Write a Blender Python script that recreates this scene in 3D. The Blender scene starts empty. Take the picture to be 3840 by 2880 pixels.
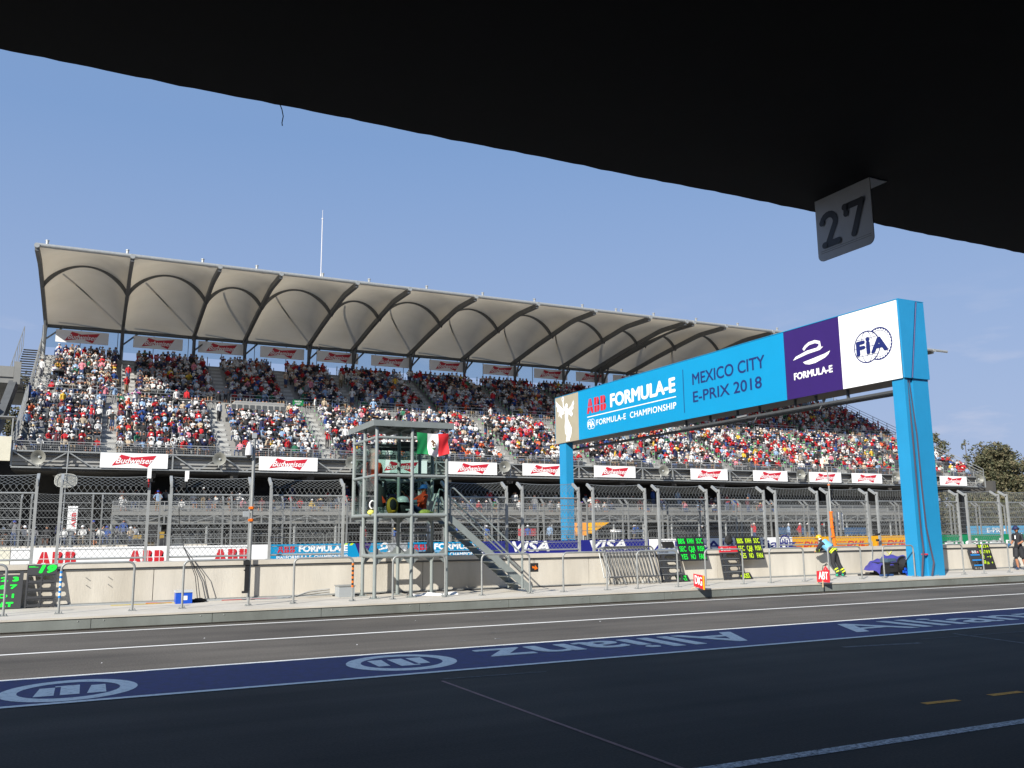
import bpy, bmesh, math, random
import numpy as np
from mathutils import Vector, Matrix, Euler
random.seed(7); rng = np.random.RandomState(7)
SC = bpy.context.scene; COL = SC.collection
# ------------------------------------------------------------------ camera
CAMH = 2.0
YAW, PITCH, ROLL, FPX = math.radians(25.7747), math.radians(9.582), math.radians(-0.48888), 3254.6
cy_, sy_, cp_, sp_ = math.cos(YAW), math.sin(YAW), math.cos(PITCH), math.sin(PITCH)
FW = Vector((sy_*cp_, cy_*cp_, sp_)); r0_ = Vector((cy_, -sy_, 0)); u0_ = r0_.cross(FW)
RT = math.cos(ROLL)*r0_ + math.sin(ROLL)*u0_; UP = math.cos(ROLL)*u0_ - math.sin(ROLL)*r0_
CP = Vector((0, 0, CAMH))
def at(u, v, Y):
    """photo pixel (3840 wide) -> point on the plane y = Y"""
    d = FW + RT*((u-1920)/FPX) - UP*((v-1440)/FPX)
    return CP + d*(Y/d.y)
def XU(u, Y, v=1950): return at(u, v, Y).x
cd = bpy.data.cameras.new('camera'); cam = bpy.data.objects.new('camera', cd); COL.objects.link(cam)
cd.sensor_fit = 'HORIZONTAL'; cd.sensor_width = 36; cd.lens = FPX/3840*36; cd.clip_end = 3000; cd.clip_start = 0.05
m3 = Matrix((RT, UP, -FW)).transposed()
cam.matrix_world = Matrix.Translation(CP) @ m3.to_4x4(); SC.camera = cam
# ------------------------------------------------------------------ sky, sun, exposure
SUN_TO = Vector((-1.30, -0.95, 1.0)).normalized()
EL = math.asin(SUN_TO.z); AZ = math.atan2(SUN_TO.x, SUN_TO.y)
w = bpy.data.worlds.new('World'); SC.world = w; w.use_nodes = True
nt = w.node_tree; nd = nt.nodes; lk = nt.links
bg = nd['Background']; bg.inputs['Strength'].default_value = 0.062
sky = nd.new('ShaderNodeTexSky'); sky.sky_type = 'NISHITA'; sky.sun_disc = False
sky.sun_elevation = EL; sky.sun_rotation = AZ % (2*math.pi)
sky.altitude = 2200; sky.air_density = 1.25; sky.dust_density = 1.6; sky.ozone_density = 3.0
tc = nd.new('ShaderNodeTexCoord'); sep = nd.new('ShaderNodeSeparateXYZ'); lk.new(tc.outputs['Generated'], sep.inputs[0])
mp = nd.new('ShaderNodeMapping'); mp.inputs['Scale'].default_value = (2.6, 2.6, 11.0); lk.new(tc.outputs['Generated'], mp.inputs['Vector'])
nz = nd.new('ShaderNodeTexNoise'); nz.inputs['Scale'].default_value = 2.1; nz.inputs['Detail'].default_value = 7; nz.inputs['Roughness'].default_value = 0.55
lk.new(mp.outputs[0], nz.inputs['Vector'])
cr = nd.new('ShaderNodeValToRGB'); cr.color_ramp.elements[0].position = 0.54; cr.color_ramp.elements[1].position = 0.74
cr.color_ramp.elements[0].color = (0,0,0,1); cr.color_ramp.elements[1].color = (1,1,1,1); lk.new(nz.outputs['Fac'], cr.inputs[0])
bandr = nd.new('ShaderNodeValToRGB'); e = bandr.color_ramp.elements
e[0].position = 0.02; e[0].color = (.5,.5,.5,1); e[1].position = 0.27; e[1].color = (0,0,0,1)
e2 = e.new(0.12); e2.color = (.62,.62,.62,1)
lk.new(sep.outputs['Z'], bandr.inputs[0])
mu = nd.new('ShaderNodeMath'); mu.operation = 'MULTIPLY'; lk.new(cr.outputs[0], mu.inputs[0]); lk.new(bandr.outputs[0], mu.inputs[1])
mx = nd.new('ShaderNodeMixRGB'); lk.new(mu.outputs[0], mx.inputs[0]); hz = nd.new('ShaderNodeMixRGB'); hz.inputs[0].default_value = .78; hz.inputs[2].default_value = (2.15, 3.5, 6.2, 1); lk.new(sky.outputs[0], hz.inputs[1])
hr = nd.new('ShaderNodeValToRGB'); hr.color_ramp.elements[0].position = .0; hr.color_ramp.elements[0].color = (.9,.9,.9,1); hr.color_ramp.elements[1].position = .42; hr.color_ramp.elements[1].color = (0,0,0,1); lk.new(sep.outputs['Z'], hr.inputs[0])
hz2 = nd.new('ShaderNodeMixRGB'); hz2.inputs[2].default_value = (3.75, 4.45, 6.3, 1); lk.new(hr.outputs[0], hz2.inputs[0]); lk.new(hz.outputs[0], hz2.inputs[1]); lk.new(hz2.outputs[0], mx.inputs[1]); mx.inputs[2].default_value = (6.4, 6.3, 7.2, 1)
lk.new(mx.outputs[0], bg.inputs['Color'])
sl = bpy.data.lights.new('sun', 'SUN'); sl.energy = 4.3; sl.angle = math.radians(0.5); sl.color = (1.0, 0.955, 0.87)
so = bpy.data.objects.new('sun', sl); COL.objects.link(so); so.rotation_euler = SUN_TO.to_track_quat('Z', 'Y').to_euler(); so.location = (-30, -30, 40)
SC.view_settings.view_transform = 'Standard'; SC.view_settings.look = 'None'; SC.view_settings.exposure = 0.85; SC.view_settings.gamma = 1.0
SC.cycles.max_bounces = 8; SC.cycles.transparent_max_bounces = 16
# ------------------------------------------------------------------ materials
MATS = {}
def srgb(r, g, b):
    f = lambda c: (c/255/12.92) if c/255 <= .04045 else ((c/255+.055)/1.055)**2.4
    return (f(r)*.78, f(g)*.78, f(b)*.78)
def mat(name, col, rough=.6, metal=0., var=.12, scale=3., bump=0., bscale=60., spec=.5, stain=0., stretch=None):
    if name in MATS: return MATS[name]
    m = bpy.data.materials.new(name); m.use_nodes = True; t = m.node_tree; b = t.nodes['Principled BSDF']; N = t.nodes.new; L = t.links.new
    b.inputs['Roughness'].default_value = rough; b.inputs['Metallic'].default_value = metal; b.inputs['Specular IOR Level'].default_value = spec
    b.inputs['Base Color'].default_value = (*col, 1)
    if var or bump:
        c = N('ShaderNodeTexCoord'); vec = c.outputs['Object']
        if stretch:
            g = N('ShaderNodeMapping'); g.inputs['Scale'].default_value = stretch; L(vec, g.inputs[0]); vec = g.outputs[0]
    if var:
        n = N('ShaderNodeTexNoise'); n.inputs['Scale'].default_value = scale; n.inputs['Detail'].default_value = 6; n.inputs['Roughness'].default_value = .65
        L(vec, n.inputs['Vector'])
        r = N('ShaderNodeValToRGB'); r.color_ramp.elements[0].position = .3; r.color_ramp.elements[1].position = .7
        lo = [max(0, x*(1-var)) for x in col]; hi = [min(1, x*(1+var)) for x in col]
        r.color_ramp.elements[0].color = (*lo, 1); r.color_ramp.elements[1].color = (*hi, 1)
        L(n.outputs['Fac'], r.inputs[0]); out = r.outputs[0]
        if stain:
            n2 = N('ShaderNodeTexNoise'); n2.inputs['Scale'].default_value = scale*.35; n2.inputs['Detail'].default_value = 8; L(vec, n2.inputs['Vector'])
            r2 = N('ShaderNodeValToRGB'); r2.color_ramp.elements[0].position = .45; r2.color_ramp.elements[1].position = .75
            r2.color_ramp.elements[0].color = (1,1,1,1); s = 1-stain; r2.color_ramp.elements[1].color = (s, s*.97, s*.92, 1)
            L(n2.outputs['Fac'], r2.inputs[0]); mm = N('ShaderNodeMixRGB'); mm.blend_type = 'MULTIPLY'; mm.inputs[0].default_value = 1
            L(out, mm.inputs[1]); L(r2.outputs[0], mm.inputs[2]); out = mm.outputs[0]
        L(out, b.inputs['Base Color'])
    if bump:
        n3 = N('ShaderNodeTexNoise'); n3.inputs['Scale'].default_value = bscale; n3.inputs['Detail'].default_value = 4; L(vec, n3.inputs['Vector'])
        bp = N('ShaderNodeBump'); bp.inputs['Strength'].default_value = bump; bp.inputs['Distance'].default_value = .02
        L(n3.outputs['Fac'], bp.inputs['Height']); L(bp.outputs[0], b.inputs['Normal'])
    MATS[name] = m; return m
def flat(name, col, rough=.55, **k): return mat(name, col, rough, var=k.pop('var', .05), scale=k.pop('scale', 1.5), **k)
CONC = mat('concrete', (.53,.495,.43), .85, var=.12, scale=1.6, bump=.2, bscale=30, stain=.24, stretch=(1,1,.22))
CONCL = mat('concrete_pale', (.49,.455,.395), .85, var=.09, scale=1.5, bump=.1, stain=.13)
KERB = mat('kerb_grey_paint', (.165,.18,.168), .7, var=.14, scale=2, stain=.28, stretch=(1,1,.4))
GALV = mat('galvanised_steel', (.28,.29,.285), .5, .35, var=.14, scale=6)
GALVL = mat('galvanised_light', (.33,.34,.335), .45, .3, var=.12, scale=6)
TOWER = mat('tower_grey_paint', (.235,.262,.255), .45, .15, var=.08, scale=4)
TOWERD = mat('tower_grey_plate', (.19,.21,.205), .5, .15, var=.1, scale=4)
STEELD = mat('dark_steel', (.075,.08,.085), .55, .2, var=.15, scale=3)
RIBM = mat('rib_steel', (.115,.12,.125), .5, .3, var=.12, scale=3)
STEP = mat('stand_step', (.30,.295,.28), .8, var=.1, scale=1)
AISLE = mat('stand_aisle_step', (.42,.42,.40), .75, var=.08, scale=1.5)
FASC = mat('stand_fascia', (.30,.30,.29), .7, var=.1, scale=.8, stain=.15)
DARKC = mat('concrete_shade_dark', (.055,.053,.05), .9, var=.2, scale=.6)  # concrete darkened so its colour carries the deep shade under the stands
BLACK = flat('black_plastic', (.016,.016,.018), .45)
BLACKM = flat('black_matt', (.012,.012,.013), .8)
WHITE = flat('white_vinyl', (.78,.78,.77), .5, var=.03)
CREAM = flat('cream_vinyl', (.72,.69,.56), .5)
REDV = flat('red_vinyl', srgb(214,36,48), .5)
BUDRED = flat('bow_red', srgb(205,28,50), .5)
SKYB = flat('gantry_blue', (.0,.245,.475), .42, var=.03, scale=.6, bump=.1, bscale=1.2)
SKYB2 = flat('gantry_blue_cloth', (.012,.225,.44), .5, var=.05, scale=.8, bump=.55, bscale=1.3)
NAVY = flat('navy_vinyl', srgb(34,38,132), .5)
NAVYT = flat('navy_text', srgb(28,40,110), .5)
PURP = flat('purple_vinyl', srgb(53,25,105), .45)
YELV = flat('yellow_vinyl', srgb(244,178,20), .5)
GRNV = flat('green_vinyl', srgb(14,140,88), .5)
BEIGE = flat('beige_vinyl', srgb(176,168,146), .5)
ORNG = flat('orange_plastic', srgb(240,120,20), .5)
ORCL = flat('orange_cloth', srgb(226,72,28), .8, var=.12, scale=8)
NEONG = flat('neon_green', srgb(20,255,70), .5, var=0)
NEONY = flat('neon_yellow', srgb(215,250,30), .5, var=0)
BLUEP = flat('blue_plastic', srgb(24,84,200), .4)
BLUEB = flat('bright_blue_plastic', srgb(40,140,220), .4)
GREY = flat('grey_plastic', (.30,.32,.33), .5)
GREYBLUE = flat('grey_blue_vinyl', srgb(128,138,152), .5)
RUBBER = flat('cable_rubber', (.02,.02,.022), .6)
REDCAB = flat('red_cable', srgb(190,40,40), .5)
def glass(name, tint, a):
    m = bpy.data.materials.new(name); m.use_nodes = True; t = m.node_tree; n = t.nodes; b = n['Principled BSDF']
    b.inputs['Base Color'].default_value = (*tint, 1); b.inputs['Roughness'].default_value = .04
    tr = n.new('ShaderNodeBsdfTransparent'); tr.inputs[0].default_value = (*tint, 1); ms = n.new('ShaderNodeMixShader'); 
    gl = n.new('ShaderNodeBsdfGlossy'); gl.inputs['Roughness'].default_value = .03; fr = n.new('ShaderNodeFresnel'); fr.inputs[0].default_value = 1.28
    hf = n.new('ShaderNodeMath'); hf.operation = 'MULTIPLY'; hf.inputs[1].default_value = .45; t.links.new(fr.outputs[0], hf.inputs[0]); t.links.new(hf.outputs[0], ms.inputs[0]); t.links.new(tr.outputs[0], ms.inputs[1]); t.links.new(gl.outputs[0], ms.inputs[2])
    t.links.new(ms.outputs[0], n['Material Output'].inputs[0]); MATS[name] = m; return m
GLASS = glass('green_glass', (.74,.83,.80), .5)
GLASSC = glass('clear_glass', (.80,.86,.88), .5)
def fabric_mat():
    m = bpy.data.materials.new('roof_membrane'); m.use_nodes = True; t = m.node_tree; n = t.nodes; n.remove(n['Principled BSDF'])
    d = n.new('ShaderNodeBsdfDiffuse'); d.inputs[0].default_value = (.66,.62,.55,1)
    tr = n.new('ShaderNodeBsdfTranslucent'); ms = n.new('ShaderNodeMixShader'); ms.inputs[0].default_value = .21
    c = n.new('ShaderNodeTexCoord'); z = n.new('ShaderNodeTexNoise'); z.inputs['Scale'].default_value = .5; z.inputs['Detail'].default_value = 6
    r = n.new('ShaderNodeValToRGB'); r.color_ramp.elements[0].color = (.58,.515,.40,1); r.color_ramp.elements[1].color = (.70,.63,.51,1)
    t.links.new(c.outputs['Object'], z.inputs[0]); t.links.new(z.outputs[0], r.inputs[0]); 
    sx = n.new('ShaderNodeSeparateXYZ'); t.links.new(c.outputs['Object'], sx.inputs[0]); fm = n.new('ShaderNodeMath'); fm.operation = 'PINGPONG'; fm.inputs[1].default_value = 1.35; t.links.new(sx.outputs['Y'], fm.inputs[0])
    lt = n.new('ShaderNodeMath'); lt.operation = 'LESS_THAN'; lt.inputs[1].default_value = .035; t.links.new(fm.outputs[0], lt.inputs[0]); sm = n.new('ShaderNodeMath'); sm.operation = 'MULTIPLY'; sm.inputs[1].default_value = .35; t.links.new(lt.outputs[0], sm.inputs[0])
    mk = n.new('ShaderNodeMixRGB'); mk.inputs[2].default_value = (.30,.26,.20,1); t.links.new(sm.outputs[0], mk.inputs[0]); t.links.new(r.outputs[0], mk.inputs[1])
    t.links.new(mk.outputs[0], tr.inputs[0]); t.links.new(r.outputs[0], d.inputs[0])
    t.links.new(d.outputs[0], ms.inputs[1]); t.links.new(tr.outputs[0], ms.inputs[2]); t.links.new(ms.outputs[0], n['Material Output'].inputs[0]); return m
FABRIC = fabric_mat()
def asphalt(name, a, b_, sc=1.):
    m = bpy.data.materials.new(name); m.use_nodes = True; t = m.node_tree; n = t.nodes; L = t.links.new; b = n['Principled BSDF']
    b.inputs['Roughness'].default_value = .82; b.inputs['Specular IOR Level'].default_value = .3
    c = n.new('ShaderNodeTexCoord')
    g = n.new('ShaderNodeMapping'); g.inputs['Scale'].default_value = (.06, .9, 1); L(c.outputs['Object'], g.inputs[0])
    z1 = n.new('ShaderNodeTexNoise'); z1.inputs['Scale'].default_value = 1.6*sc; z1.inputs['Detail'].default_value = 8; L(g.outputs[0], z1.inputs['Vector'])
    z2 = n.new('ShaderNodeTexNoise'); z2.inputs['Scale'].default_value = 38; z2.inputs['Detail'].default_value = 3; L(c.outputs['Object'], z2.inputs['Vector'])
    z3 = n.new('ShaderNodeTexNoise'); z3.inputs['Scale'].default_value = .35; z3.inputs['Detail'].default_value = 5; L(c.outputs['Object'], z3.inputs['Vector'])
    r = n.new('ShaderNodeValToRGB'); r.color_ramp.elements[0].position = .3; r.color_ramp.elements[1].position = .72
    r.color_ramp.elements[0].color = (*a, 1); r.color_ramp.elements[1].color = (*b_, 1); 
    ad = n.new('ShaderNodeMath'); ad.operation = 'MULTIPLY_ADD'; L(z3.outputs[0], ad.inputs[0]); ad.inputs[1].default_value = .5; 
    ad2 = n.new('ShaderNodeMath'); ad2.operation = 'MULTIPLY'; L(z1.outputs[0], ad2.inputs[0]); ad2.inputs[1].default_value = .5; L(ad2.outputs[0], ad.inputs[2]); L(ad.outputs[0], r.inputs[0])
    mm = n.new('ShaderNodeMixRGB'); mm.blend_type = 'MULTIPLY'; mm.inputs[0].default_value = .75; L(r.outputs[0], mm.inputs[1])
    r2 = n.new('ShaderNodeValToRGB'); r2.color_ramp.elements[0].position = .35; r2.color_ramp.elements[0].color = (.45,.45,.45,1); r2.color_ramp.elements[1].position = .65; L(z2.outputs[0], r2.inputs[0]); L(r2.outputs[0], mm.inputs[2])
    L(mm.outputs[0], b.inputs['Base Color'])
    bp = n.new('ShaderNodeBump'); bp.inputs['Strength'].default_value = .5; bp.inputs['Distance'].default_value = .01; L(z2.outputs[0], bp.inputs['Height']); L(bp.outputs[0], b.inputs['Normal']); return m
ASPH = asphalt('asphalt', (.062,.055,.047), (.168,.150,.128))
ASPHD = asphalt('asphalt_shade', (.018,.0150,.0112), (.090,.074,.056))  # asphalt darkened and warmed; the canopy shade is put into its colour
def worn(name, col, base, lo=.42, hi=.5, sc=26):
    m = bpy.data.materials.new(name); m.use_nodes = True; t = m.node_tree; n = t.nodes; L = t.links.new; b = n['Principled BSDF']; b.inputs['Roughness'].default_value = .8
    c = n.new('ShaderNodeTexCoord'); z = n.new('ShaderNodeTexNoise'); z.inputs['Scale'].default_value = sc; z.inputs['Detail'].default_value = 6; z.inputs['Roughness'].default_value = .75; L(c.outputs['Object'], z.inputs['Vector'])
    r = n.new('ShaderNodeValToRGB'); r.color_ramp.elements[0].position = lo; r.color_ramp.elements[1].position = hi
    r.color_ramp.elements[0].color = (*base, 1); r.color_ramp.elements[1].color = (*col, 1); L(z.outputs[0], r.inputs[0]); L(r.outputs[0], b.inputs['Base Color']); return m
PAINTW = worn('road_paint_white', (.80,.79,.75), (.45,.44,.42), .2, .42, 14)
PAINTB = worn('road_paint_blue', (.066,.066,.18), (.062,.060,.115), .36, .58, 7)
PAINTL = worn('road_paint_pale', (.90,.86,.78), (.52,.50,.46), .30, .50, 11)
WORNW = worn('worn_white_paint', (.80,.81,.82), (.07,.07,.072), .36, .58, 20)
WORNY = worn('worn_yellow_paint', (.95,.42,.03), (.10,.075,.04), .30, .5, 20)
WORNR = worn('worn_red_paint', (.34,.19,.17), (.16,.11,.10), .3, .55, 12)
SCRATCH = worn('pale_scuff', (.22,.22,.22), (.072,.07,.066), .45, .7, 9)
# ------------------------------------------------------------------ mesh builder
def V(*a): return Vector(a)
class MB:
    def __init__(s): s.v = []; s.f = []; s.m = []
    def face(s, pts, mi=0):
        b = len(s.v); s.v += [tuple(p) for p in pts]; s.f.append(tuple(range(b, b+len(pts)))); s.m.append(mi)
    def box(s, x0, y0, z0, x1, y1, z1, mi=0):
        b = len(s.v); s.v += [(x0,y0,z0),(x1,y0,z0),(x1,y1,z0),(x0,y1,z0),(x0,y0,z1),(x1,y0,z1),(x1,y1,z1),(x0,y1,z1)]
        for q in ((0,3,2,1),(4,5,6,7),(0,1,5,4),(1,2,6,5),(2,3,7,6),(3,0,4,7)): s.f.append(tuple(b+i for i in q)); s.m.append(mi)
    def obox(s, p, q, a, h, mi=0, up=(0,0,1)):
        """box beam from p to q: width a (sideways), height h"""
        p = Vector(p); q = Vector(q); d = (q-p).normalized(); u = Vector(up)
        if abs(d.dot(u)) > .98: u = Vector((0,1,0))
        r = d.cross(u).normalized()*(a/2); u2 = r.cross(d).normalized()*(h/2); b = len(s.v)
        for c in (p, q): s.v += [tuple(c-r-u2), tuple(c+r-u2), tuple(c+r+u2), tuple(c-r+u2)]
        for f in ((0,1,2,3),(7,6,5,4),(0,4,5,1),(1,5,6,2),(2,6,7,3),(3,7,4,0)): s.f.append(tuple(b+i for i in f)); s.m.append(mi)
    def tube(s, path, r, n=8, mi=0, cap=True):
        path = [Vector(p) for p in path]; b = len(s.v); k = len(path); rr = r if isinstance(r, (list, tuple)) else [r]*k
        ref = None
        for i, p in enumerate(path):
            d = (path[min(i+1, k-1)] - path[max(i-1, 0)])
            d = d.normalized() if d.length > 1e-9 else Vector((0,0,1))
            if ref is None: ref = d.orthogonal().normalized()
            ref = (ref - d*ref.dot(d)); ref = ref.normalized() if ref.length > 1e-6 else d.orthogonal().normalized()
            o = d.cross(ref)
            for j in range(n):
                a = 2*math.pi*j/n + math.pi/n; s.v.append(tuple(p + (ref*math.cos(a) + o*math.sin(a))*rr[i]))
        for i in range(k-1):
            for j in range(n):
                s.f.append((b+i*n+j, b+i*n+(j+1)%n, b+(i+1)*n+(j+1)%n, b+(i+1)*n+j)); s.m.append(mi)
        if cap:
            s.f.append(tuple(b+j for j in reversed(range(n)))); s.m.append(mi)
            s.f.append(tuple(b+(k-1)*n+j for j in range(n))); s.m.append(mi)
    def lathe(s, o, prof, n=16, mi=0, ax=(0,0,1)):
        """profile [(r,h)] spun about axis ax at o"""
        o = Vector(o); ax = Vector(ax).normalized(); e1 = ax.orthogonal().normalized(); e2 = ax.cross(e1); b = len(s.v)
        for r, h in prof:
            for j in range(n):
                a = 2*math.pi*j/n; s.v.append(tuple(o + ax*h + (e1*math.cos(a)+e2*math.sin(a))*r))
        for i in range(len(prof)-1):
            for j in range(n): s.f.append((b+i*n+j, b+i*n+(j+1)%n, b+(i+1)*n+(j+1)%n, b+(i+1)*n+j)); s.m.append(mi)
        s.f.append(tuple(b+j for j in reversed(range(n)))); s.m.append(mi)
        s.f.append(tuple(b+(len(prof)-1)*n+j for j in range(n))); s.m.append(mi)
    def prism(s, poly, off, mi=0):
        """planar polygon (list of 3-D points) extruded by the vector off"""
        off = Vector(off); P = [Vector(p) for p in poly]; b = len(s.v); n = len(P)
        s.v += [tuple(p) for p in P] + [tuple(p+off) for p in P]
        s.f.append(tuple(range(b, b+n))); s.m.append(mi); s.f.append(tuple(reversed(range(b+n, b+2*n)))); s.m.append(mi)
        for i in range(n): s.f.append((b+i, b+n+i, b+n+(i+1)%n, b+(i+1)%n)); s.m.append(mi)
    def ball(s, c, r, n=10, k=6, mi=0, sc=(1,1,1)):
        c = Vector(c); b = len(s.v)
        for i in range(k+1):
            t = math.pi*i/k
            for j in range(n):
                a = 2*math.pi*j/n; s.v.append((c.x+r*sc[0]*math.sin(t)*math.cos(a), c.y+r*sc[1]*math.sin(t)*math.sin(a), c.z+r*sc[2]*math.cos(t)))
        for i in range(k):
            for j in range(n): s.f.append((b+i*n+j, b+(i+1)*n+j, b+(i+1)*n+(j+1)%n, b+i*n+(j+1)%n)); s.m.append(mi)
    def flatmesh(s, v2, f2, o, ux, uy, mi=0):
        b = len(s.v); o = Vector(o); ux = Vector(ux); uy = Vector(uy)
        s.v += [tuple(o+ux*x+uy*y) for x, y in v2]; s.f += [tuple(b+i for i in f) for f in f2]; s.m += [mi]*len(f2)
    def poly2(s, pts, o, ux, uy, mi=0):
        o = Vector(o); ux = Vector(ux); uy = Vector(uy); s.face([o+ux*x+uy*y for x, y in pts], mi)
    def add(s, verts, faces, mis):
        b = len(s.v); s.v += [tuple(v) for v in verts]; s.f += [tuple(b+i for i in f) for f in faces]; s.m += list(mis)
    def build(s, name, mats, parent=None, origin=None, smooth=False):
        if not isinstance(mats, (list, tuple)): mats = [mats]
        me = bpy.data.meshes.new(name); o = bpy.data.objects.new(name, me); COL.objects.link(o)
        org = Vector(origin) if origin is not None else None
        vs = s.v if org is None else [(x-org.x, y-org.y, z-org.z) for x, y, z in s.v]
        me.from_pydata(vs, [], s.f)
        for m in mats: me.materials.append(m)
        if len(mats) > 1: me.polygons.foreach_set('material_index', s.m)
        if smooth: me.polygons.foreach_set('use_smooth', [True]*len(me.polygons)); sm_angle(me)
        me.update()
        if org is not None: o.location = org
        if parent is not None: attach(o, parent)
        return o
def sm_angle(me):
    try: me.set_sharp_from_angle(angle=math.radians(40))
    except Exception: pass
def wloc(o):
    l = Vector(o.location)
    while o.parent: o = o.parent; l = l + Vector(o.location)
    return l
BASE = {}
def attach(o, parent):
    o.parent = parent; o.matrix_parent_inverse = Matrix.Translation(-BASE.get(parent.name, Vector((0,0,0))))
def thing(name, label, cat, loc=(0,0,0), group=None):
    o = bpy.data.objects.new(name, None); COL.objects.link(o); o.location = loc; o.empty_display_size = .2
    BASE[o.name] = Vector(loc); tag(o, label, cat, group); return o
def tag(o, label=None, cat=None, group=None, kind=None):
    if label: o['label'] = label
    if cat: o['category'] = cat
    if group: o['group'] = group
    if kind: o['kind'] = kind
    return o
def kids(o): return [c for c in bpy.data.objects if c.parent == o]
def copy_tree(o, d, label=None, parent=None):
    c = o.copy(); COL.objects.link(c)
    if parent is None: c.location = Vector(o.location) + Vector(d)
    else:
        c.parent = parent
    if label: c['label'] = label
    for ch in list(o.children): copy_tree(ch, d, None, c)
    return c
ORD = ['first','second','third','fourth','fifth','sixth','seventh','eighth','ninth','tenth','eleventh','twelfth','thirteenth','fourteenth','fifteenth','sixteenth','seventeenth','eighteenth','nineteenth','twentieth','twenty-first','twenty-second','twenty-third','twenty-fourth']
# ------------------------------------------------------------------ lettering
TXT = {}
def text_mesh(txt, bold=0., shear=0., spacing=1.):
    key = (txt, bold, shear, spacing)
    if key in TXT: return TXT[key]
    cu = bpy.data.curves.new('lettering', 'FONT'); cu.body = txt; cu.size = 1; cu.offset = bold; cu.shear = shear; cu.space_character = spacing
    cu.dimensions = '2D'; cu.fill_mode = 'FRONT'; cu.resolution_u = 4
    ob = bpy.data.objects.new('lettering', cu); COL.objects.link(ob)
    dg = bpy.context.evaluated_depsgraph_get(); ev = ob.evaluated_get(dg); me = ev.to_mesh()
    v = [(p.co.x, p.co.y) for p in me.vertices]; f = [tuple(p.vertices) for p in me.polygons]
    ev.to_mesh_clear(); bpy.data.objects.remove(ob); bpy.data.curves.remove(cu)
    x0 = min(p[0] for p in v); x1 = max(p[0] for p in v); y0 = min(p[1] for p in v); y1 = max(p[1] for p in v)
    v = [((x-x0)/(x1-x0), (y-y0)/(y1-y0)) for x, y in v]; TXT[key] = (v, f); return TXT[key]
def put_text(mb, txt, o, ux, uy, w_, h_, mi, bold=0., shear=0., spacing=1.):
    """text filling the w x h box whose lower left corner is o; ux, uy unit vectors; bold = extra weight (share of the height)"""
    v, f = text_mesh(txt, 0., shear, spacing); o = Vector(o); n = Vector(ux).cross(Vector(uy)).normalized()
    e = bold*h_*1.05; ww, hh = w_-2*e, h_-2*e
    offs = [(0,0)] if not bold else [(math.cos(a)*e*k, math.sin(a)*e*k*.8) for k in (1,) for a in [math.pi*q/4 for q in range(8)]]+[(0,0)]
    for k, (dx, dy) in enumerate(offs):
        mb.flatmesh([(x*ww+e+dx, y*hh+e+dy) for x, y in v], f, o+n*(.0005*k), ux, uy, mi)
def ring2(mb, o, ux, uy, r0, r1, mi, n=32, sx=1., a0=0, a1=2*math.pi):
    o = Vector(o); ux = Vector(ux); uy = Vector(uy)
    for i in range(n):
        a = a0+(a1-a0)*i/n; b = a0+(a1-a0)*(i+1)/n
        mb.face([o+ux*(sx*r0*math.cos(a))+uy*(r0*math.sin(a)), o+ux*(sx*r1*math.cos(a))+uy*(r1*math.sin(a)), o+ux*(sx*r1*math.cos(b))+uy*(r1*math.sin(b)), o+ux*(sx*r0*math.cos(b))+uy*(r0*math.sin(b))], mi)
def stroke2(mb, pts, wd, o, ux, uy, mi):
    """a ribbon of width wd along 2-D points"""
    o = Vector(o); ux = Vector(ux); uy = Vector(uy); P = [Vector((x, y)) for x, y in pts]; L = []; R = []
    for i, p in enumerate(P):
        d = (P[min(i+1, len(P)-1)]-P[max(0, i-1)]); d = d.normalized() if d.length > 0 else Vector((1,0)); n = Vector((-d.y, d.x))*wd/2; L.append(p+n); R.append(p-n)
    for i in range(len(P)-1): mb.face([o+ux*q.x+uy*q.y for q in (R[i], R[i+1], L[i+1], L[i])], mi)
# cursive strokes for the beer-banner script, x in 0..1, y in 0..1
def arc(cx, cy, rx, ry, a0, a1, n=7): return [(cx+rx*math.cos(math.radians(a0+(a1-a0)*i/n)), cy+ry*math.sin(math.radians(a0+(a1-a0)*i/n))) for i in range(n+1)]
def slant(p): return [(x*.90+.16*y, y) for x, y in p]
SCRIPT = [
 arc(.03,.78,.03,.10,200,20,4)+[(.055,.10)], [(.055,.90)]+arc(.09,.76,.075,.17,60,-90,6)+[(.06,.55)], arc(.085,.30,.095,.26,80,-110,8)+[(.0,.12)],
 [(.205,.50),(.20,.20)]+arc(.238,.18,.038,.15,190,350,5)+[(.282,.50),(.284,.10),(.305,.05)],
 arc(.350,.27,.042,.22,50,390,9)+[(.412,1.0),(.398,.12),(.425,.06)],
 [(.440,.50),(.448,.12),(.475,.06),(.500,.20),(.503,.48),(.510,.12),(.54,.06),(.562,.24),(.566,.52),(.60,.46)],
 [(.605,.26),(.665,.34)]+arc(.638,.28,.040,.22,30,320,8)+[(.69,.14)],
 [(.712,.50),(.710,.14),(.738,.05)], [(.722,.70),(.728,.76)],
 [(.755,.10),(.800,.54),(.812,.34),(.822,.14),(.79,.03),(.76,.10)],
 [(.845,.26),(.905,.34)]+arc(.878,.28,.040,.22,30,320,8)+[(.93,.14)],
 [(.948,.52),(.958,.40),(.948,.05)], [(.958,.36),(.985,.52),(1.02,.46)]]
def put_script(mb, o, ux, uy, w_, h_, mi, wd):
    n = Vector(ux).cross(Vector(uy)).normalized()
    for k, st in enumerate(SCRIPT): stroke2(mb, [(x*w_, y*h_) for x, y in slant(st)], wd, Vector(o)+n*(.001*k), ux, uy, mi)
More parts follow.
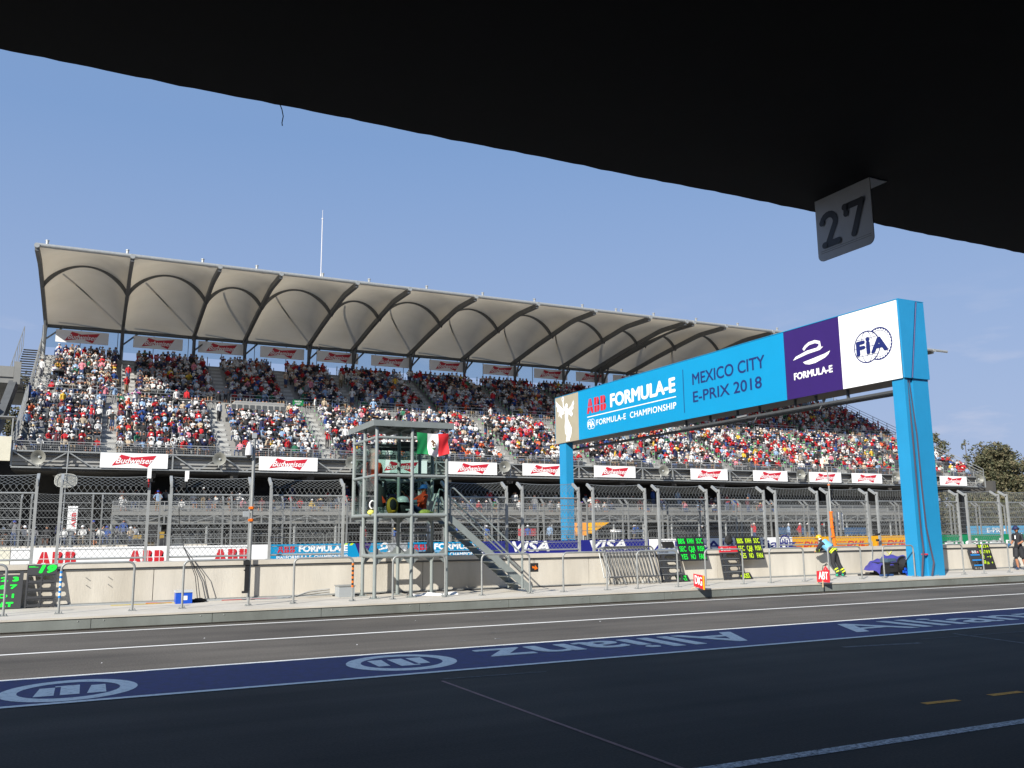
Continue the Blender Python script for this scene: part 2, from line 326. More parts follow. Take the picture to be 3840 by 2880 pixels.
# ------------------------------------------------------------------ ground and paint
ZP = .28
def sheet(name, x0, y0, x1, y1, z, m, kind='structure', nx=1):
    b = MB()
    for i in range(nx):
        a = x0+(x1-x0)*i/nx; c = x0+(x1-x0)*(i+1)/nx
        b.face([(a,y0,z),(c,y0,z),(c,y1,z),(a,y1,z)])
    o = b.build(name, m); o['kind'] = kind; return o
GRND = mat('dry_ground', (.20,.17,.12), .95, var=.25, scale=.3)
sheet('ground', -600, -300, 1500, 1500, -.03, GRND)
sheet('pit_lane', -60, 14.3, 160, 20.99, 0, ASPH)
sheet('shaded_pit_lane', -60, -14, 160, 14.3, 0, ASPHD)  # same lane surface, coloured darker where the canopy shade falls
sheet('race_track', -60, 24.9, 160, 44.4, 0, ASPH)
b = MB(); b.box(-60, 45.3, -.02, 170, 92, .85); o = b.build('terrace', CONC); o['kind'] = 'structure'
def marking(name, m, fn):
    b = MB(); fn(b); o = b.build(name, m); o['kind'] = 'structure'; return o
def line(b, x0, y0, x1, y1, wd, z=.004, mi=0):
    p = Vector((x0,y0,0)); q = Vector((x1,y1,0)); n = Vector((-(q-p).y, (q-p).x, 0)).normalized()*wd/2
    b.face([(p.x-n.x,p.y-n.y,z),(q.x-n.x,q.y-n.y,z),(q.x+n.x,q.y+n.y,z),(p.x+n.x,p.y+n.y,z)][::1], mi)
marking('white_line_marking', PAINTW, lambda b: line(b, -40, 20.40, 140, 20.55, .11))
marking('white_line_marking', PAINTW, lambda b: line(b, -40, 17.40, 140, 17.46, .11))
marking('white_line_marking', PAINTW, lambda b: line(b, -40, 14.27, 140, 14.72, .12, .008))
marking('pale_line_marking', PAINTL, lambda b: line(b, -40, 12.26, 140, 11.95, .12, .008))
marking('blue_band_marking', PAINTB, lambda b: b.face([(-40,12.26,.004),(140,11.95,.004),(140,14.72,.004),(-40,14.27,.004)]))
def lane_logo(b, cx, cyy, s):
    o = (cx, cyy, .008); ring2(b, o, s, Vector((0,1,0)), .74, .95, 0, 40) if False else None
    ux = Vector((1,0,0)); uy = Vector((0,1,0))
    uy = uy*.88; ring2(b, o, ux*abs(s), uy, .70, .95, 0, 44, 1.0)
    for x0, x1, y1, nib in ((-.47,-.20,.30,0), (-.12,.14,.42,1), (.24,.50,.30,0)):
        pts = [(x0,-.42),(x1,-.42),(x1,y1),(x0+.06,y1)] if not nib else [(x0,-.42),(x1,-.42),(x1,y1),(x0-.08,y1),(x0-.08,y1-.09),(x0,y1-.09)]
        b.poly2(pts, o, ux*s, -uy if s < 0 else uy, 0)
def lg(u, v): 
    d = FW + RT*((u-1920)/FPX) - UP*((v-1440)/FPX); return CP + d*((.008-CAMH)/d.z)
c1 = lg(145*1.736, 1492*1.736); c2 = lg(865*1.736, 1425*1.736)
marking('lane_logo_marking', PAINTL, lambda b: lane_logo(b, -.09, 13.12, .86))
marking('lane_logo_marking', PAINTL, lambda b: lane_logo(b, 4.50, 13.32, -.90))
ta, tb = 5.95, 11.45
def revword(b): put_text(b, 'Allianz', (tb, 14.03, .008), (-1,0,0), (0,-1,0), tb-ta, 1.28, 0, .028)
marking('lane_word_marking', PAINTL, revword)
tc_, td_ = 13.5, 20.2
marking('lane_word_marking', PAINTL, lambda b: put_text(b, 'Allianz', (tc_, 12.68, .008), (1,0,0), (0,1,0), td_-tc_, 1.28, 0, .028))
def gl(b, u0, v0, u1, v1, wd, z=.004):
    p = lg(u0, v0); q = lg(u1, v1); line(b, p.x, p.y, q.x, q.y, wd, z)
marking('red_line_marking', WORNR, lambda b: gl(b, 955*1.736, 1470*1.736, 1500*1.736, 1668*1.736, .045))
marking('worn_line_marking', WORNW, lambda b: gl(b, 1380*1.736, 1682*1.736, 2400*1.736, 1528*1.736, .14))
marking('yellow_dash_marking', WORNY, lambda b: gl(b, 1995*1.736, 1519*1.736, 2070*1.736, 1511*1.736, .10))
marking('yellow_dash_marking', WORNY, lambda b: gl(b, 2138*1.736, 1501*1.736, 2206*1.736, 1493*1.736, .10))
def scuffs(b):
    gl(b, 955*1.736, 1466*1.736, 1180*1.736, 1450*1.736, .05);
    gl(b, 1820*1.736, 1397*1.736, 1990*1.736, 1388*1.736, .12); gl(b, 1990*1.736, 1380*1.736, 2230*1.736, 1362*1.736, .04)
    gl(b, 2060*1.736, 1368*1.736, 2230*1.736, 1391*1.736, .09)
    for u, v, l in ((800,505,30),(590,350,14),(860,610,24)):
        gl(b, 1200+u*.7685, 2280+v*.0+60+u*.0, 1200+(u+l)*.7685, 2280+60, .12) if False else None
    for u, v in ((1800,2296),(1812,2311),(1838,2371),(1722,2403),(1853,2395)): gl(b, u, v, u+26, v-1.5, .07)
marking('scuff_marking', SCRATCH, scuffs)
def scatter_debris(b):
    for k in range(9):
        x = random.uniform(-3, 20); y = random.uniform(14.9, 20.0); s = random.uniform(.008, .016)
        b.face([(x-s,y-s,.012),(x+s,y-s*.6,.012),(x+s*.7,y+s,.02),(x-s*.5,y+s*.8,.012)])
marking('litter_marking', WHITE, scatter_debris)['kind'] = 'stuff'
# ------------------------------------------------------------------ raised walkway, kerb plates
b = MB(); b.box(-40, 20.99, -.01, 150, 24.3, ZP); o = b.build('platform', CONCL); o['kind'] = 'structure'
b = MB(); b.box(-40, 20.93, .245, 150, 20.99, ZP+.004); o = b.build('kerb_lip', CONCL); o['kind'] = 'structure'
b = MB(); x = -39.03
while x < 140:
    b.box(x+.006, 20.95, .035, x+2.45-.006, 20.988, .243)
    for dx in (.25, 2.2):
        b.lathe((x+dx, 20.95, .19), [(.012,0),(.012,.008),(.006,.012)], 6, 1, (0,-1,0))
    x += 2.45
o = b.build('kerb', [KERB, GALV]); o['kind'] = 'structure'
# ------------------------------------------------------------------ garage canopy over the camera
CY, CZ = 8.16, 2+.5085*8.16
CANM = mat('canopy_soffit_shade', (.0032,.0042,.0068), .9, var=.3, scale=2)  # near-black base colour stands in for the deep shade under the canopy
t = thing('garage_canopy', 'garage roof overhang, near-black for its deep shade, filling the top of the picture', 'canopy', (10, 0, 0))
b = MB(); xs = [-10+i*.125 for i in range(321)]
xs = [-40, -25]+xs+[45, 60, 100]
for i in range(len(xs)-1):   # slightly ragged, lightly sagging edge
    rg = lambda i: CY+.006*math.sin(i*1.7)+.008*math.sin(i*.31)+.012*((i*7919 % 101)/101-.5)
    y0 = rg(i); y1 = rg(i+1)
    a, c = xs[i], xs[i+1]
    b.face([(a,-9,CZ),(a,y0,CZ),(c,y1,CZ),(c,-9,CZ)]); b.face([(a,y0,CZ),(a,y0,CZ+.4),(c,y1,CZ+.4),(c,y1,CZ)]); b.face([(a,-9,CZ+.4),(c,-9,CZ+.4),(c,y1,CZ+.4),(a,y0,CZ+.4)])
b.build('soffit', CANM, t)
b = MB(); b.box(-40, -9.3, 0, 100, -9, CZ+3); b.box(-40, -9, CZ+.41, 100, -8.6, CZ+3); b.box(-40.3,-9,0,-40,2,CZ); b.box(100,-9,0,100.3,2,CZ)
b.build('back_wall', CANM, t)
# loose wires hanging off the canopy edge
b = MB(); p = at(1049, 395, CY-.02); 
b.tube([V(p.x,CY,CZ+.02), V(p.x+.03,CY+.02,CZ-.03), V(p.x+.045,CY+.02,CZ-.10), V(p.x+.035,CY+.02,CZ-.17), V(p.x+.04,CY+.02,CZ-.20)], .005, 5); 
o = b.build('hanging_wire', BLACK, origin=(p.x,CY,CZ)); tag(o, 'short black wire dangling from the dark canopy edge', 'wire')
# ------------------------------------------------------------------ bay number sign
SX = (CZ-2)/.508; 
def signy(k): return SX*k
t = thing('bay_sign', 'grey bay number sign reading 27 hung from the dark canopy', 'sign', (SX, SX*.915, CZ))
SG = mat('sign_grey', (.50,.52,.54), .6, var=.04, scale=6)
ya, yb = SX*.966, SX*.858; zt = CZ-.003; zb = 2+SX*.4075
b = MB(); R_ = .085; poly = [(SX,ya,zt),(SX,ya,zb+R_)]
for i in range(1,7): a = math.pi/2*i/6; poly.append((SX, ya-R_+R_*math.cos(a), zb+R_-R_*math.sin(a)))
for i in range(0,7): a = math.pi/2*i/6; poly.append((SX, yb+R_-R_*math.sin(a), zb+R_-R_*math.cos(a)))
poly.append((SX,yb,zt)); b.prism(poly, (.012,0,0)); 
for z in (.10,.125): b.box(SX-.003, yb+.03, zb+z, SX, ya-.05, zb+z+.004, 1)
b.build('panel', [SG, flat('sign_line', (.14,.14,.15), .6)], t)
b = MB(); b.box(SX+.012, yb, zt-.006, SX+.30, yb+.42, zt); b.build('flange', SG, t)
b = MB(); N27 = flat('sign_numeral', (.02,.022,.027), .5)
H_ = zt-zb; W_ = ya-yb; o0 = V(SX-.004, ya, zb); ux = V(0,-1,0); uy = V(0,0,1)
OX = V(-.0015,0,0)
stroke2(b, [(x*W_, y*H_) for x, y in arc(.24,.58,.125,.125,165,-35,10)+[(.20,.24)]], .085, o0, ux, uy, 0)
stroke2(b, [(.145*W_,.235*H_),(.40*W_,.235*H_)], .085, o0+OX, ux, uy, 0)
stroke2(b, [(.565*W_,.60*H_),(.565*W_,.69*H_)], .085, o0, ux, uy, 0); stroke2(b, [(.55*W_,.705*H_),(.85*W_,.705*H_)], .085, o0+OX, ux, uy, 0); stroke2(b, [(.845*W_,.70*H_),(.68*W_,.25*H_)], .085, o0+OX*2, ux, uy, 0)
for k, (px_, py_) in enumerate(((.565,.60),(.68,.25),(.145,.235),(.40,.235),(.122,.60),(.55,.705),(.85,.705))): ring2(b, o0+ux*px_*W_+uy*py_*H_+OX*(3+k), ux, uy, 0, .0425, 0, 14)
b.build('numerals', N27, t)
# ------------------------------------------------------------------ pit wall
t = thing('pit_wall', 'pale concrete pit wall with dark strip for the shadowed groove under its coping', 'wall', (10, 24.3, ZP))
joints = [-40, -12, -6, XU(574,24.3,2200), XU(1585,24.3,2200), XU(2208,24.3,2130), XU(2690,24.3,2100), 24.0, 30.3, 38, 48, 60, 80, 110, 150]
for i in range(len(joints)-1):
    b = MB(); b.box(joints[i]+.008, 24.3, ZP-.02, joints[i+1]-.008, 24.98, 1.13); b.build('panel', CONC, t)
b = MB(); b.box(-40, 24.25, 1.165, 150, 25.0, 1.28); b.build('coping', CONCL, t)
b = MB(); b.box(-40, 24.275, 1.115, 150, 24.99, 1.163); b.build('strip', STEELD, t)
b = MB(); b.box(-40, 24.27, ZP+.005, 150, 24.298, ZP+.05); b.build('base_trim', GALV, t)
b = MB()
for (u, v) in ((322,2166),(406,2163),(322,2194),(405,2191)):
    p = at(u, v, 24.28); b.tube([V(p.x,24.3,p.z), V(p.x,24.22,p.z)], .009, 6)
b.build('bolt', GALV, t)
b = MB(); p = at(3335, 2080, 24.29)
for d in (1,-1): b.obox((p.x-.13,24.29,p.z-.13*d),(p.x+.13,24.29,p.z+.13*d),.01,.035,0,(0,1,0))
b.build('paint_cross', flat('cross_paint', srgb(222,226,90), .7), t)
# ------------------------------------------------------------------ hoop rails
RY = 22.0
pairs = [(-160,17),(223,498),(684,932),(1100,1321),(1472,1669),(1807,1987),(2113.6,2278),(2393,2545),(2650,2791.5),(2894,3022),(3115.7,3238.5),(3323.5,3439),(3516.7,3624),(3699.8,3797)]
def make_rail(x0, x1, label, k):
    t = thing('hoop_rail', label, 'rail', ((x0+x1)/2, RY, ZP), 'hoop rails along the walkway')
    r = .13; zt = 1.365; path = [(x0,RY,ZP)]
    for i in range(7): a = math.pi - math.pi/2*i/6; path.append((x0+r+r*math.cos(a), RY, zt-r+r*math.sin(a)))
    for i in range(7): a = math.pi/2 - math.pi/2*i/6; path.append((x1-r+r*math.cos(a), RY, zt-r+r*math.sin(a)))
    path.append((x1,RY,ZP)); b = MB(); b.tube(path, .026, 10); b.build('hoop', GALV, t, smooth=True)
    for x in (x0, x1):
        b = MB(); b.box(x-.08, RY-.08, ZP+.001, x+.08, RY+.08, ZP+.012)
        for dx in (-.055,.055):
            for dy in (-.055,.055): b.lathe((x+dx,RY+dy,ZP+.012), [(.012,0),(.012,.03)], 6)
        b.build('foot_plate', GALV, t)
    return t
RL = ['bare grey hoop rail cut off at the left picture edge', 'hoop rail with blue and cream tape on its left leg', 'bare hoop rail in front of the blue cooler box','hoop rail with orange and black tape on its right leg','bare hoop rail in front of the watchtower legs','hoop rail at the foot of the watchtower stairs','bare hoop rail left of the leaning crowd barriers','hoop rail in front of the grey headed pit board','hoop rail in front of the red headed pit board','hoop rail left of the red ABT board','hoop rail beside the leaning fire marshal','hoop rail in front of the tarpaulin covered equipment','hoop rail just right of the blue gantry post','hoop rail in front of the numeral board at right']
for k, (a, c) in enumerate(pairs):
    x0, x1 = XU(a, RY, 2240), XU(c, RY, 2240); t = make_rail(x0, x1, RL[k], k)
    def tape(x, cols, zhi, zlo, n):
        bb = MB(); h = (zhi-zlo)/n
        for q in range(n): bb.tube([(x,RY,zhi-h*q),(x,RY,zhi-h*(q+1))], .0285, 10, q % 2, cap=False)
        bb.build('tape', cols, t)
    if k == 1: tape(x0, [BLUEB, CREAM], 1.20, .62, 11)
    if k == 3: tape(x1, [ORNG, BLACK], 1.22, .62, 11)
    if k == 5:
        bb = MB(); p = at(2000, 2127, 22.0)
        bb.box(x1+.03, 21.985, 0.86, x1+.27, 22.0, 1.10, 0); bb.box(x1-.0, 21.99, .98, x1+.03, 21.998, 1.0, 0)
        for q in ((x1+.05,1.02,x1+.17,.95),): bb.poly2([(.04,.16),(.13,.14),(.13,.19),(.225,.09),(.115,.05),(.12,.09),(.05,.10)], (x1+.03,21.98,.86), (1,0,0),(0,0,1), 1)
        bb.tube([(x1+.11,21.99,1.10),(x1+.11,21.99,1.22),(x1+.16,21.99,1.22),(x1+.16,21.99,1.09)], .006, 5, 0)
        o = bb.build('arrow_board', [BLACKM, ORNG], t)
GALVD = mat('galvanised_dull', (.20,.205,.20), .6, .2, var=.15, scale=5)
# ------------------------------------------------------------------ debris fences
def wire_rect(b, O, U, W, wlen, hlen, dw, dh, r, mi=0):
    """two families of diagonal wires over a rectangle: origin O, unit axes U, W"""
    s = dh/dw
    for sg in (1, -1):
        n = int((wlen + hlen/s)/dw)+2
        for i in range(-1, n):
            # line  x = x0 + sg*z/s
            x0 = i*dw - (0 if sg < 0 else hlen/s)
            za, zb_ = 0., hlen
            def xz(z): return x0 + sg*z/s
            pts = []
            if sg > 0:
                z0 = max(0, (0-x0)*s); z1 = min(hlen, (wlen-x0)*s)
            else:
                z0 = max(0, (x0-wlen)*s); z1 = min(hlen, x0*s)
            if z1-z0 < .02: continue
            b.tube([O+U*xz(z0)+W*z0, O+U*xz(z1)+W*z1], r, 3, mi, cap=False)
def fence_panel(name, label, group, x0, x1, Y, zb, zk, ztip, dy, rails, dw, dh, wr, pr=.045, sag=.04, pm=None):
    pm = pm or GALVL; wm = GALV if pm is GALVL else pm
    t = thing(name, label, 'fence', ((x0+x1)/2, Y, zb), group)
    for k, x in enumerate((x0, x1)):
        b = MB(); b.obox((x,Y,zb),(x,Y,zk-.02), pr*1.5, pr*2, 0, (0,1,0)); b.obox((x,Y,zk-.05),(x,Y+dy,ztip), pr*1.5, pr*1.8, 0, (0,0,1))
        b.box(x-.02,Y-.055,zk-.12,x+.02,Y+.05,zk+.06); b.box(x-.09,Y-.09,zb,x+.09,Y+.09,zb+.012)
        b.build('post', pm, t)
    b = MB()
    for z, r in rails: b.tube([(x0,Y-.01,z),(x1,Y-.01,z)], r, 6)
    n = 8; top = [(x0+(x1-x0)*i/n, Y+dy, ztip-sag*4*(i/n)*(1-i/n)) for i in range(n+1)]; b.tube(top, .009, 4)
    b.build('rail', wm, t)
    b = MB(); O = V(x0, Y+.012, rails[-1][0]); wire_rect(b, O, V(1,0,0), V(0,0,1), x1-x0, zk-.12-rails[-1][0], dw, dh, wr)
    A = V(x0, Y+.012, zk-.12); Wv = V(0, dy, ztip-zk+.12-sag*.6); wire_rect(b, A, V(1,0,0), Wv.normalized(), x1-x0, Wv.length, dw, dh*.8, wr)
    b.build('chain_link', wm, t); return t
NY = 24.8; kx = NY/24.6
rl = [(3.02,.024),(2.64,.010),(2.37,.010),(2.12,.010),(1.86,.010),(1.62,.010),(1.39,.026)]
FL = ['chain link fence panel cut by the left picture edge','chain link fence panel behind the 19 pit board','chain link fence panel over the right red lettered part of the white banner','chain link fence panel over the blue banner left of the tower','chain link fence panel behind the watchtower cabin','chain link fence panel behind the watchtower stairs','chain link fence panel in front of the far blue gantry leg','chain link fence panel behind the leaning crowd barriers','chain link fence panel behind the green lettered board','chain link fence panel behind the yellow lettered board','chain link fence panel left of the fire marshal','chain link fence panel just right of the orange mast','chain link fence panel left edge of the near gantry leg','chain link fence panel just behind the near gantry leg','chain link fence panel in front of the green banner','chain link fence panel behind the man in black']
for k in range(16):
    x0 = (-3.25+2.575*k)*kx; x1 = x0+2.03*kx
    fence_panel('debris_fence', FL[k], 'debris fence panels on the pit wall', x0, x1, NY, 1.28, 3.32, 3.50, .37, rl, .135, .175, .0042)
for k in range(16, 26):
    x0 = (-3.25+2.575*k)*kx; x1 = x0+2.03*kx
    if k < 18: fence_panel('debris_fence', 'chain link fence panel beyond the man in black, %s along' % ORD[k-16], 'debris fence panels on the pit wall', x0, x1, NY, 1.28, 3.32, 3.50, .37, rl, .135, .175, .0042)
# far barrier wall with its own fence
t = thing('barrier_wall', 'low concrete barrier across the track carrying the sponsor banners', 'wall', (30, 44.6, 0))
b = MB(); b.box(-40, 44.55, 0, 170, 45.29, 1.40); b.build('body', CONC, t)
rl2 = [(3.42,.022),(3.05,.012),(2.75,.012),(2.45,.012),(2.15,.012),(1.85,.012),(1.5,.02)]
FY = 45.0
for k in range(34):
    x0 = -5.3 + 2.9*k*1.0; x1 = x0+2.5
    if x0 > 72: break
    fence_panel('far_debris_fence', 'tall wire fence panel behind the far banners, %s from the left' % (ORD[k] if k < 24 else 'number %d' % (k+1)), 'far debris fence panels', x0, x1, FY, 1.40, 3.55, 3.85, .40, rl2, .16, .20, .0045, .05, .04, GALVD)
# ------------------------------------------------------------------ pit side banners across the track
def rect2(b, Y, x0, z0, x1, z1, mi, th=.0):
    b.face([(x0,Y,z0),(x1,Y,z0),(x1,Y,z1),(x0,Y,z1)], mi)
BY = 44.49; UX = V(1,0,0); UZ = V(0,0,1)
def panel_banner(name, label, u0, u1, mats, fn, cat='banner', vt=2050):
    x0, x1 = XU(u0, BY, vt), XU(u1, BY, vt); b = MB(); b.box(x0+.005, BY, .12, x1-.005, BY+.05, 1.42, 0); fn(b, x0, x1)
    o = b.build(name, mats, origin=((x0+x1)/2, BY, .12)); tag(o, label, cat, 'track side banners'); return o
def abb_glyphs(b, o, ux, uy, wd, h, mi, bg, cut=.012):
    n = Vector(ux).cross(Vector(uy)).normalized(); o = Vector(o)
    b.poly2([(0,0),(.095*wd,0),(.125*wd,.17*h),(.215*wd,.17*h),(.245*wd,0),(.345*wd,0),(.235*wd,h),(.115*wd,h)], o, ux, uy, mi)
    for k, bx in enumerate((.385, .705)):
        lobe = [(0,0)]+[(x*.9,y) for x,y in arc(.20,.265,.112,.265,-90,90,8)]+[(x*.9,y) for x,y in arc(.185,.76,.10,.24,-90,90,8)]+[(0,1)]
        pts = [((bx+x)*wd, y*h) for x, y in lobe]; b.poly2(pts, o, ux, uy, mi)
    for fx in (.172,.525,.845): b.poly2([(fx*wd-cut,0),(fx*wd+cut,0),(fx*wd+cut,h),(fx*wd-cut,h)], o+n*.003, ux, uy, bg)
    b.poly2([(0,h*.46-cut),(wd,h*.46-cut),(wd,h*.46+cut),(0,h*.46+cut)], o+n*.003, ux, uy, bg)
def abb(b, x, wd, z0, h, mi, bg, Y=BY, cut=.012): abb_glyphs(b, V(x, Y-.006, z0), UX, UZ, wd, h, mi, bg, cut)
panel_banner('cream_banner', 'plain cream banner at the left picture edge', -300, 40, [CREAM], lambda b,a,c: None)
def f1(b, x0, x1):
    for (ua, ub) in ((138,288),(482,618),(803,935)):
        xa, xb = XU(ua,BY,2090), XU(ub,BY,2090); abb(b, xa, xb-xa, at(210,2118,BY).z, at(210,2069,BY).z-at(210,2118,BY).z, 1, 0)
panel_banner('white_banner', 'long white banner with three sets of red block letters', 42, 1012, [WHITE, REDV], f1)
def fe(b, x0, x1, du, part):
    q = lambda u: XU(u+du, BY, 2070)
    Z = lambda v: at(1170, v, BY).z
    abb(b, q(1040), q(1107)-q(1040), Z(2071), Z(2046)-Z(2071), 1, 0, cut=.008)
    put_text(b, 'FORMULA-E', V(q(1120), BY-.006, Z(2070)), UX, UZ, q(1304)-q(1120), Z(2044)-Z(2070), 2, .07)
    b.poly2([(0,0),(q(1304)-q(1040),0),(q(1304)-q(1040),.02),(0,.02)], V(q(1040),BY-.006,Z(2076)), UX, UZ, 2)
    put_text(b, 'FORMULA-E  CHAMPIONSHIP', V(q(1072), BY-.006, Z(2096)), UX, UZ, q(1304)-q(1072), Z(2082)-Z(2096), 2, .03)
    zc_ = Z(2089); ring2(b, V(q(1052),BY-.006,zc_), UX, UZ, .17, .20, 2, 20); put_text(b, 'FiA', V(q(1052)-.14,BY-.008,zc_-.065), UX, UZ, .28, .13, 2, .05)
    if part:
        X = q(1330); o = V(X,BY-.006,.12); s_ = q(1392)-X
        b.poly2([(0,0),(.35,0),(s_,1.3),(s_-.35,1.3)], o, UX, UZ, 3); b.poly2([(s_-.35,0),(s_,0),(.35,1.3),(0,1.3)], o+V(0,-.001,0), UX, UZ, 3)
        b.poly2([(-.6,1.2),(-.45,1.2),(-.35,1.3),(-.5,1.3)], o, UX, UZ, 4); b.poly2([(-.3,1.2),(-.15,1.2),(-.05,1.3),(-.2,1.3)], o, UX, UZ, 4)
        e_logo(b, V(q(1414),BY-.006,.76), UX, UZ, .72, 2); put_text(b, 'FORMULA-E', V(q(1412),BY-.006,.42), UX, UZ, .8, .14, 2, .05)
def e_logo(b, o, ux, uy, s, mi):
    up_ = [(.0,.33),(.06,.44),(.38,.58),(.62,.60),(.66,.70),(.60,.78),(.52,.78),(.40,.70),(.28,.70),(.44,.90),(.62,.95),(.78,.90),(.84,.76),(.80,.58),(.70,.50),(.40,.46)]
    lo_ = [(.27,.16),(.38,.04),(.54,.0),(.72,.03),(.88,.18),(1.0,.40),(.92,.40),(.55,.22)]
    lo_ = [(.27,.17),(.33,.06),(.44,0),(.60,.03),(.86,.15),(.96,.27),(1.0,.38),(.86,.31),(.58,.24)]
    b.poly2([(0,.33),(.42,.46),(.74,.50),(.83,.60),(.70,.60),(.40,.585),(.08,.46)], o, ux*s, uy*s, mi)
    stroke2(b, [(x*s,y*s) for x,y in [(.30,.66),(.38,.79),(.52,.87),(.64,.87),(.735,.78),(.735,.66),(.68,.57)]], .15*s, o-ux.cross(uy)*-.0008, ux, uy, mi)
    b.poly2(lo_, o, ux*s, uy*s, mi)
panel_banner('blue_banner', 'blue banner with red and white lettering and purple cross, left of tower', 1014, 1454, [SKYB, REDV, WHITE, PURP, NEONY], lambda b,a,c: fe(b,a,c,0,True))
def gapf(b, x0, x1):
    o = V(x0, BY-.006, .12)
    b.poly2([(.05,.55),(.35,.85),(.9,.95),(1.3,.75),(1.25,.35),(.6,.2),(.15,.3)], o, UX, UZ, 1); b.poly2([(.9,.1),(1.1,.5),(1.6,.7),(1.75,.3),(1.7,.1)], o, UX, UZ, 2)
    ring2(b, o+V(1.95,-.001,.45), UX, UZ, .13, .3, 3, 20)
panel_banner('grey_banner', 'dark grey and purple banner seen between the watchtower legs', 1455, 1528, [GREY, WHITE, PURP, BLACK], gapf)
panel_banner('blue_banner', 'blue banner with red and white lettering seen behind the watchtower stairs', 1530, 1794, [SKYB, REDV, WHITE, PURP, NEONY], lambda b,a,c: fe(b,a,c,508,False))
def visa(b, x0, x1):
    for (ua, ub) in ((1822,2062),(2216,2352)):
        pass
    for (ua, ub) in ((1920,2061),(2212,2350)):
        xa, xb = XU(ua,BY,2050), XU(ub,BY,2050); zv = at(2000,2069,BY).z; put_text(b, 'VISA', V(xa,BY-.006,zv), UX, UZ, xb-xa, at(2000,2028,BY).z-zv, 1, .06, .22)
panel_banner('navy_banner', 'dark blue banner with large white slanted letters', 1796, 2434, [NAVY, WHITE], visa)
def alz(b, x0, x1):
    for ua in (2452, 2650, 2790):
        xa = XU(ua,BY,2050); za = at(2560,2062,BY).z; put_text(b, 'Allianz', V(xa,BY-.006,za), UX, UZ, 4.4, at(2560,2029,BY).z-za, 1, .03)
    c = at(2944,2033,BY-.006); ring2(b, c, UX, UZ, .38, .47, 1, 30)
    for dx, h in ((-.19,.36),(0,.46),(.19,.36)): b.poly2([(dx-.06,-.22),(dx+.06,-.22),(dx+.06,h-.22),(dx-.06,h-.22)], c, UX, UZ, 1)
panel_banner('white_banner', 'white banner with dark blue insurance lettering and ring emblem', 2436, 2972, [WHITE, NAVY], alz)
def dhl(b, x0, x1):
    for ua, ub in ((3012,3074),(3174,3244),(3324,3394)):
        xa, xb = XU(ua,BY,2030), XU(ub,BY,2030); wd = xb-xa
        put_text(b, 'DHL', V(xa,BY-.006,at(3100,2050,BY).z), UX, UZ, wd, at(3100,2029,BY).z-at(3100,2050,BY).z, 1, .07, .3)
        for q in range(3):
            b.poly2([(-.9,.02+.13*q),(-.12+.05*q,.02+.13*q),(-.10+.05*q,.07+.13*q),(-.9,.07+.13*q)], V(xa,BY-.006,at(3100,2050,BY).z), UX, UZ, 1)
            b.poly2([(wd+.02+.05*q,.02+.13*q),(wd+.7,.02+.13*q),(wd+.7,.07+.13*q),(wd+.05+.05*q,.07+.13*q)], V(xa,BY-.006,at(3100,2050,BY).z), UX, UZ, 1) if q < 2 else None
panel_banner('yellow_banner', 'yellow banner with slanted red letters left of the near gantry leg', 2974, 3470, [YELV, REDV], dhl, vt=2030)
def enel(b, x0, x1):
    for ua in (3542, 3636, 3735, 3795):
        xa = XU(ua,BY,2030); ze = at(3640,2044,BY).z; put_text(b, 'enel', V(xa,BY-.006,ze), UX, UZ, 3.6, at(3640,2019,BY).z-ze, 1, .03)
panel_banner('green_banner', 'green banner with rounded white letters right of the gantry', 3472, 4100, [GRNV, WHITE], enel, vt=2030)
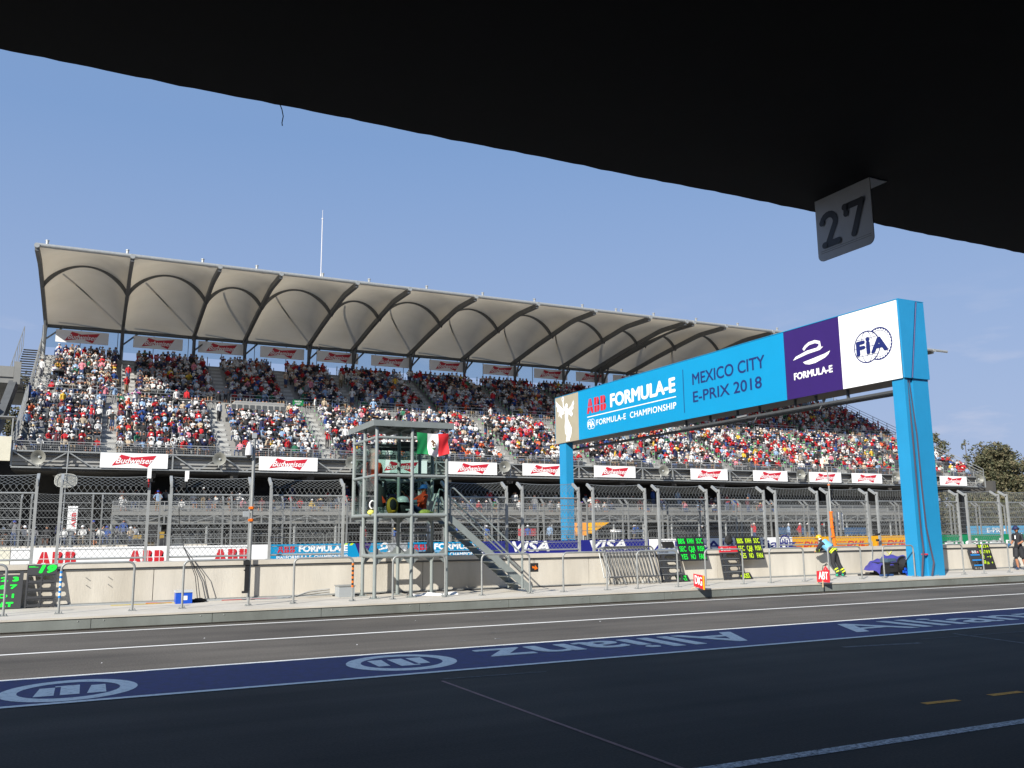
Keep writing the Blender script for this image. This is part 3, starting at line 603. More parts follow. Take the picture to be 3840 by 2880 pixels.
# ------------------------------------------------------------------ gantry
GX = 26.5; GZ0, GZ1 = 7.39, 10.33
t = thing('start_gantry', 'huge bright blue gantry spanning the track with printed sign faces', 'gantry', (GX+.65, 23, ZP))
def gface(b, y0, y1, z0, z1, mi): b.face([(GX-.02,y0,z0),(GX-.02,y1,z0),(GX-.02,y1,z1),(GX-.02,y0,z1)][::-1], mi)
GU = V(0,-1,0)
def GP(y, z, d=.0): return V(GX-.02-.008-d, y, z)
b = MB(); b.box(GX, 21.97, GZ0+.005, GX+1.35, 48.48, GZ1-.005)
b.build('beam', [STEELD], t)
def gpanel(name, y0, y1, mats, fn=None, label=None):
    b = MB(); b.box(GX-.02, y0+.004, GZ0, GX-.0005, y1-.004, GZ1); fn and fn(b); o = b.build(name, mats, t)
    if label: o['label'] = label
    return o
def winged(b):   # a generic winged figure holding a wreath up
    o = GP(48.45, GZ0); ux = GU*2.8; uy = UZ*2.93; D = V(-.002,0,0)
    b.poly2([(.42,.62),(.28,.60),(.30,.52),(.20,.60),(.14,.58),(.17,.68),(.08,.70),(.10,.78),(.03,.83),(.05,.88),(.01,.95),(.14,.86),(.28,.78),(.40,.70)], o, ux, uy, 1)
    b.poly2([(.60,.70),(.72,.76),(.84,.86),(.86,.78),(.82,.74),(.83,.68),(.76,.66),(.76,.60),(.68,.62),(.60,.60)], o+D, ux, uy, 1)
    b.poly2([(.47,.72),(.58,.72),(.60,.60),(.57,.50),(.66,.38),(.74,.28),(.72,.16),(.66,.06),(.62,.16),(.64,.02),(.46,.02),(.50,.12),(.44,.20),(.42,.34),(.45,.46),(.44,.58)], o+D*2, ux, uy, 1)
    b.poly2([(.48,.71),(.40,.80),(.38,.92),(.345,.92),(.36,.78),(.44,.66)], o+D*3, ux, uy, 1)
    ring2(b, o+ux*.52+uy*.775+D*4, ux, uy, 0, .058, 1, 14); ring2(b, o+ux*.36+uy*.945+D*4, ux, uy, .025, .055, 1, 14)
    b.poly2([(.60,.64),(.74,.58),(.78,.62),(.80,.56),(.74,.52),(.60,.60)], o+D*5, ux, uy, 1)
    for x0, y0, x1, y1 in ((.50,.46,.48,.20),(.55,.44,.57,.10),(.58,.46,.64,.24),(.46,.60,.57,.58),(.12,.84,.34,.68),(.14,.76,.34,.64),(.66,.70,.78,.78),(.49,.12,.52,.30)):
        b.poly2([(x0-.006,y0),(x0+.006,y0),(x1+.006,y1),(x1-.006,y1)], o+D*7, ux, uy, 0)
gpanel('sign_panel', 45.55, 48.48, [BEIGE, WHITE], winged, 'beige panel with a white winged figure')
def blue(b):
    def TX(s, y0, y1, z0, z1, mi, bold, sp=1.): put_text(b, s, GP(y0, z0), GU, UZ, y0-y1, z1-z0, mi, bold, 0, sp)
    abb_glyphs(b, GP(44.52, 8.84), GU, UZ, 2.2, .88, 1, 0, .02)
    TX('FORMULA-E', 41.9, 35.68, 8.88, 9.69, 2, .055)
    b.poly2([(0,0),(8.85,0),(8.85,.05),(0,.05)], GP(44.5,8.62), GU, UZ, 2)
    TX('FORMULA-E  CHAMPIONSHIP', 43.45, 35.67, 8.04, 8.38, 2, .018, 1.1)
    ring2(b, GP(44.22,8.19), GU, UZ, .27, .30, 2, 28); ring2(b, GP(43.9,8.19,.001), GU, UZ, .27, .30, 2, 28)
    put_text(b, 'FiA', GP(44.44,8.03,.002), GU, UZ, .75, .33, 2, .055)
    b.poly2([(0,0),(.05,0),(.05,2.2),(0,2.2)], GP(35.04,7.73), GU, UZ, 3)
    TX('MEXICO CITY', 34.28, 29.1, 9.01, 9.60, 3, .018); TX('E-PRIX 2018', 34.28, 29.36, 8.14, 8.69, 3, .018)
gpanel('sign_panel', 27.87, 45.55, [SKYB, REDV, WHITE, NAVYT], blue, 'bright blue panel with red, white and navy lettering')
def purp(b):
    e_logo(b, GP(27.38, 8.72), GU, UZ, 1, 1) if False else None
    o = GP(27.38, 8.66); s = 2.08; ux = GU; uy = UZ*.50
    b.poly2([(0,.33),(.42,.46),(.74,.50),(.83,.60),(.70,.62),(.40,.60),(.08,.46)], o, ux*s, UZ*s*.5, 1)
    stroke2(b, [(x*s,y*s*.5) for x,y in [(.30,.66),(.36,.77),(.46,.86),(.62,.88),(.735,.80),(.745,.66),(.68,.57)]], .13, o-V(.001,0,0), ux, UZ, 1)
    b.poly2([(0,.34),(.34,.345),(.70,.42),(.96,.50),(1,.36),(1,.40)], o-V(.0015,0,0), ux*s, UZ*s*.5, 1) if False else None
    b.poly2([(.27,.17),(.33,.07),(.44,.02),(.60,.03),(.86,.15),(.95,.25),(1.0,.38),(.86,.31),(.58,.24)], o, ux*s, UZ*s*.5, 1)
    put_text(b, 'FORMULA-E', GP(27.38, 8.15), GU, UZ, 2.14, .31, 1, .05)
gpanel('sign_panel', 24.78, 27.87, [PURP, WHITE], purp, 'purple panel with a white stylised letter e')
def fia(b):
    c = GP(23.46, 8.84); R = .63
    ring2(b, c, GU, UZ, R-.042, R, 1, 48)
    for k in (.45,): 
        for sx_ in (.45,): ring2(b, c-V(.001,0,0), GU*sx_, UZ, R-.035, R, 1, 40)
    b.poly2([(-R,-.008),(R,-.008),(R,.008),(-R,.008)], c, GU, UZ, 1); b.poly2([(-.008,-R),(.008,-R),(.008,R),(-.008,R)], c, GU, UZ, 1)
    for zz in (.33,-.33):
        hw = math.sqrt(R*R-zz*zz); b.poly2([(-hw,zz-.008),(hw,zz-.008),(hw,zz+.008),(-hw,zz+.008)], c, GU, UZ, 1)
    g = GP(22.90, 8.86); ring2(b, g, GU, UZ, .50, .515, 1, 40, 1, math.radians(-125), math.radians(125)); ring2(b, g, GU, UZ, .585, .63, 1, 40, 1, math.radians(-118), math.radians(118))
    for k in range(-9, 10):
        a = math.radians(k*12.5); ring2(b, g-V(.001,0,0), GU, UZ, .555, .605, 1, 1, 1, a-.06, a+.06)
    [put_text(b, g_, GP(y_, 8.53, .004), GU, UZ, w_, h_, 1, .075) for g_, y_, w_, h_ in (('F',23.98,.44,.60),('i',23.50,.20,.70),('A',23.28,.80,.60))]
gpanel('sign_panel', 21.97, 24.78, [WHITE, NAVYT], fia, 'white panel with a round navy emblem')
b = MB(); b.prism([(GX+.03,21.90,GZ0+.01),(GX+.36,21.90,GZ0+.01),(GX+.90,21.90,GZ1+.02),(GX+.0,21.90,GZ1+.02)], (0,.07,0)); b.prism([(GX+.41,21.90,GZ0+.01),(GX+1.34,21.90,GZ0+.01),(GX+1.34,21.90,GZ1),(GX+.96,21.90,GZ1)], (0,.07,0)); b.build('end_cladding', SKYB2, t)
b = MB(); b.prism([(GX+.36,21.93,GZ0+.02),(GX+.41,21.93,GZ0+.02),(GX+.96,21.93,GZ1),(GX+.90,21.93,GZ1)], (0,.03,0)); b.tube([(GX+.40,21.89,GZ0+.02),(GX+.62,21.89,8.6),(GX+.94,21.89,GZ1)], .022, 6)
b.build('end_seam', NAVYT, t)
b = MB(); b.box(GX-.01, 21.9, GZ1+.021, GX+1.36, 48.5, GZ1+.05); b.build('top_cladding', SKYB2, t)
b = MB(); b.box(GX-.02, 48.481, GZ0, GX+1.36, 48.52, GZ1); b.build('end_cladding', SKYB2, t)
b = MB(); b.prism([(GX+.05,21.97,ZP),(GX+.22,21.97,ZP),(GX+.22,22.04,ZP),(GX+.50,22.04,ZP),(GX+.50,21.97,ZP),(GX+1.31,21.97,ZP),(GX+1.31,22.5,ZP),(GX+.05,22.5,ZP)], (0,0,GZ0-ZP)); b.build('leg', SKYB2, t)
b = MB(); b.box(GX+.05, 47.3, .85, XU(2152,47.3,1850), 48.15, GZ0); b.build('leg', SKYB2, t)
b = MB(); b.tube([(GX+.35,35.8,7.0),(GX+.35,22.6,7.0)], .075, 8); b.tube([(GX+.95,48,7.02),(GX+.95,22.6,7.02)], .075, 8)
for y in (35.4,33.5,31.5,30.0,27.8,26.6,24.9): b.obox((GX+.35,y,7.0),(GX+.35,y,GZ0+.02),.12,.06); b.obox((GX+.35,y,7.0),(GX+.95,y,7.02),.05,.05)
for y in (26.3,30.2): b.tube([(GX+.35,y,7.0),(GX+.2,y,6.78)],.02,6)
b.tube([(GX+.1,30.6,7.05),(GX-.2,30.9,6.98)],.07,8); b.build('lighting_truss', STEELD, t)
b = MB(); b.tube([(GX+.2,22.5,7.02),(GX+.18,22.5,6.82)], .03, 8); b.ball((GX+.18,22.5,6.72), .06, 10, 6); b.build('camera', flat('camera_white', (.6,.6,.6), .4), t)
b = MB()   # cable bundles down the near leg
for (ox, mi, l_) in ((.20,0,0),(.225,1,0),(.25,0,0),(.44,0,1),(.465,1,1),(.49,0,1)):
    mi = 1 if ox in (.225,.465) else 0
    b.tube([(GX+.27+(ox-.3)*.4,21.99,GZ0-.05),(GX+ox-(.02 if l_ else .0),21.95,5.4),(GX+ox+.0,21.945,3.4),(GX+ox+.04*l_,21.94,2.0),(GX+ox+(.16 if l_ else .02),21.92,1.2),(GX+ox+(.18 if l_ else -.08)+(ox-.3)*.3,21.90,.75),(GX+ox+(.0 if l_ else -.26),21.84,ZP+.02)], .013 if not mi else .008, 6, mi)
b.build('cables', [flat('cable_navy', (.03,.035,.07), .6), flat('cable_maroon', (.10,.03,.04), .6)], t, smooth=True)
b = MB(); b.box(GX+.18,21.925,1.02,GX+.46,21.969,1.07); b.build('tape', REDV, t)
b = MB(); b.ball((GX+1.05, 22.3, GZ1+.12), .06, 8, 6, 0, (1.5,.9,1)); b.ball((GX+.97,22.3,GZ1+.18), .032, 8, 5); b.prism([(GX+.93,22.3,GZ1+.18),(GX+.95,22.29,GZ1+.19),(GX+.95,22.31,GZ1+.175)],(0,.004,0)); b.prism([(GX+1.1,22.28,GZ1+.13),(GX+1.22,22.29,GZ1+.10),(GX+1.1,22.32,GZ1+.11)],(0,.01,.01)); b.tube([(GX+1.05,22.3,GZ1+.08),(GX+1.05,22.3,GZ1+.05)],.006,4)
o = b.build('pigeon', flat('pigeon_grey', (.16,.17,.19), .8), origin=(GX+1.05,22.3,GZ1+.05), smooth=True); tag(o, 'small grey bird perched on top of the blue gantry', 'bird')
# ------------------------------------------------------------------ watchtower
TX0, TX1, TX2 = 6.80, 7.80, 8.80; TY0, TY1, TY2 = 22.42, 23.55, 24.62
TF, TM, TT = 2.43, 3.48, 4.50
t = thing('watchtower', 'grey steel marshal watchtower with green glass cabin and side stairs', 'tower', (7.8, 23, ZP))
TW = t
def post(b, x, y, z0, z1, r=.049): b.tube([(x,y,z0),(x,y,z1)], r, 12)
for x in (TX0, TX1, TX2):
    for y in (TY0, TY1):
        b = MB(); post(b, x, y, ZP, 4.86); b.box(x-.11,y-.11,ZP+.001,x+.11,y+.11,ZP+.018)
        for dx in (-.08,.08):
            for dy in (-.08,.08): b.lathe((x+dx,y+dy,ZP+.018), [(.012,0),(.012,.04)], 6)
        b.build('leg', TOWER, t, smooth=True)
for x in (TX0, TX2):
    b = MB(); post(b, x, TY2, TF-.04, 4.8, .05); b.build('corner_post', TOWER, t, smooth=True)
b = MB()
for z, r in ((TF,.052),(TM,.042),(TT,.042),(1.36,.055)):
    b.tube([(TX0,TY0,z),(TX2,TY0,z)], r, 10); 
    ye = TY2 if z > 2 else TY1
    for x in (TX0, TX2): b.tube([(x,TY0,z),(x,ye,z)], r, 10)
    if z > 2: b.tube([(TX0,ye,z),(TX2,ye,z)], r, 10)
    else: b.tube([(TX0,TY1,z),(TX2,TY1,z)], r, 10)
b.build('beam', TOWER, t, smooth=True)
b = MB()
def gus(p_, o_): b_ = MB(); b_.prism(p_, o_); b_.build('gusset_plate', TOWERD, t)
for x in (TX0, TX1, TX2):
    for y in (TY0, TY1):
        for sx in (-1, 1):
            if (x == TX0 and sx < 0) or (x == TX2 and sx > 0): continue
            gus([(x,y,1.36-.27),(x+sx*.26,y,1.36-.02),(x+sx*.26,y,1.36+.02),(x,y,1.36+.27)], (0,.012,0))
            gus([(x,y,TF-.25),(x+sx*.24,y,TF-.02),(x,y,TF-.02)], (0,.012,0))
for x in (TX0, TX1, TX2):
    for z in (TF,):
        for sx in (-1,1):
            if (x == TX0 and sx < 0) or (x == TX2 and sx > 0): continue
            gus([(x,TY0-.0,TF+.02),(x+sx*.15,TY0,TF+.02),(x,TY0,TF+.19)], (0,.012,0)); gus([(x,TY0,TM-.18),(x+sx*.14,TY0,TM-.02),(x,TY0,TM-.02)], (0,.012,0))
for x in (TX0, TX2):
    for sy in (-1,1):
        if sy < 0: gus([(x,TY1,1.09),(x,TY1-.26,1.34),(x,TY1-.26,1.38),(x,TY1,1.63)], (.012,0,0))
        else: gus([(x,TY0,1.09),(x,TY0+.26,1.34),(x,TY0+.26,1.38),(x,TY0,1.63)], (.012,0,0))

b = MB(); b.box(TX0+.03, TY0+.03, TF-.05, TX2-.03, TY2-.03, TF-.012); b.box(TX0+.06, TY0+.06, TF-.14, TX0+.14, TY2-.06, TF-.052); b.box(TX2-.14, TY0+.06, TF-.14, TX2-.06, TY2-.06, TF-.052)
b.build('floor', TOWERD, t)
b = MB(); rz0, rz1 = 4.83, 4.95
b.box(TX0-.14, TY0-.15, rz0+.03, TX2+.16, TY2+.20, rz1); b.box(TX0-.14, TY0-.15, rz0-.04, TX2+.16, TY0-.12, rz0+.03); b.box(TX0-.14, TY0-.12, rz0-.04, TX0-.11, TY2+.2, rz0+.03)
for x in (TX0+.5, TX1, TX2-.5): b.box(x-.03, TY0-.1, rz0-.05, x+.03, TY2+.15, rz0+.029)
b.obox((TX0,TY0,rz0-.02),(TX2,TY2,rz0-.02),.05,.05)
b.build('roof', TOWERD, t)
def pane(pts, n):
    b = MB(); b.prism(pts, n); b.build('glass_pane', GLASS, t)
for (xa, xb) in ((TX0+.07,TX1-.07),(TX1+.07,TX2-.07)):
    for za, zb_ in ((TF+.06,TM-.06),(TM+.06,TT-.14)):
        pane([(xa,TY0+.02,za),(xb,TY0+.02,za),(xb,TY0+.02,zb_),(xa,TY0+.02,zb_)], (0,.008,0))
        pane([(xa,TY2-.02,za),(xb,TY2-.02,za),(xb,TY2-.02,zb_),(xa,TY2-.02,zb_)], (0,.008,0))
for (ya_, yb_) in ((TY0+.07,TY1-.07),(TY1+.07,TY2-.07)):
    for za, zb_ in ((TF+.06,TM-.06),(TM+.06,TT-.14)):
        pane([(TX0,ya_,za),(TX0,yb_,za),(TX0,yb_,zb_),(TX0,ya_,zb_)], (.008,0,0))
b = MB(); b.box(TX1+.25,TY2-.06,TT+.0,TX2-.05,TY2-.03,TT+.14); b.box(TX1-.6,TY2-.05,TT-.15,TX1+.9,TY2-.03,TT-.05); b.build('rear_panel', STEELD, t)
# stairs down the right side
sx0, sz0, sx1, sz1 = 8.93, 2.30, 11.42, ZP
def stair_at(k): return sx0+(sx1-sx0)*k, sz0+(sz1-sz0)*k
YA, YB = 22.52, 23.42
ST = bpy.data.objects.new('staircase', None); COL.objects.link(ST); attach(ST, t); BASE[ST.name] = Vector((0,0,0)); ST.empty_display_size = .2
for y in (YA, YB):
    b = MB(); b.prism([(sx0-.02,y,sz0-.02),(sx1-.10,y,ZP+.004),(sx1+.03,y,ZP+.004),(sx1+.03,y,ZP+.16),(sx0-.02,y,sz0+.20)], (0,.02,0)); b.build('stringer', TOWER if y == YA else TOWERD, ST)
for i in range(9):
    x, z = stair_at((i+.6)/9.6); b = MB(); b.box(x-.13, YA+.022, z+.0, x+.14, YB-.002, z+.028); b.box(x+.135, YA+.022, z-.03, x+.14, YB-.002, z-.001); b.build('tread', TOWERD, ST)
for y in (YA+.01, YB+.01):
    b = MB(); up_ = [(sx0+.02,y,2.3),(sx0+.02,y,3.1),(sx0+.05,y,3.18),(sx0+.13,y,3.17)]; 
    x, z = sx1-.28, 1.28; b.tube(up_+[(x,y,z+.06),(x+.02,y,z),(x+.02,y,ZP+.1)], .024, 8)
    b.tube([(sx0+.05,y,2.72),(x,y,.86)], .02, 8); b.tube([(sx0+.02,y,2.3),(sx0+.02,y,2.75)], .022, 8)
    b.tube([(x+.0,y,ZP+.08),(x+.0,y,1.25)], .022, 8)
    b.build('handrail', TOWER, ST, smooth=True)
b = MB(); y = TY2-.5; b.tube([(TX2-.38,23.4,TF),(TX2-.38,23.4,3.1),(TX2-.33,23.4,3.22),(TX2-.2,23.4,3.25),(TX2-.06,23.4,3.16),(TX2-.06,23.4,TF+.5)], .024, 8); b.build('handrail', TOWER, t, smooth=True)
b = MB(); b.box(TX2-.75,TY1+.2,TF-.5,TX2+.15,TY1+.9,TF-.44); b.build('landing', TOWERD, t)
# flag hung from the cabin
b = MB(); G_, W__, R__ = flat('flag_green', srgb(0,132,72), .8), flat('flag_white', (.74,.74,.72), .8), flat('flag_red', srgb(216,34,44), .8)
fx0, fx1 = TX1+.075, TX2-.0; fz1, fz0 = 4.66, 4.06; nx, nz_ = 36, 14; base = len(b.v)
def fl_pt(i, j):
    s = i/nx; q = j/nz_; x = fx0+(fx1-fx0)*s + .02*q*math.sin(3*s); 
    y = TY0-.13 - .045*math.sin(9*s*(1+.3*q)+3.4*q)*(.35+.9*q) - .03*math.sin(21*s+6*q)*q - .03*q*(1-s)
    z = fz1-(fz1-fz0)*q*(1-.05*math.sin(2.6*s*math.pi)) - .025*math.sin(math.pi*s)*1.0
    return (x, y, z)
for j in range(nz_+1):
    for i in range(nx+1): b.v.append(fl_pt(i, j))
for j in range(nz_):
    for i in range(nx):
        b.f.append((base+j*(nx+1)+i, base+(j+1)*(nx+1)+i, base+(j+1)*(nx+1)+i+1, base+j*(nx+1)+i+1)); b.m.append(0 if i < 12 else (1 if i < 24 else 2))
def fl_at(s, q): return Vector(fl_pt(s*nx, q*nz_))+V(0,-.006,0)
def blob(pts, mi):
    c = fl_at(sum(p[0] for p in pts)/len(pts), sum(p[1] for p in pts)/len(pts)); P = [fl_at(*p) for p in pts]
    for k in range(len(P)): b.face([c, P[(k+1)%len(P)], P[k]], mi)
def warc(cx, cy_2, rx, ry, a0, a1, n): return [(cx+rx*math.cos(math.radians(a0+(a1-a0)*k/n)), cy_2+ry*math.sin(math.radians(a0+(a1-a0)*k/n))) for k in range(n+1)]
oa = warc(.5,.50,.085,.225,15,165,10); ia = warc(.5,.50,.065,.17,15,165,10)
for k in range(10): b.face([fl_at(*oa[k]), fl_at(*oa[k+1]), fl_at(*ia[k+1]), fl_at(*ia[k])], 3)
blob([(.44,.36),(.47,.28),(.51,.27),(.53,.33),(.56,.38),(.575,.50),(.55,.56),(.52,.52),(.50,.60),(.47,.56),(.455,.47),(.48,.44),(.47,.38)], 4)
blob([(.455,.34),(.44,.36),(.425,.42),(.44,.41)], 4); blob([(.47,.62),(.53,.62),(.54,.68),(.46,.68)], 3)
o = b.build('national_flag', [G_, W__, R__, flat('flag_wreath', srgb(60,110,60), .8), flat('flag_bird', srgb(96,66,44), .8)], origin=((fx0+fx1)/2, TY0-.08, fz1), smooth=True)
tag(o, 'green white and red national flag hung on the watchtower front', 'flag')
# ------------------------------------------------------------------ human builder
SKIN = flat('skin_tan', srgb(186,130,98), .6); SKIND = flat('skin_brown', srgb(140,92,66), .6); HAIR = flat('hair_dark', (.018,.014,.011), .6)
def skin_mesh(J, E, root, sub):
    names = list(J); me = bpy.data.meshes.new('sk'); ob = bpy.data.objects.new('sk', me); COL.objects.link(ob)
    me.from_pydata([J[n][0] for n in names], [(names.index(a), names.index(c)) for a, c in E], [])
    sk = ob.modifiers.new('s', 'SKIN'); sk.use_smooth_shade = True; sk.branch_smoothing = .3
    ly = me.skin_vertices[0].data
    for i, n in enumerate(names):
        r = J[n][1]; ly[i].radius = r if isinstance(r, tuple) else (r, r); ly[i].use_root = (n == root)
    if sub: sm = ob.modifiers.new('b', 'SUBSURF'); sm.levels = sub; sm.render_levels = sub
    dg = bpy.context.evaluated_depsgraph_get(); ev = ob.evaluated_get(dg); m2 = ev.to_mesh()
    v = [tuple(p.co) for p in m2.vertices]; f = [tuple(p.vertices) for p in m2.polygons]
    ev.to_mesh_clear(); bpy.data.objects.remove(ob); bpy.data.meshes.remove(me); return v, f
BE = [('pelvis','waist'),('waist','chest'),('chest','neck'),('neck','head0'),('head0','head1'),
      ('chest','shL'),('shL','elL'),('elL','wrL'),('chest','shR'),('shR','elR'),('elR','wrR'),
      ('pelvis','hipL'),('hipL','knL'),('knL','anL'),('anL','toL'),('pelvis','hipR'),('hipR','knR'),('knR','anR'),('anR','toR')]
# region of each bone: 0 skin, 1 top, 2 trousers, 3 hair, 4 cap, 5 shoes, 6 sleeve end (forearm)
REG = {('neck','head0'):0,('head0','head1'):0,('elL','wrL'):6,('elR','wrR'):6,('pelvis','hipL'):2,('hipL','knL'):2,('knL','anL'):7,('anL','toL'):5,('pelvis','hipR'):2,('hipR','knR'):2,('knR','anR'):7,('anR','toR'):5,('wrL','haL'):0,('wrR','haR'):0,('chest','neck'):1}
def segd(p, a, b_):
    d = b_-a; t_ = max(0, min(1, (p-a).dot(d)/max(d.length_squared, 1e-9))); return (p-(a+d*t_)).length
def regions(v, f, J, E):
    P = {n: Vector(J[n][0]) for n in J}; out = []
    rad = lambda n: (J[n][1] if not isinstance(J[n][1], tuple) else sum(J[n][1])/2)
    h0, h1 = P['head0'], P['head1']; up = (h1-h0).normalized(); fw = P.get('face', None)
    for q in f:
        c = Vector((0,0,0))
        for i in q: c += Vector(v[i])
        c /= len(q); best = None
        for a, d in E:
            if 'face' in (a, d): continue
            s = segd(c, P[a], P[d])/max(.02, (rad(a)+rad(d))/2)
            if best is None or s < best[0]: best = (s, (a, d))
        r = REG.get(best[1], 1)
        if best[1] == ('head0','head1'):
            t_ = (c-h0).dot(up)/(h1-h0).length; back = (c-h0).dot(FACE[0]) < -.01
            if t_ > .72 or (back and t_ > -.2): r = 3
        out.append(r)
    return out
FACE = [Vector((0,-1,0))]
def standing():
    return dict(pelvis=((0,0,.95),(.155,.11)), waist=((0,0,1.10),(.14,.10)), chest=((0,0,1.32),(.165,.11)), neck=((0,.01,1.475),.052), head0=((0,-.01,1.56),.082), head1=((0,-.015,1.66),.088),
        shL=((.18,0,1.41),.062), elL=((.23,.03,1.13),.044), wrL=((.24,-.04,.89),.033), shR=((-.18,0,1.41),.062), elR=((-.23,.03,1.13),.044), wrR=((-.24,-.04,.89),.033),
        hipL=((.09,0,.89),.098), knL=((.10,-.02,.49),.062), anL=((.10,.02,.09),.042), toL=((.11,-.13,.045),.038), hipR=((-.09,0,.89),.098), knR=((-.10,-.02,.49),.062), anR=((-.10,.02,.09),.042), toR=((-.11,-.13,.045),.038))
def seated(lean=0., arms=0, knee=.13):
    y = -lean
    J = dict(pelvis=((0,0,.53),(.16,.12)), waist=((0,y*.3,.68),(.145,.105)), chest=((0,y*.75,.88),(.17,.11)), neck=((0,y*1.0,1.035),.052), head0=((0,y*1.1-.015,1.12),.082), head1=((0,y*1.15-.02,1.22),.088),
        shL=((.18,y*.85,.97),.062), shR=((-.18,y*.85,.97),.062), hipL=((.09,-.03,.50),.10), knL=((knee,-.43,.50),.068), anL=((knee,-.40,.10),.044), toL=((knee+.01,-.54,.05),.038),
        hipR=((-.09,-.03,.50),.10), knR=((-knee,-.43,.50),.068), anR=((-knee,-.40,.10),.044), toR=((-knee-.01,-.54,.05),.038))
    A = {0: ((.25,y-.08,.74),(.13,y-.30,.62)), 1: ((.27,y-.14,.78),(.06,y-.26,.80)), 2: ((.24,y-.20,.80),(.08,y-.18,1.06)), 3: ((.30,y-.16,.98),(.16,y-.15,1.25)), 4: ((.24,y-.02,.72),(.20,y-.26,.60))}
    for s, sg in (('L',1),('R',-1)):
        k = arms[0 if s == 'L' else 1] if isinstance(arms, tuple) else arms
        e_, w_ = A[k]; J['el'+s] = ((sg*e_[0],e_[1],e_[2]),.044); J['wr'+s] = ((sg*w_[0],w_[1],w_[2]),.036)
    return J
def cap_mesh(J, kind='cap', fw=Vector((0,-1,0)), k=1.0):
    h0, h1 = Vector(J['head0'][0]), Vector(J['head1'][0]); up = (h1-h0).normalized(); c = h0+(h1-h0)*.62; fw = (fw-up*fw.dot(up)).normalized(); sd = up.cross(fw)
    b = MB(); n = 10; R = .103*k; rows = [(1.0,-.01),(.97,.03),(.80,.07),(.42,.095)]
    for r, h in rows:
        for j in range(n): a = 2*math.pi*j/n; b.v.append(tuple(c+up*h*k+(fw*math.cos(a)+sd*math.sin(a))*R*r))
    for i in range(3):
        for j in range(n): b.f.append((i*n+j, i*n+(j+1)%n, (i+1)*n+(j+1)%n, (i+1)*n+j)); b.m.append(0)
    b.f.append(tuple(3*n+j for j in range(n))); b.m.append(0)
    if kind == 'cap':
        P = [c+(fw*math.cos(a)+sd*math.sin(a))*R*.98+up*.006 for a in [math.radians(x) for x in (-62,-30,0,30,62)]]; Q = [c+fw*(R+.085*k*math.cos(a*1.3))*1+sd*R*.92*math.sin(a)-up*.012 for a in [math.radians(x) for x in (-62,-30,0,30,62)]]
        for i in range(4): b.face([P[i],Q[i],Q[i+1],P[i+1]], 0); b.face([P[i]-up*.008,P[i+1]-up*.008,Q[i+1]-up*.008,Q[i]-up*.008], 0)
    elif kind == 'hat':
        for j in range(n):
            a0, a1 = 2*math.pi*j/n, 2*math.pi*(j+1)/n; d0 = fw*math.cos(a0)+sd*math.sin(a0); d1 = fw*math.cos(a1)+sd*math.sin(a1)
            b.face([c+d0*R, c+d0*R*1.9-up*.02, c+d1*R*1.9-up*.02, c+d1*R], 0)
    return b
def hand(b, wr, d, palm_n, side, curl=.5, s=1., mi=0):
    """palm plus four bent fingers and a thumb; d along the hand, palm_n out of the palm, side towards the thumb"""
    d = d.normalized(); palm_n = (palm_n-d*palm_n.dot(d)).normalized(); side = d.cross(palm_n)*(1 if d.cross(palm_n).dot(side) > 0 else -1)
    c = wr+d*.045*s
    J = {'w': (tuple(wr), .024*s), 'p': (tuple(wr+d*.05*s), (.036*s,.016*s)), 'k': (tuple(wr+d*.085*s), (.036*s,.014*s))}
    v, f = skin_mesh(J, [('w','p'),('p','k')], 'w', 1); b.add(v, f, [mi]*len(f))
    for i, (o, L) in enumerate(((.030,.068),(.010,.078),(-.010,.072),(-.029,.056))):
        p = wr+d*.082*s+side*o*s; pts = [p]; a = 0; dd = d
        for q, fr in enumerate((.45,.32,.23)):
            a += curl*(.6+.3*q); dd = d*math.cos(a)+palm_n*math.sin(a); pts.append(pts[-1]+dd*L*fr*s)
        b.tube(pts, [.0095*s,.009*s,.008*s,.006*s], 6, mi)
    p = wr+d*.03*s+side*.026*s; b.tube([p, p+(side*.7+d*.6)*.032*s+palm_n*.008*s, p+(side*.6+d*1.0)*.05*s+palm_n*.022*s, p+(side*.45+d*1.2)*.062*s+palm_n*.034*s], [.012*s,.011*s,.0095*s,.007*s], 6, mi)
def hero(J, fw, sleeves=True, shorts=False, sub=2, mats=None, hands=None, name='body', parent=None, extra_reg=None):
    """one continuous body with hands, ears, nose and eyes; returns the object"""
    FACE[0] = fw.normalized(); h0, h1 = Vector(J['head0'][0]), Vector(J['head1'][0]); up = (h1-h0).normalized(); f_ = (fw-up*fw.dot(up)).normalized(); sd = up.cross(f_)
    E = list(BE); v, f = skin_mesh(J, E, 'pelvis', sub); reg = regions(v, f, J, E)
    reg = [{6: (1 if sleeves else 0), 7: (0 if shorts else 2)}.get(r, r) for r in reg]
    b = MB(); b.add(v, f, reg)
    hc = h0+(h1-h0)*.45
    b.lathe(hc+f_*.074-up*.012, [(.004,.03),(.013,.018),(.017,.0)], 6, 0, f_+up*-.2)
    for s in (1,-1):
        b.ball(hc+f_*.074+sd*.032*s+up*.022, .011, 6, 4, 3); b.ball(hc+sd*.088*s-f_*.0, .026, 7, 5, 0, (.5,.7,1.1))
        b.obox(hc+f_*.082+sd*.018*s+up*.042, hc+f_*.074+sd*.048*s+up*.042, .008, .008, 3)
    b.obox(hc+f_*.080+sd*.024-up*.050, hc+f_*.080-sd*.024-up*.050, .008, .008, 6)
    for (wn, d, pn, sdv, cl) in hands or []: hand(b, Vector(J[wn][0]), d, pn, sdv, cl)
    o = b.build(name, mats, parent, smooth=True); return o
def put(J, R=None, T=(0,0,0)):
    R = R or Matrix.Identity(3); return {k: (tuple(R @ Vector(p) + Vector(T)), r) for k, (p, r) in J.items()}
LIP = flat('lip', srgb(150,84,72), .6)
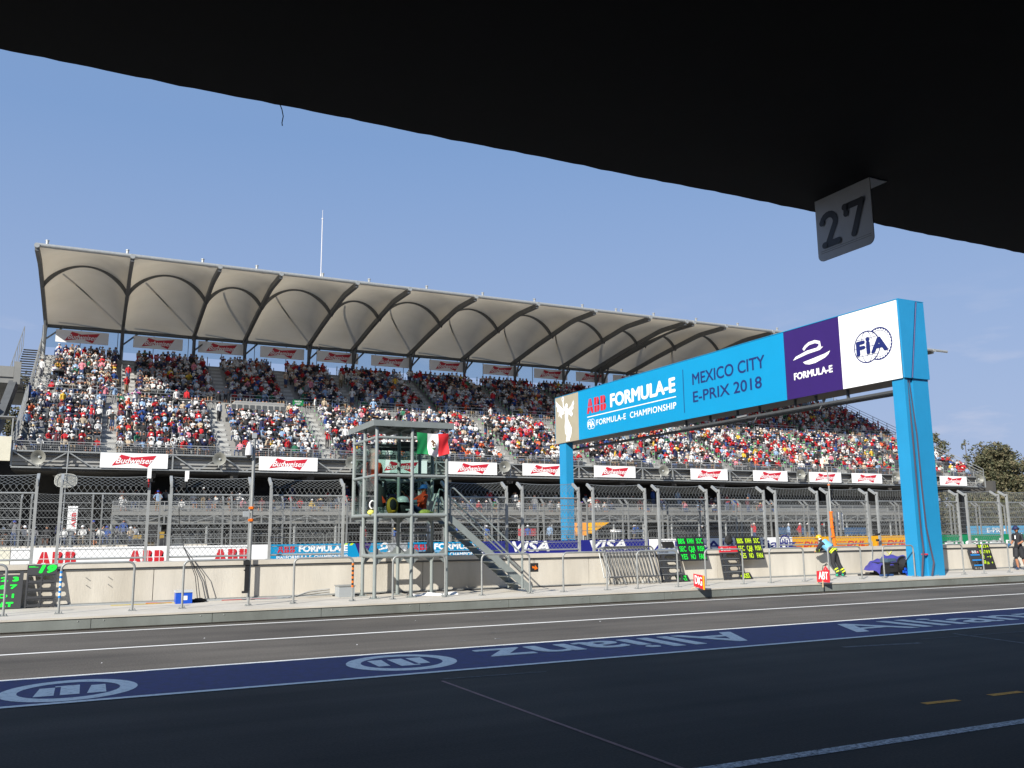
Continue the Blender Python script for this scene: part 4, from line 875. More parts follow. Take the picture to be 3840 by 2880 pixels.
# --- fire marshal leaning on the wall
Yf = 23.25
def pj(u, v, Y): return tuple(at(u, v, Y))
P0 = at(3158, 2150, Yf)
J = standing(); 
base = V(P0.x+.02, 23.12, ZP)
hip = V(base.x-.09, 23.50, 1.16)   # pelvis
fwd = V(-.42,.9,0).normalized(); sdv = V(fwd.y,-fwd.x,0)
ch = hip+fwd*.30+V(0,0,.26); nk = ch+fwd*.13+V(0,0,.10)
J['pelvis'] = (tuple(hip),(.165,.125)); J['waist'] = (tuple(hip+fwd*.12+V(0,0,.11)),(.165,.125)); J['chest'] = (tuple(ch),(.185,.13)); J['neck'] = (tuple(nk),.056)
J['head0'] = (tuple(nk+fwd*.06+V(0,0,.07)),.084); J['head1'] = (tuple(nk+fwd*.085+V(0,0,.165)),.09)
for s, sg in (('R',1),('L',-1)):
    J['sh'+s] = (tuple(ch+sdv*.19*sg+V(0,0,.06)+fwd*.04),.075)
    J['el'+s] = (tuple(ch+sdv*.22*sg+fwd*.22-V(0,0,.20)),.055); J['wr'+s] = (tuple(ch+sdv*.02*sg+fwd*.30-V(0,0,.245)),.04)
    J['hip'+s] = (tuple(hip+sdv*.10*sg-V(0,0,.05)),.112)
J['knR'] = (tuple(hip+sdv*.13-fwd*.10-V(0,0,.45)),.082); J['anR'] = (tuple(V(hip.x,hip.y,0)-fwd*.30+sdv*.15+V(0,0,ZP+.10)),.062); J['toR'] = (tuple(V(hip.x,hip.y,0)-fwd*.17+sdv*.16+V(0,0,ZP+.05)),.048)
J['knL'] = (tuple(hip-sdv*.11+fwd*.02-V(0,0,.44)),.082); J['anL'] = (tuple(V(hip.x,hip.y,0)-fwd*.20-sdv*.14+V(0,0,ZP+.10)),.062); J['toL'] = (tuple(V(hip.x,hip.y,0)-fwd*.06-sdv*.15+V(0,0,ZP+.05)),.048)
FSUIT = flat('fire_suit_black', (.017,.017,.02), .8, var=.2, scale=9); HIVIS = flat('hi_vis_yellow', srgb(214,240,30), .6, var=0); VESTB = flat('vest_light_blue', srgb(120,190,232), .75); GRNSH = flat('green_shoe', srgb(30,170,130), .6)
t = thing('person', 'person in black fire suit and light blue bib leaning on the pit wall', 'person', tuple(base))
hd = [('wrR', -sdv+fwd*.3, V(0,0,-1), fwd, .5), ('wrL', sdv+fwd*.3, V(0,0,-1), fwd, .5)]
hero(J, fwd*1+V(0,0,-.3), True, False, 2, [SKIN, FSUIT, FSUIT, WHITE, FSUIT, GRNSH, LIP], hd, 'body', t)
bb = cap_mesh(J, 'cap', fwd+V(0,0,-.3), 1.12); bb.build('helmet', flat('helmet_yellow', srgb(240,180,30), .35), t, smooth=True)
bb = MB()
def wrapq(b, c, ax, rx, ry, th0, th1, z0, z1, side, fw_, n=10, mi=0):
    for i in range(n):
        a, d = th0+(th1-th0)*i/n, th0+(th1-th0)*(i+1)/n
        q = lambda a_, z: c+ax*z+(side*math.cos(a_)*rx+fw_*math.sin(a_)*ry)
        b.face([q(a,z0),q(d,z0),q(d,z1),q(a,z1)], mi)
axb = (ch-hip).normalized(); fb = sdv.cross(axb).normalized()*-1
wrapq(bb, hip+axb*.10, axb, .205, .165, 0, 2*math.pi, .06, .40, sdv, fb); bb.build('bib', VESTB, t, smooth=True)
bb = MB(); wrapq(bb, hip, axb, .195, .158, 0, 2*math.pi, -.02, .025, sdv, fb, 14); wrapq(bb, hip, axb, .195, .158, 0, 2*math.pi, .045, .075, sdv, fb, 14)
for s in ('R','L'):
    k_, a_ = Vector(J['kn'+s][0]), Vector(J['an'+s][0]); d_ = (a_-k_).normalized()
    for q in (.18,.27): bb.tube([k_+d_*q, k_+d_*(q+.045)], .092-.03*q/.3, 10, 0, cap=False)
    e_, w_ = Vector(J['el'+s][0]), Vector(J['wr'+s][0]); bb.tube([e_+(w_-e_)*.62, e_+(w_-e_)*.78], .052, 10)
bb.build('reflective_stripes', HIVIS, t, smooth=True)
# --- team member in black at the right edge, walking left
Yp = 23.0; feet = V(XU(3828, Yp, 2140), Yp, ZP); Rm = Matrix.Rotation(-math.pi/2, 3, 'Z')   # face -X
J = standing(); J['anR'] = ((-.10,.02,.10),.042); J['knR'] = ((-.10,-.06,.50),.064); J['toR'] = ((-.11,-.14,.05),.038); J['anL'] = ((.10,.18,.10),.042); J['toL'] = ((.11,.05,.05),.038); J['knL'] = ((.10,.06,.49),.064)
J['elR'] = ((-.22,.02,1.14),.047); J['wrR'] = ((-.16,-.20,1.02),.035); J['elL'] = ((.24,-.02,1.13),.047); J['wrL'] = ((.22,-.24,1.05),.035)
J['head0'] = ((0,-.05,1.57),.082); J['head1'] = ((0,-.065,1.67),.09)
J = put(J, Rm, tuple(feet)); fw = V(-1,0,0)
t = thing('person', 'person in black team shirt and shorts with headset at the right picture edge', 'person', tuple(feet))
TEAM = flat('team_black', (.017,.018,.022), .75, var=.2, scale=10)
hero(J, V(-1,0,-.25), False, True, 2, [SKIN, TEAM, TEAM, HAIR, TEAM, flat('shoe_navy', srgb(52,70,104), .6), LIP], [('wrR', V(-1,0,-.2), V(0,1,0), V(0,0,1), .8), ('wrL', V(-1,0,-.2), V(0,-1,0), V(0,0,1), .8)], 'body', t)
# shorts legs
bb = MB()
for s in ('R','L'):
    h_, k_ = Vector(J['hip'+s][0]), Vector(J['kn'+s][0]); bb.tube([h_+(k_-h_)*.1, h_+(k_-h_)*.55, h_+(k_-h_)*.98], [.125,.118,.105], 12)
bb.build('shorts', TEAM, t, smooth=True)
cap_mesh(J, 'cap', V(-1,0,-.2), 1.08).build('cap', flat('cap_navy', srgb(24,34,84), .7), t, smooth=True)
hc = Vector(J['head0'][0]); bb = MB()
for s in (1,-1): bb.lathe(hc+V(0,s*.085,.05), [(.046,0),(.05,.012),(.05,.035),(.03,.045)], 12, 0, (0,s,0))
bb.tube([hc+V(0,.10*math.cos(a),.06+.135*math.sin(a)) for a in [math.pi*i/10 for i in range(11)]], .010, 6); bb.build('headset', BLACK, t, smooth=True)
bb = MB(); q = Vector(J['chest'][0]); bb.face([q+V(-.128,-.02,.04),q+V(-.128,.03,.04),q+V(-.135,.03,-.10),q+V(-.135,-.02,-.10)][::-1]); 
for dz in (.03,-.03): bb.box(q.x-.05,q.y-.197,q.z+dz,q.x+.05,q.y-.19,q.z+dz+.015)
bb.lathe((q.x+.0,q.y-.19,q.z+.09),[(.03,0),(.028,.006)],10,0,(0,-1,0)); bb.build('shirt_print', WHITE, t)
wr = Vector(J['wrR'][0])+V(-.10,0,-.02); bb = MB(); bb.ball(wr, .075, 10, 7, 0, (1.2,.7,.75)); bb.ball(wr+V(-.05,.02,-.06), .05, 8, 6, 0, (1,.7,1)); o = bb.build('cloth', flat('cloth_blue', srgb(48,104,150), .85, var=.25, scale=30), origin=tuple(wr), smooth=True); tag(o, 'crumpled blue cloth in the hand of the person in black', 'cloth')
# --- marshal standing in the tower, back to the camera
uT = 1250+.422*352; Yt_ = 23.75; fx = XU(uT, Yt_, 1800)
J = standing(); J['elL'] = ((.27,-.10,1.18),.055); J['wrL'] = ((.17,-.30,1.15),.038); J['elR'] = ((-.27,-.10,1.18),.055); J['wrR'] = ((-.17,-.30,1.15),.038); J['chest'] = ((0,0,1.32),(.19,.13)); J['waist'] = ((0,0,1.10),(.18,.13)); J['shL'] = ((.20,0,1.40),.078); J['shR'] = ((-.20,0,1.40),.078)
J = {k: ((p[0]*1.0,p[1],p[2]*1.03), r) for k, (p, r) in J.items()}
J = put(J, Matrix.Rotation(math.pi, 3, 'Z'), (fx, Yt_, TF)); t = thing('person', 'person in orange overall standing in the watchtower, back turned', 'person', (fx, Yt_, TF))
OVER = ORCL; hero(J, V(0,1,0), True, False, 2, [SKIN, OVER, flat('dark_trousers', (.03,.035,.045), .8), HAIR, REDV, BLACK, LIP], [('wrL', V(0,1,0), V(0,0,-1), V(1,0,0), .5), ('wrR', V(0,1,0), V(0,0,-1), V(-1,0,0), .5)], 'body', t)
cap_mesh(J, 'cap', V(0,1,0), 1.05).build('cap', flat('cap_red', srgb(170,40,40), .7), t, smooth=True)
bb = MB(); q = Vector(J['chest'][0])
for z in (-.30,-.335): bb.box(q.x-.15,q.y-.155,q.z+z,q.x+.15,q.y-.14,q.z+z+.02)
bb.build('reflective_stripes', GALVL, t)
# --- seated marshal
ux_ = 1250+.422*790; Ys = 23.15; fx = XU(ux_, Ys, 1880); J = seated(-.06, (1,0)); J['chest'] = ((0,-.03,.88),(.18,.125))
J['elL'] = ((.27,-.16,.80),.056); J['wrL'] = ((.10,-.33,.80),.04); J['elR'] = ((-.26,-.20,.80),.056); J['wrR'] = ((-.15,-.46,.98),.04)
J = {k: ((p[0],p[1],p[2]-.42), r) for k, (p, r) in J.items()}; J.update(knL=((.13,-.40,.27),.068), anL=((.14,-.62,.06),.044), toL=((.14,-.70,.13),.038), knR=((-.13,-.38,.30),.068), anR=((-.12,-.58,.06),.044), toR=((-.12,-.67,.12),.038))
J = put(J, Matrix.Rotation(-math.pi/2+.15, 3, 'Z'), (fx, Ys, TF)); t = thing('person', 'person in orange overall and blue cap seated in the watchtower', 'person', (fx, Ys, TF))
hero(J, V(-1,-.1,-.1), True, False, 2, [SKIN, OVER, flat('jeans', srgb(50,70,110), .8), HAIR, BLUEP, BLACK, LIP], [('wrL', V(-.8,.4,0), V(0,0,-1), V(-1,0,0), .7), ('wrR', V(-.6,0,1), V(-1,0,0), V(0,-1,0), .4)], 'body', t)
cap_mesh(J, 'cap', V(-1,-.1,-.1), 1.1).build('cap', flat('cap_blue', srgb(40,110,190), .7), t, smooth=True)
bb = MB(); w_ = Vector(J['wrL'][0]); e_ = Vector(J['elL'][0]); bb.tube([e_+(w_-e_)*.5, e_+(w_-e_)*1.05], .052, 10); bb.build('glove', flat('glove_grey_blue', srgb(90,120,140), .8), t, smooth=True)
# white plastic chair
t = thing('plastic_chair', 'white plastic chair under the seated orange marshal', 'chair', (fx, Ys, TF)); z = TF
b = MB(); b.box(fx-.24,Ys-.23,z+.035,fx+.22,Ys+.23,z+.06); b.build('seat', WHITE, t)
b = MB(); b.prism([(fx+.17,Ys-.23,z+.061),(fx+.17,Ys+.23,z+.061),(fx+.40,Ys+.21,z+.62),(fx+.40,Ys-.21,z+.62)], (.025,0,.0)); b.build('backrest', WHITE, t)
for sx in (-.22,.2):
    for sy in (-.21,.21): b = MB(); b.tube([(fx+sx,Ys+sy,z+.04),(fx+sx*1.05,Ys+sy*1.03,z+.001)], .022, 6); b.build('leg', WHITE, t)
# bags and gear in the cabin
def at7(x, y, Y): return at(1250+.422*x, 1550+.422*y, Y)
p = at7(526, 880, 22.62); t = thing('backpack', 'yellow and black backpack on the watchtower floor', 'backpack', (p.x, 22.62, TF))
BPY = flat('bag_yellow', srgb(200,160,40), .7)
b = MB(); b.ball((p.x,22.66,TF+.24), .2, 14, 9, 0, (.86,.62,1.2)); b.build('bag_body', BPY, t, smooth=True)
b = MB(); b.ball((p.x,22.585,TF+.27), .15, 12, 8, 0, (.72,.45,1.1)); b.build('front_pocket', BLACKM, t, smooth=True)
b = MB(); b.tube([(p.x+.09*math.cos(a),22.66,TF+.44+.09*math.sin(a)) for a in [math.pi*i/8 for i in range(9)]], .013, 6); b.build('handle', BLACK, t)
b = MB(); b.ball((p.x,22.53,TF+.11), .05, 10, 6, 0, (1.2,.4,.5)); b.build('badge', YELV, t, smooth=True)
p = at7(640, 840, 22.75); b = MB(); b.ball((p.x,22.78,TF+.19), .22, 14, 8, 0, (1.15,.7,.86)); b.box(p.x-.03,22.615,TF+.13,p.x+.09,22.635,TF+.17,1); o = b.build('duffel_bag', [BLACKM, WHITE], origin=(p.x,22.78,TF), smooth=True); tag(o, 'black duffel bag with small white print right of backpack', 'bag')
p = at7(620, 778, 22.7); b = MB(); b.lathe((p.x,22.74,TF+.36), [(.17,0),(.178,.03),(.165,.08),(.125,.13),(.06,.155)], 16); b.lathe((p.x,22.74,TF+.355),[(.2,0),(.17,.012)],16); o = b.build('helmet', flat('helmet_white', (.72,.75,.74), .3), origin=(p.x,22.74,TF+.36), smooth=True); tag(o, 'white safety helmet lying on the black duffel bag', 'helmet')
p = at7(815, 862, 22.6); b = MB(); b.ball((p.x,22.62,TF+.075), .17, 12, 7, 0, (1.15,.7,.5)); b.ball((p.x-.1,22.6,TF+.06), .1, 8, 6, 0, (1,.8,.6)); b.prism([(p.x+.1,22.6,TF+.1),(p.x+.24,22.58,TF+.08),(p.x+.2,22.66,TF+.03)],(0,.02,.01)); YB_ = flat('yellow_bag', srgb(238,234,110), .5, var=.25, scale=14, bump=.4, bscale=20); o = b.build('plastic_bag', YB_, origin=(p.x,22.62,TF), smooth=True); tag(o, 'crumpled yellow plastic bag at the seated marshal feet', 'bag')
p = at7(335, 868, 22.7); b = MB(); b.ball((p.x,22.72,TF+.075), .085, 10, 7, 0, (1.1,.8,.85)); o = b.build('plastic_bag', YB_, origin=(p.x,22.72,TF), smooth=True); tag(o, 'small yellow plastic bag in the left corner of the watchtower', 'bag')
p = at7(522, 745, 23.2); b = MB(); b.box(p.x-.12,23.2,p.z-.08,p.x+.12,23.215,p.z+.08); b.box(p.x-.12,23.216,p.z-.085,p.x+.12,23.4,p.z-.07); o = b.build('laptop', PURP, origin=(p.x,23.2,p.z)); tag(o, 'purple laptop lid behind the yellow backpack', 'laptop')
b = MB(); b.box(p.x-.3,23.1,p.z-.115,p.x+.35,23.6,p.z-.087); [b.tube([(p.x+sx,23.15+sy,p.z-.11),(p.x+sx,23.15+sy,TF)],.018,6) for sx in (-.27,.32) for sy in (0,.4)]; o = b.build('folding_table', TOWERD, origin=(p.x,23.3,TF)); tag(o, 'low grey table carrying the purple laptop', 'table')
p = at7(430, 740, 22.85); b = MB(); q = V(p.x,22.9,0)
prof = [(.10,3.40),(.17,3.36),(.19,3.2),(.16,2.95),(.17,2.72),(.13,2.66)]
b.lathe(q, [(r*.8, z) for r, z in prof][::-1], 10, 0); b.box(q.x-.02,22.75,3.2,q.x+.02,22.77,3.33,1); b.prism([(q.x-.02,22.74,2.95),(q.x+.1,22.75,2.78),(q.x-.0,22.74,2.76)],(0,.02,0),2); o = b.build('jacket', [BLACKM, WHITE, ORCL], origin=(q.x,22.9,2.66), smooth=True); tag(o, 'black jacket with orange trim hanging inside the watchtower', 'jacket')
p = at7(360, 800, 22.8); b = MB(); b.ball((p.x,22.85,TF+.2), .13, 10, 7, 0, (1,.8,1.3)); b.tube([(p.x-.04+.09*math.cos(a),22.75,TF+.28+.11*math.sin(a)) for a in [math.pi*.4+math.pi*i/7 for i in range(8)]], .02, 6, 1); o = b.build('kit_bag', [BLACKM, WHITE], origin=(p.x,22.85,TF), smooth=True); tag(o, 'black kit bag with white strap left of the backpack', 'bag')
# ------------------------------------------------------------------ pit boards
class PL:
    """a leaning rectangle: a runs along +X, b up the lean"""
    def __init__(s, x0, y0, z0, x1, yt, zt): s.o = V(x0,y0,z0); s.ux = V(1,0,0); d = V(0,yt-y0,zt-z0); s.h = d.length; s.uy = d.normalized(); s.w = x1-x0; s.n = s.ux.cross(s.uy)*1
    def P(s, a, b_, d=0): return s.o+s.ux*a*s.w+s.uy*b_*s.h+s.n*d
    def rect(s, m, a0, b0, a1, b1, d0=0, d1=.02, mi=0): m.prism([s.P(a0,b0,d0),s.P(a1,b0,d0),s.P(a1,b1,d0),s.P(a0,b1,d0)], s.n*(d1-d0), mi)
    def text(s, m, tx, a0, b0, a1, b1, mi, d=.026, bold=.03, sh=0): put_text(m, tx, s.P(a0,b0,d), s.ux, s.uy, (a1-a0)*s.w, (b1-b0)*s.h, mi, bold, sh)
def pit_board(name, label, u0, u1, v1, yb=24.0, yt=24.2, vb=2190, zt=None):
    x0, x1 = XU(u0, yb, vb), XU(u1, yb, vb); z1 = zt or at((u0+u1)/2, v1, yt).z
    t = thing(name, label, 'pit board', ((x0+x1)/2, yb, ZP), 'pit boards along the wall'); return t, PL(x0, yb, ZP+.005, x1, yt, z1)
def slot_frame(t, p, rows, b_lo, b_hi, mat_, holes='long', mid=False):
    b = MB(); p.rect(b, 0, 0, .06, b_hi, 0, .03); p.rect(b, .94, 0, 1, b_hi, 0, .03)
    if mid: p.rect(b, .47, 0, .53, b_hi, 0, .028)
    hh = (b_hi-b_lo)/rows
    for r in range(rows+1): p.rect(b, .06, b_lo+hh*r-.012, .94, b_lo+hh*r+.012, 0, .035)
    for r in range(rows):
        z0, z1 = b_lo+hh*r+.012, b_lo+hh*(r+1)-.012; g = (z1-z0)
        p.rect(b, .06, z0, .94, z0+g*.20, .004, .02); p.rect(b, .06, z1-g*.16, .94, z1, .004, .02)
        if holes == 'long':
            for a0, a1 in ((.06,.10),(.17,.30),(.80,.84),(.92,.94)): p.rect(b, a0, z0+g*.20, a1, z1-g*.16, .004, .02)
            for a, s in ((.30,1),(.80,-1)):
                for e in (0,1):
                    y0 = z0+g*.2 if e == 0 else z1-g*.16; y1 = y0+(g*.2 if e == 0 else -g*.2); b.prism([p.P(a,y0,.004),p.P(a+s*.07,y0,.004),p.P(a,y1,.004)], p.n*.016)
        else:
            for a, s in ((.06,1),(.47,-1),(.53,1),(.94,-1)):
                for e in (0,1):
                    y0 = z0+g*.2 if e == 0 else z1-g*.16; y1 = y0+(g*.22 if e == 0 else -g*.22); b.prism([p.P(a,y0,.004),p.P(a+s*.07,y0,.004),p.P(a,y1,.004)], p.n*.016)
    return b.build('frame', mat_, t)
CH_ = flat('pit_board_charcoal', (.032,.033,.036), .55)
u_ = lambda x: x*.2532; v_ = lambda y: 1980+y*.2532
t, p = pit_board('pit_board', 'black pit board with rows of green digits at the left edge', u_(-520), u_(300), v_(655), 24.0, 24.2, v_(1235))
b = MB(); p.rect(b, 0, 0, 1, .05, 0, .035); p.rect(b, 0, 0, .05, 1, 0, .035); p.rect(b, .93, 0, 1, 1, 0, .045); p.rect(b, 0, .92, .2, 1, 0, .03); p.rect(b, .42,.92,.62,1,0,.03); p.rect(b, .05, .05, .93, .91, 0, .015); b.build('frame', CH_, t)
b = MB()
for r, (tx, b0, b1, a0, a1) in enumerate((('4 1 2 3',.745,.84,.15,.92),('4 5 6 7',.545,.63,.15,.90),('9 0 D I',.30,.385,.18,.86),('P D BAT',.03,.165,.12,.86))): p.text(b, tx, a0, b0-.02, a1, b1+.02, 0, .02, .10)
b.build('digits', NEONG, t)
t, p = pit_board('pit_board', 'black empty pit board frame headed by a green 19', u_(350), u_(800), v_(545), 24.02, 24.2, v_(1225))
slot_frame(t, p, 4, .035, .77, CH_, 'round', True); b = MB(); p.rect(b, 0, .77, 1, 1, 0, .03); b.build('header', CH_, t)
b = MB(); p.text(b, '19', .38, .79, .99, .998, 0, .034, .10, .25); 
for z in (.935,.955): p.rect(b, .05, z, .36-.1*(z>.94), z+.01, .031, .033)
b.build('digits', NEONG, t)
u_ = lambda x: 2400+x*.226; v_ = lambda y: 1980+y*.226
t, p = pit_board('pit_board', 'black slotted pit board with grey name header leaning on wall', u_(358), u_(712), v_(352), 23.98, 24.2, v_(895))
slot_frame(t, p, 4, .03, .85, CH_); b = MB(); p.rect(b, 0, .85, 1, 1.02, 0, .035); b.build('header', GREYBLUE, t); b = MB(); p.text(b, 'Lucas', .08, .89, .50, .97, 0, .038, .02); p.rect(b, .95,.88,.985,.97,.036,.038,1); b.build('name_text', [flat('header_text_dark', (.05,.05,.06), .5), WHITE], t)
b = MB()
for r in range(1,5): p.rect(b, .0, .03+.205*r-.004, 1, .03+.205*r+.008, .036, .04)
b.build('edge_strip', GALV, t)
t, p = pit_board('pit_board', 'black slotted pit board with red name header leaning on wall', u_(1392), u_(1722), v_(315), 23.98, 24.2, v_(850))
slot_frame(t, p, 4, .03, .83, CH_); b = MB(); p.rect(b, 0, .83, 1, 1.02, 0, .035); b.build('header', REDV, t); b = MB(); p.text(b, 'Daniel', .08, .885, .55, .975, 0, .038, .02); p.rect(b, .92,.85,.985,.93,.036,.038,0); b.build('name_text', WHITE, t)
b = MB()
for r in range(1,5): p.rect(b, .0, .03+.20*r-.004, 1, .03+.20*r+.008, .036, .04)
b.build('edge_strip', GALV, t)
def word_sheet(label, ua, ub, va, vb, col):
    yb, yt = 24.02, 24.24; x0, x1 = XU(ua, yb, vb), XU(ub, yb, vb); z0 = at(ua, vb, yb).z; z1 = at(ua, va, yt).z
    p = PL(x0, yb, z0, x1, yt, z1); t = thing('word_sheet', label, 'pit board', ((x0+x1)/2, yb, z0), 'pit boards along the wall')
    b = MB(); p.rect(b, 0, 0, 1, 1, 0, .012); b.build('sheet', BLACKM, t)
    b = MB()
    for i in range(3):
        for j in range(3): p.rect(b, .012+.333*i, .02+.327*j, .322+.333*i, .325+.327*j, .0125, .016)
        p.rect(b, .05+.33*i, 1.0, .10+.33*i, 1.03, 0, .01)
    b.build('card', BLACK, t)
    b = MB()
    for j, row in enumerate((('YES','NO','FAN'),('SEC','CAR','PUSH'),('BB%','KWH','SOC'))):
        for i, tx in enumerate(row): p.text(b, tx, .05+.333*i+(0 if len(tx) > 2 else .03), .065+.325*j, .285+.333*i-(0 if len(tx) > 2 else .04), .285+.325*j, 0, .018, .014)
    for (a, bz) in ((.45,.345),): ring2(b, p.P(.50,.33,.018), p.ux, p.uy, .04, .07, 0, 8, 1, 0, math.pi)
    b.build('words', col, t); return t
word_sheet('black sheet of green pit words draped over the wall', u_(672), u_(1122), v_(152), v_(552), NEONG)
word_sheet('black sheet of yellow pit words draped over the wall', u_(1655), u_(2068), v_(150), v_(530), NEONY)
def small_board(label, ua, ub, va, vb, tx, col):
    yb, yt = 23.98, 24.15; x0, x1 = XU(u_(ua), yb, v_(vb)), XU(u_(ub), yb, v_(vb)); p = PL(x0, yb, ZP+.004, x1, yt, at(u_(ua), v_(va), yt).z)
    t = thing('small_board', label, 'pit board', ((x0+x1)/2, yb, ZP), 'pit boards along the wall'); b = MB(); p.rect(b, 0,0,1,1,0,.012); b.build('sheet', BLACKM, t); b = MB(); p.text(b, tx, .08,.12,.86,.86,0,.015,.02); b.build('words', col, t)
small_board('small black board with green letters at the wall foot', 625, 838, 785, 872, 'FLAT', NEONG); small_board('small black board with yellow letters at the wall foot', 1680, 1880, 745, 845, 'BOOST', NEONY)
def lump(name, label, cat, c, r, sc, m, dents=.12):
    b = MB(); b.ball(c, r, 18, 12, 0, sc); b.v = [tuple(Vector(v)+Vector((random.uniform(-1,1),random.uniform(-1,1),random.uniform(-1,1)))*r*dents*.5) for v in b.v]; o = b.build(name, m, origin=c, smooth=True); tag(o, label, cat); return o
q = at(u_(485), v_(278), 24.5); x0 = q.x
b = MB(); b.prism([at(u_(392),v_(228),24.45),at(u_(430),v_(332),24.45),at(u_(560),v_(328),24.45),at(u_(575),v_(300),24.45),at(u_(545),v_(225),24.45)], (0,.16,.0)); o = b.build('folded_cloth', BLACKM, origin=tuple(q)); tag(o, 'black folded bag on the wall left of the green words', 'bag')
q = at(u_(1468), v_(195), 24.45); lump('black_bag', 'round black bag on the wall left of the yellow words', 'bag', tuple(q), .155, (1.0,.7,1.05), BLACKM, .25)
u16 = lambda x: 3400+x*.27127; v16 = lambda y: 1800+y*.27127
t, p = pit_board('pit_board', 'black pit board with blue rungs near the right edge', u16(935), u16(1085), v16(945), 23.95, 24.2, v16(1245))
b = MB(); p.rect(b, 0,0,.09,1,0,.03); p.rect(b,.91,0,1,1,0,.03); p.rect(b,.09,.72,.91,.95,0,.025); p.rect(b,.09,.95,.91,1,0,.02); p.rect(b,.09,.46,.91,.66,0,.015); p.rect(b,.47,0,.53,.4,0,.02); p.rect(b,.09,0,.91,.03,0,.03); b.build('frame', CH_, t)
b = MB()
for z in (.18,.42,.66): p.rect(b,.09,z,.91,z+.055,0,.04)
b.build('rung', BLUEB, t)
b = MB(); p.text(b,'BUE',.30,.765,.70,.89,0,.03,.02); b.lathe(p.P(.84,.82,.026), [(.045,0),(.045,.004)], 14, 1, -p.n if False else p.n); b.lathe(p.P(.20,.82,.026), [(.022,0),(.022,.004)], 10, 1, p.n); put_text(b,'9',p.P(.80,.78,.032),p.ux,p.uy,.03,.06,0,.02); b.build('name_text', [WHITE, REDV], t)
yb, yt = 23.97, 24.23; p = PL(XU(u16(1075),yb,v16(1235)), yb, ZP+.004, XU(u16(1245),yb,v16(1235)), yt, at(u16(1100),v16(885),yt).z); t = thing('number_sheet', 'black sheet of yellow digits beside the blue runged board', 'pit board', tuple(p.P(.5,0)), 'pit boards along the wall')
b = MB(); p.rect(b,0,0,1,1,0,.012); b.build('sheet', BLACKM, t); b = MB()
for i, ch_ in enumerate('01234'): p.text(b, ch_, .06+.175*i,.85,.19+.175*i,.97,0,.016,.018)
for i, ch_ in enumerate('56789'): p.text(b, ch_, .06+.175*i,.63,.19+.175*i,.76,0,.016,.018)
for tx,a0,b0,a1,b1 in (('LAP',.12,.42,.30,.58),('-',.52,.48,.66,.50),('+',.72,.44,.86,.54),('GAP',.12,.22,.30,.36),('UR',.34,.20,.55,.30),('+',.74,.22,.86,.31)): p.text(b, tx, a0,b0,a1,b1,0,.016,.018)
b.build('words', NEONY, t)
# ------------------------------------------------------------------ team boards on the kerb edge
def kerb_board(label, tx, c0, c1, y0, y1, cols, stripe, stake):
    """two lower corners given as photo pixels"""
    a = at(*c0[0], y0); b1 = at(*c1[0], y1); zt0 = at(*c0[1], y0).z; zt1 = at(*c1[1], y1).z
    t = thing('team_board', label, 'sign', tuple((a+b1)/2), 'team boards on the kerb'); m = MB(); z0 = (a.z+b1.z)/2; z1 = (zt0+zt1)/2
    A, B = V(a.x,y0,a.z), V(b1.x,y1,b1.z); A1, B1 = V(a.x,y0,zt0), V(b1.x,y1,zt1); d = (B-A).normalized(); n = d.cross(UZ).normalized(); n = n if n.y < 0 else -n
    def q(s, z, o=0):
        k = (z-z0)/(z1-z0); lo = A+(B-A)*s; hi = A1+(B1-A1)*s; return lo+(hi-lo)*k+n*o
    m.prism([q(0,z0),q(1,z0),q(1,z1),q(0,z1)], -n*.02); W = (B-A).length
    m.build('board', cols[0], t); m = MB()
    put_text(m, tx, q(.13,z0+.09,.004), d, UZ, W*(.66 if stripe else .74), (z1-z0)*.66, 0, .018); 
    m.build('letters', WHITE, t)
    if stripe: m = MB(); m.face([q(.86,z0,.003),q(1,z0,.003),q(1,z1,.003),q(.86,z1,.003)]); m.build('edge_stripe', YELV, t)
    m = MB(); m.obox(q(.5,z0+.05,-.03), V(q(.5,0).x,21.1,ZP+.012), .03, .02)
    if stake: m.obox(q(.42,z0-.16,.012), q(.42,z0+.05,.012), .045, .012)
    m.build('bracket', flat('stake_wood', (.55,.42,.26), .8), t)
ud = lambda x: 2400+x*.226; vd = lambda y: 1980+y*.226
kerb_board('red board with white letters and yellow edge on the kerb', 'DIG', ((ud(893),vd(962)),(ud(905),vd(757))), ((ud(1075),vd(1028)),(ud(1087),vd(792))), 20.95, 20.55, [REDV], True, False)
ue = lambda x: 2980+x*.3497; ve = lambda y: 1680+y*.3497
kerb_board('red board with white letters on a wooden stake at kerb', 'ABT', ((ue(242),ve(1435)),(ue(236),ve(1320))), ((ue(380),ve(1443)),(ue(366),ve(1305))), 20.92, 20.72, [REDV], False, True)
# fire extinguisher
p = at(3097, 2150, 21.75); t = thing('fire_extinguisher', 'red fire extinguisher standing behind the red ABT board', 'fire extinguisher', (p.x, 21.75, ZP))
b = MB(); b.lathe((p.x,21.75,ZP), [(.07,0),(.075,.02),(.075,.36),(.06,.42),(.025,.45),(.025,.48)], 16); b.build('cylinder', REDV, t, smooth=True)
b = MB(); b.lathe((p.x,21.75,ZP+.2), [(.0765,0),(.0765,.1)], 16, 0); b.build('label_band', YELV, t, smooth=True)
b = MB(); b.obox((p.x-.03,21.75,ZP+.5),(p.x+.09,21.75,ZP+.53),.02,.03); b.obox((p.x-.02,21.75,ZP+.53),(p.x+.08,21.75,ZP+.58),.02,.015); b.tube([(p.x-.02,21.75,ZP+.5),(p.x-.11,21.74,ZP+.5),(p.x-.14,21.74,ZP+.4),(p.x-.14,21.74,ZP+.15)], .012, 6); b.build('valve_hose', BLACK, t)
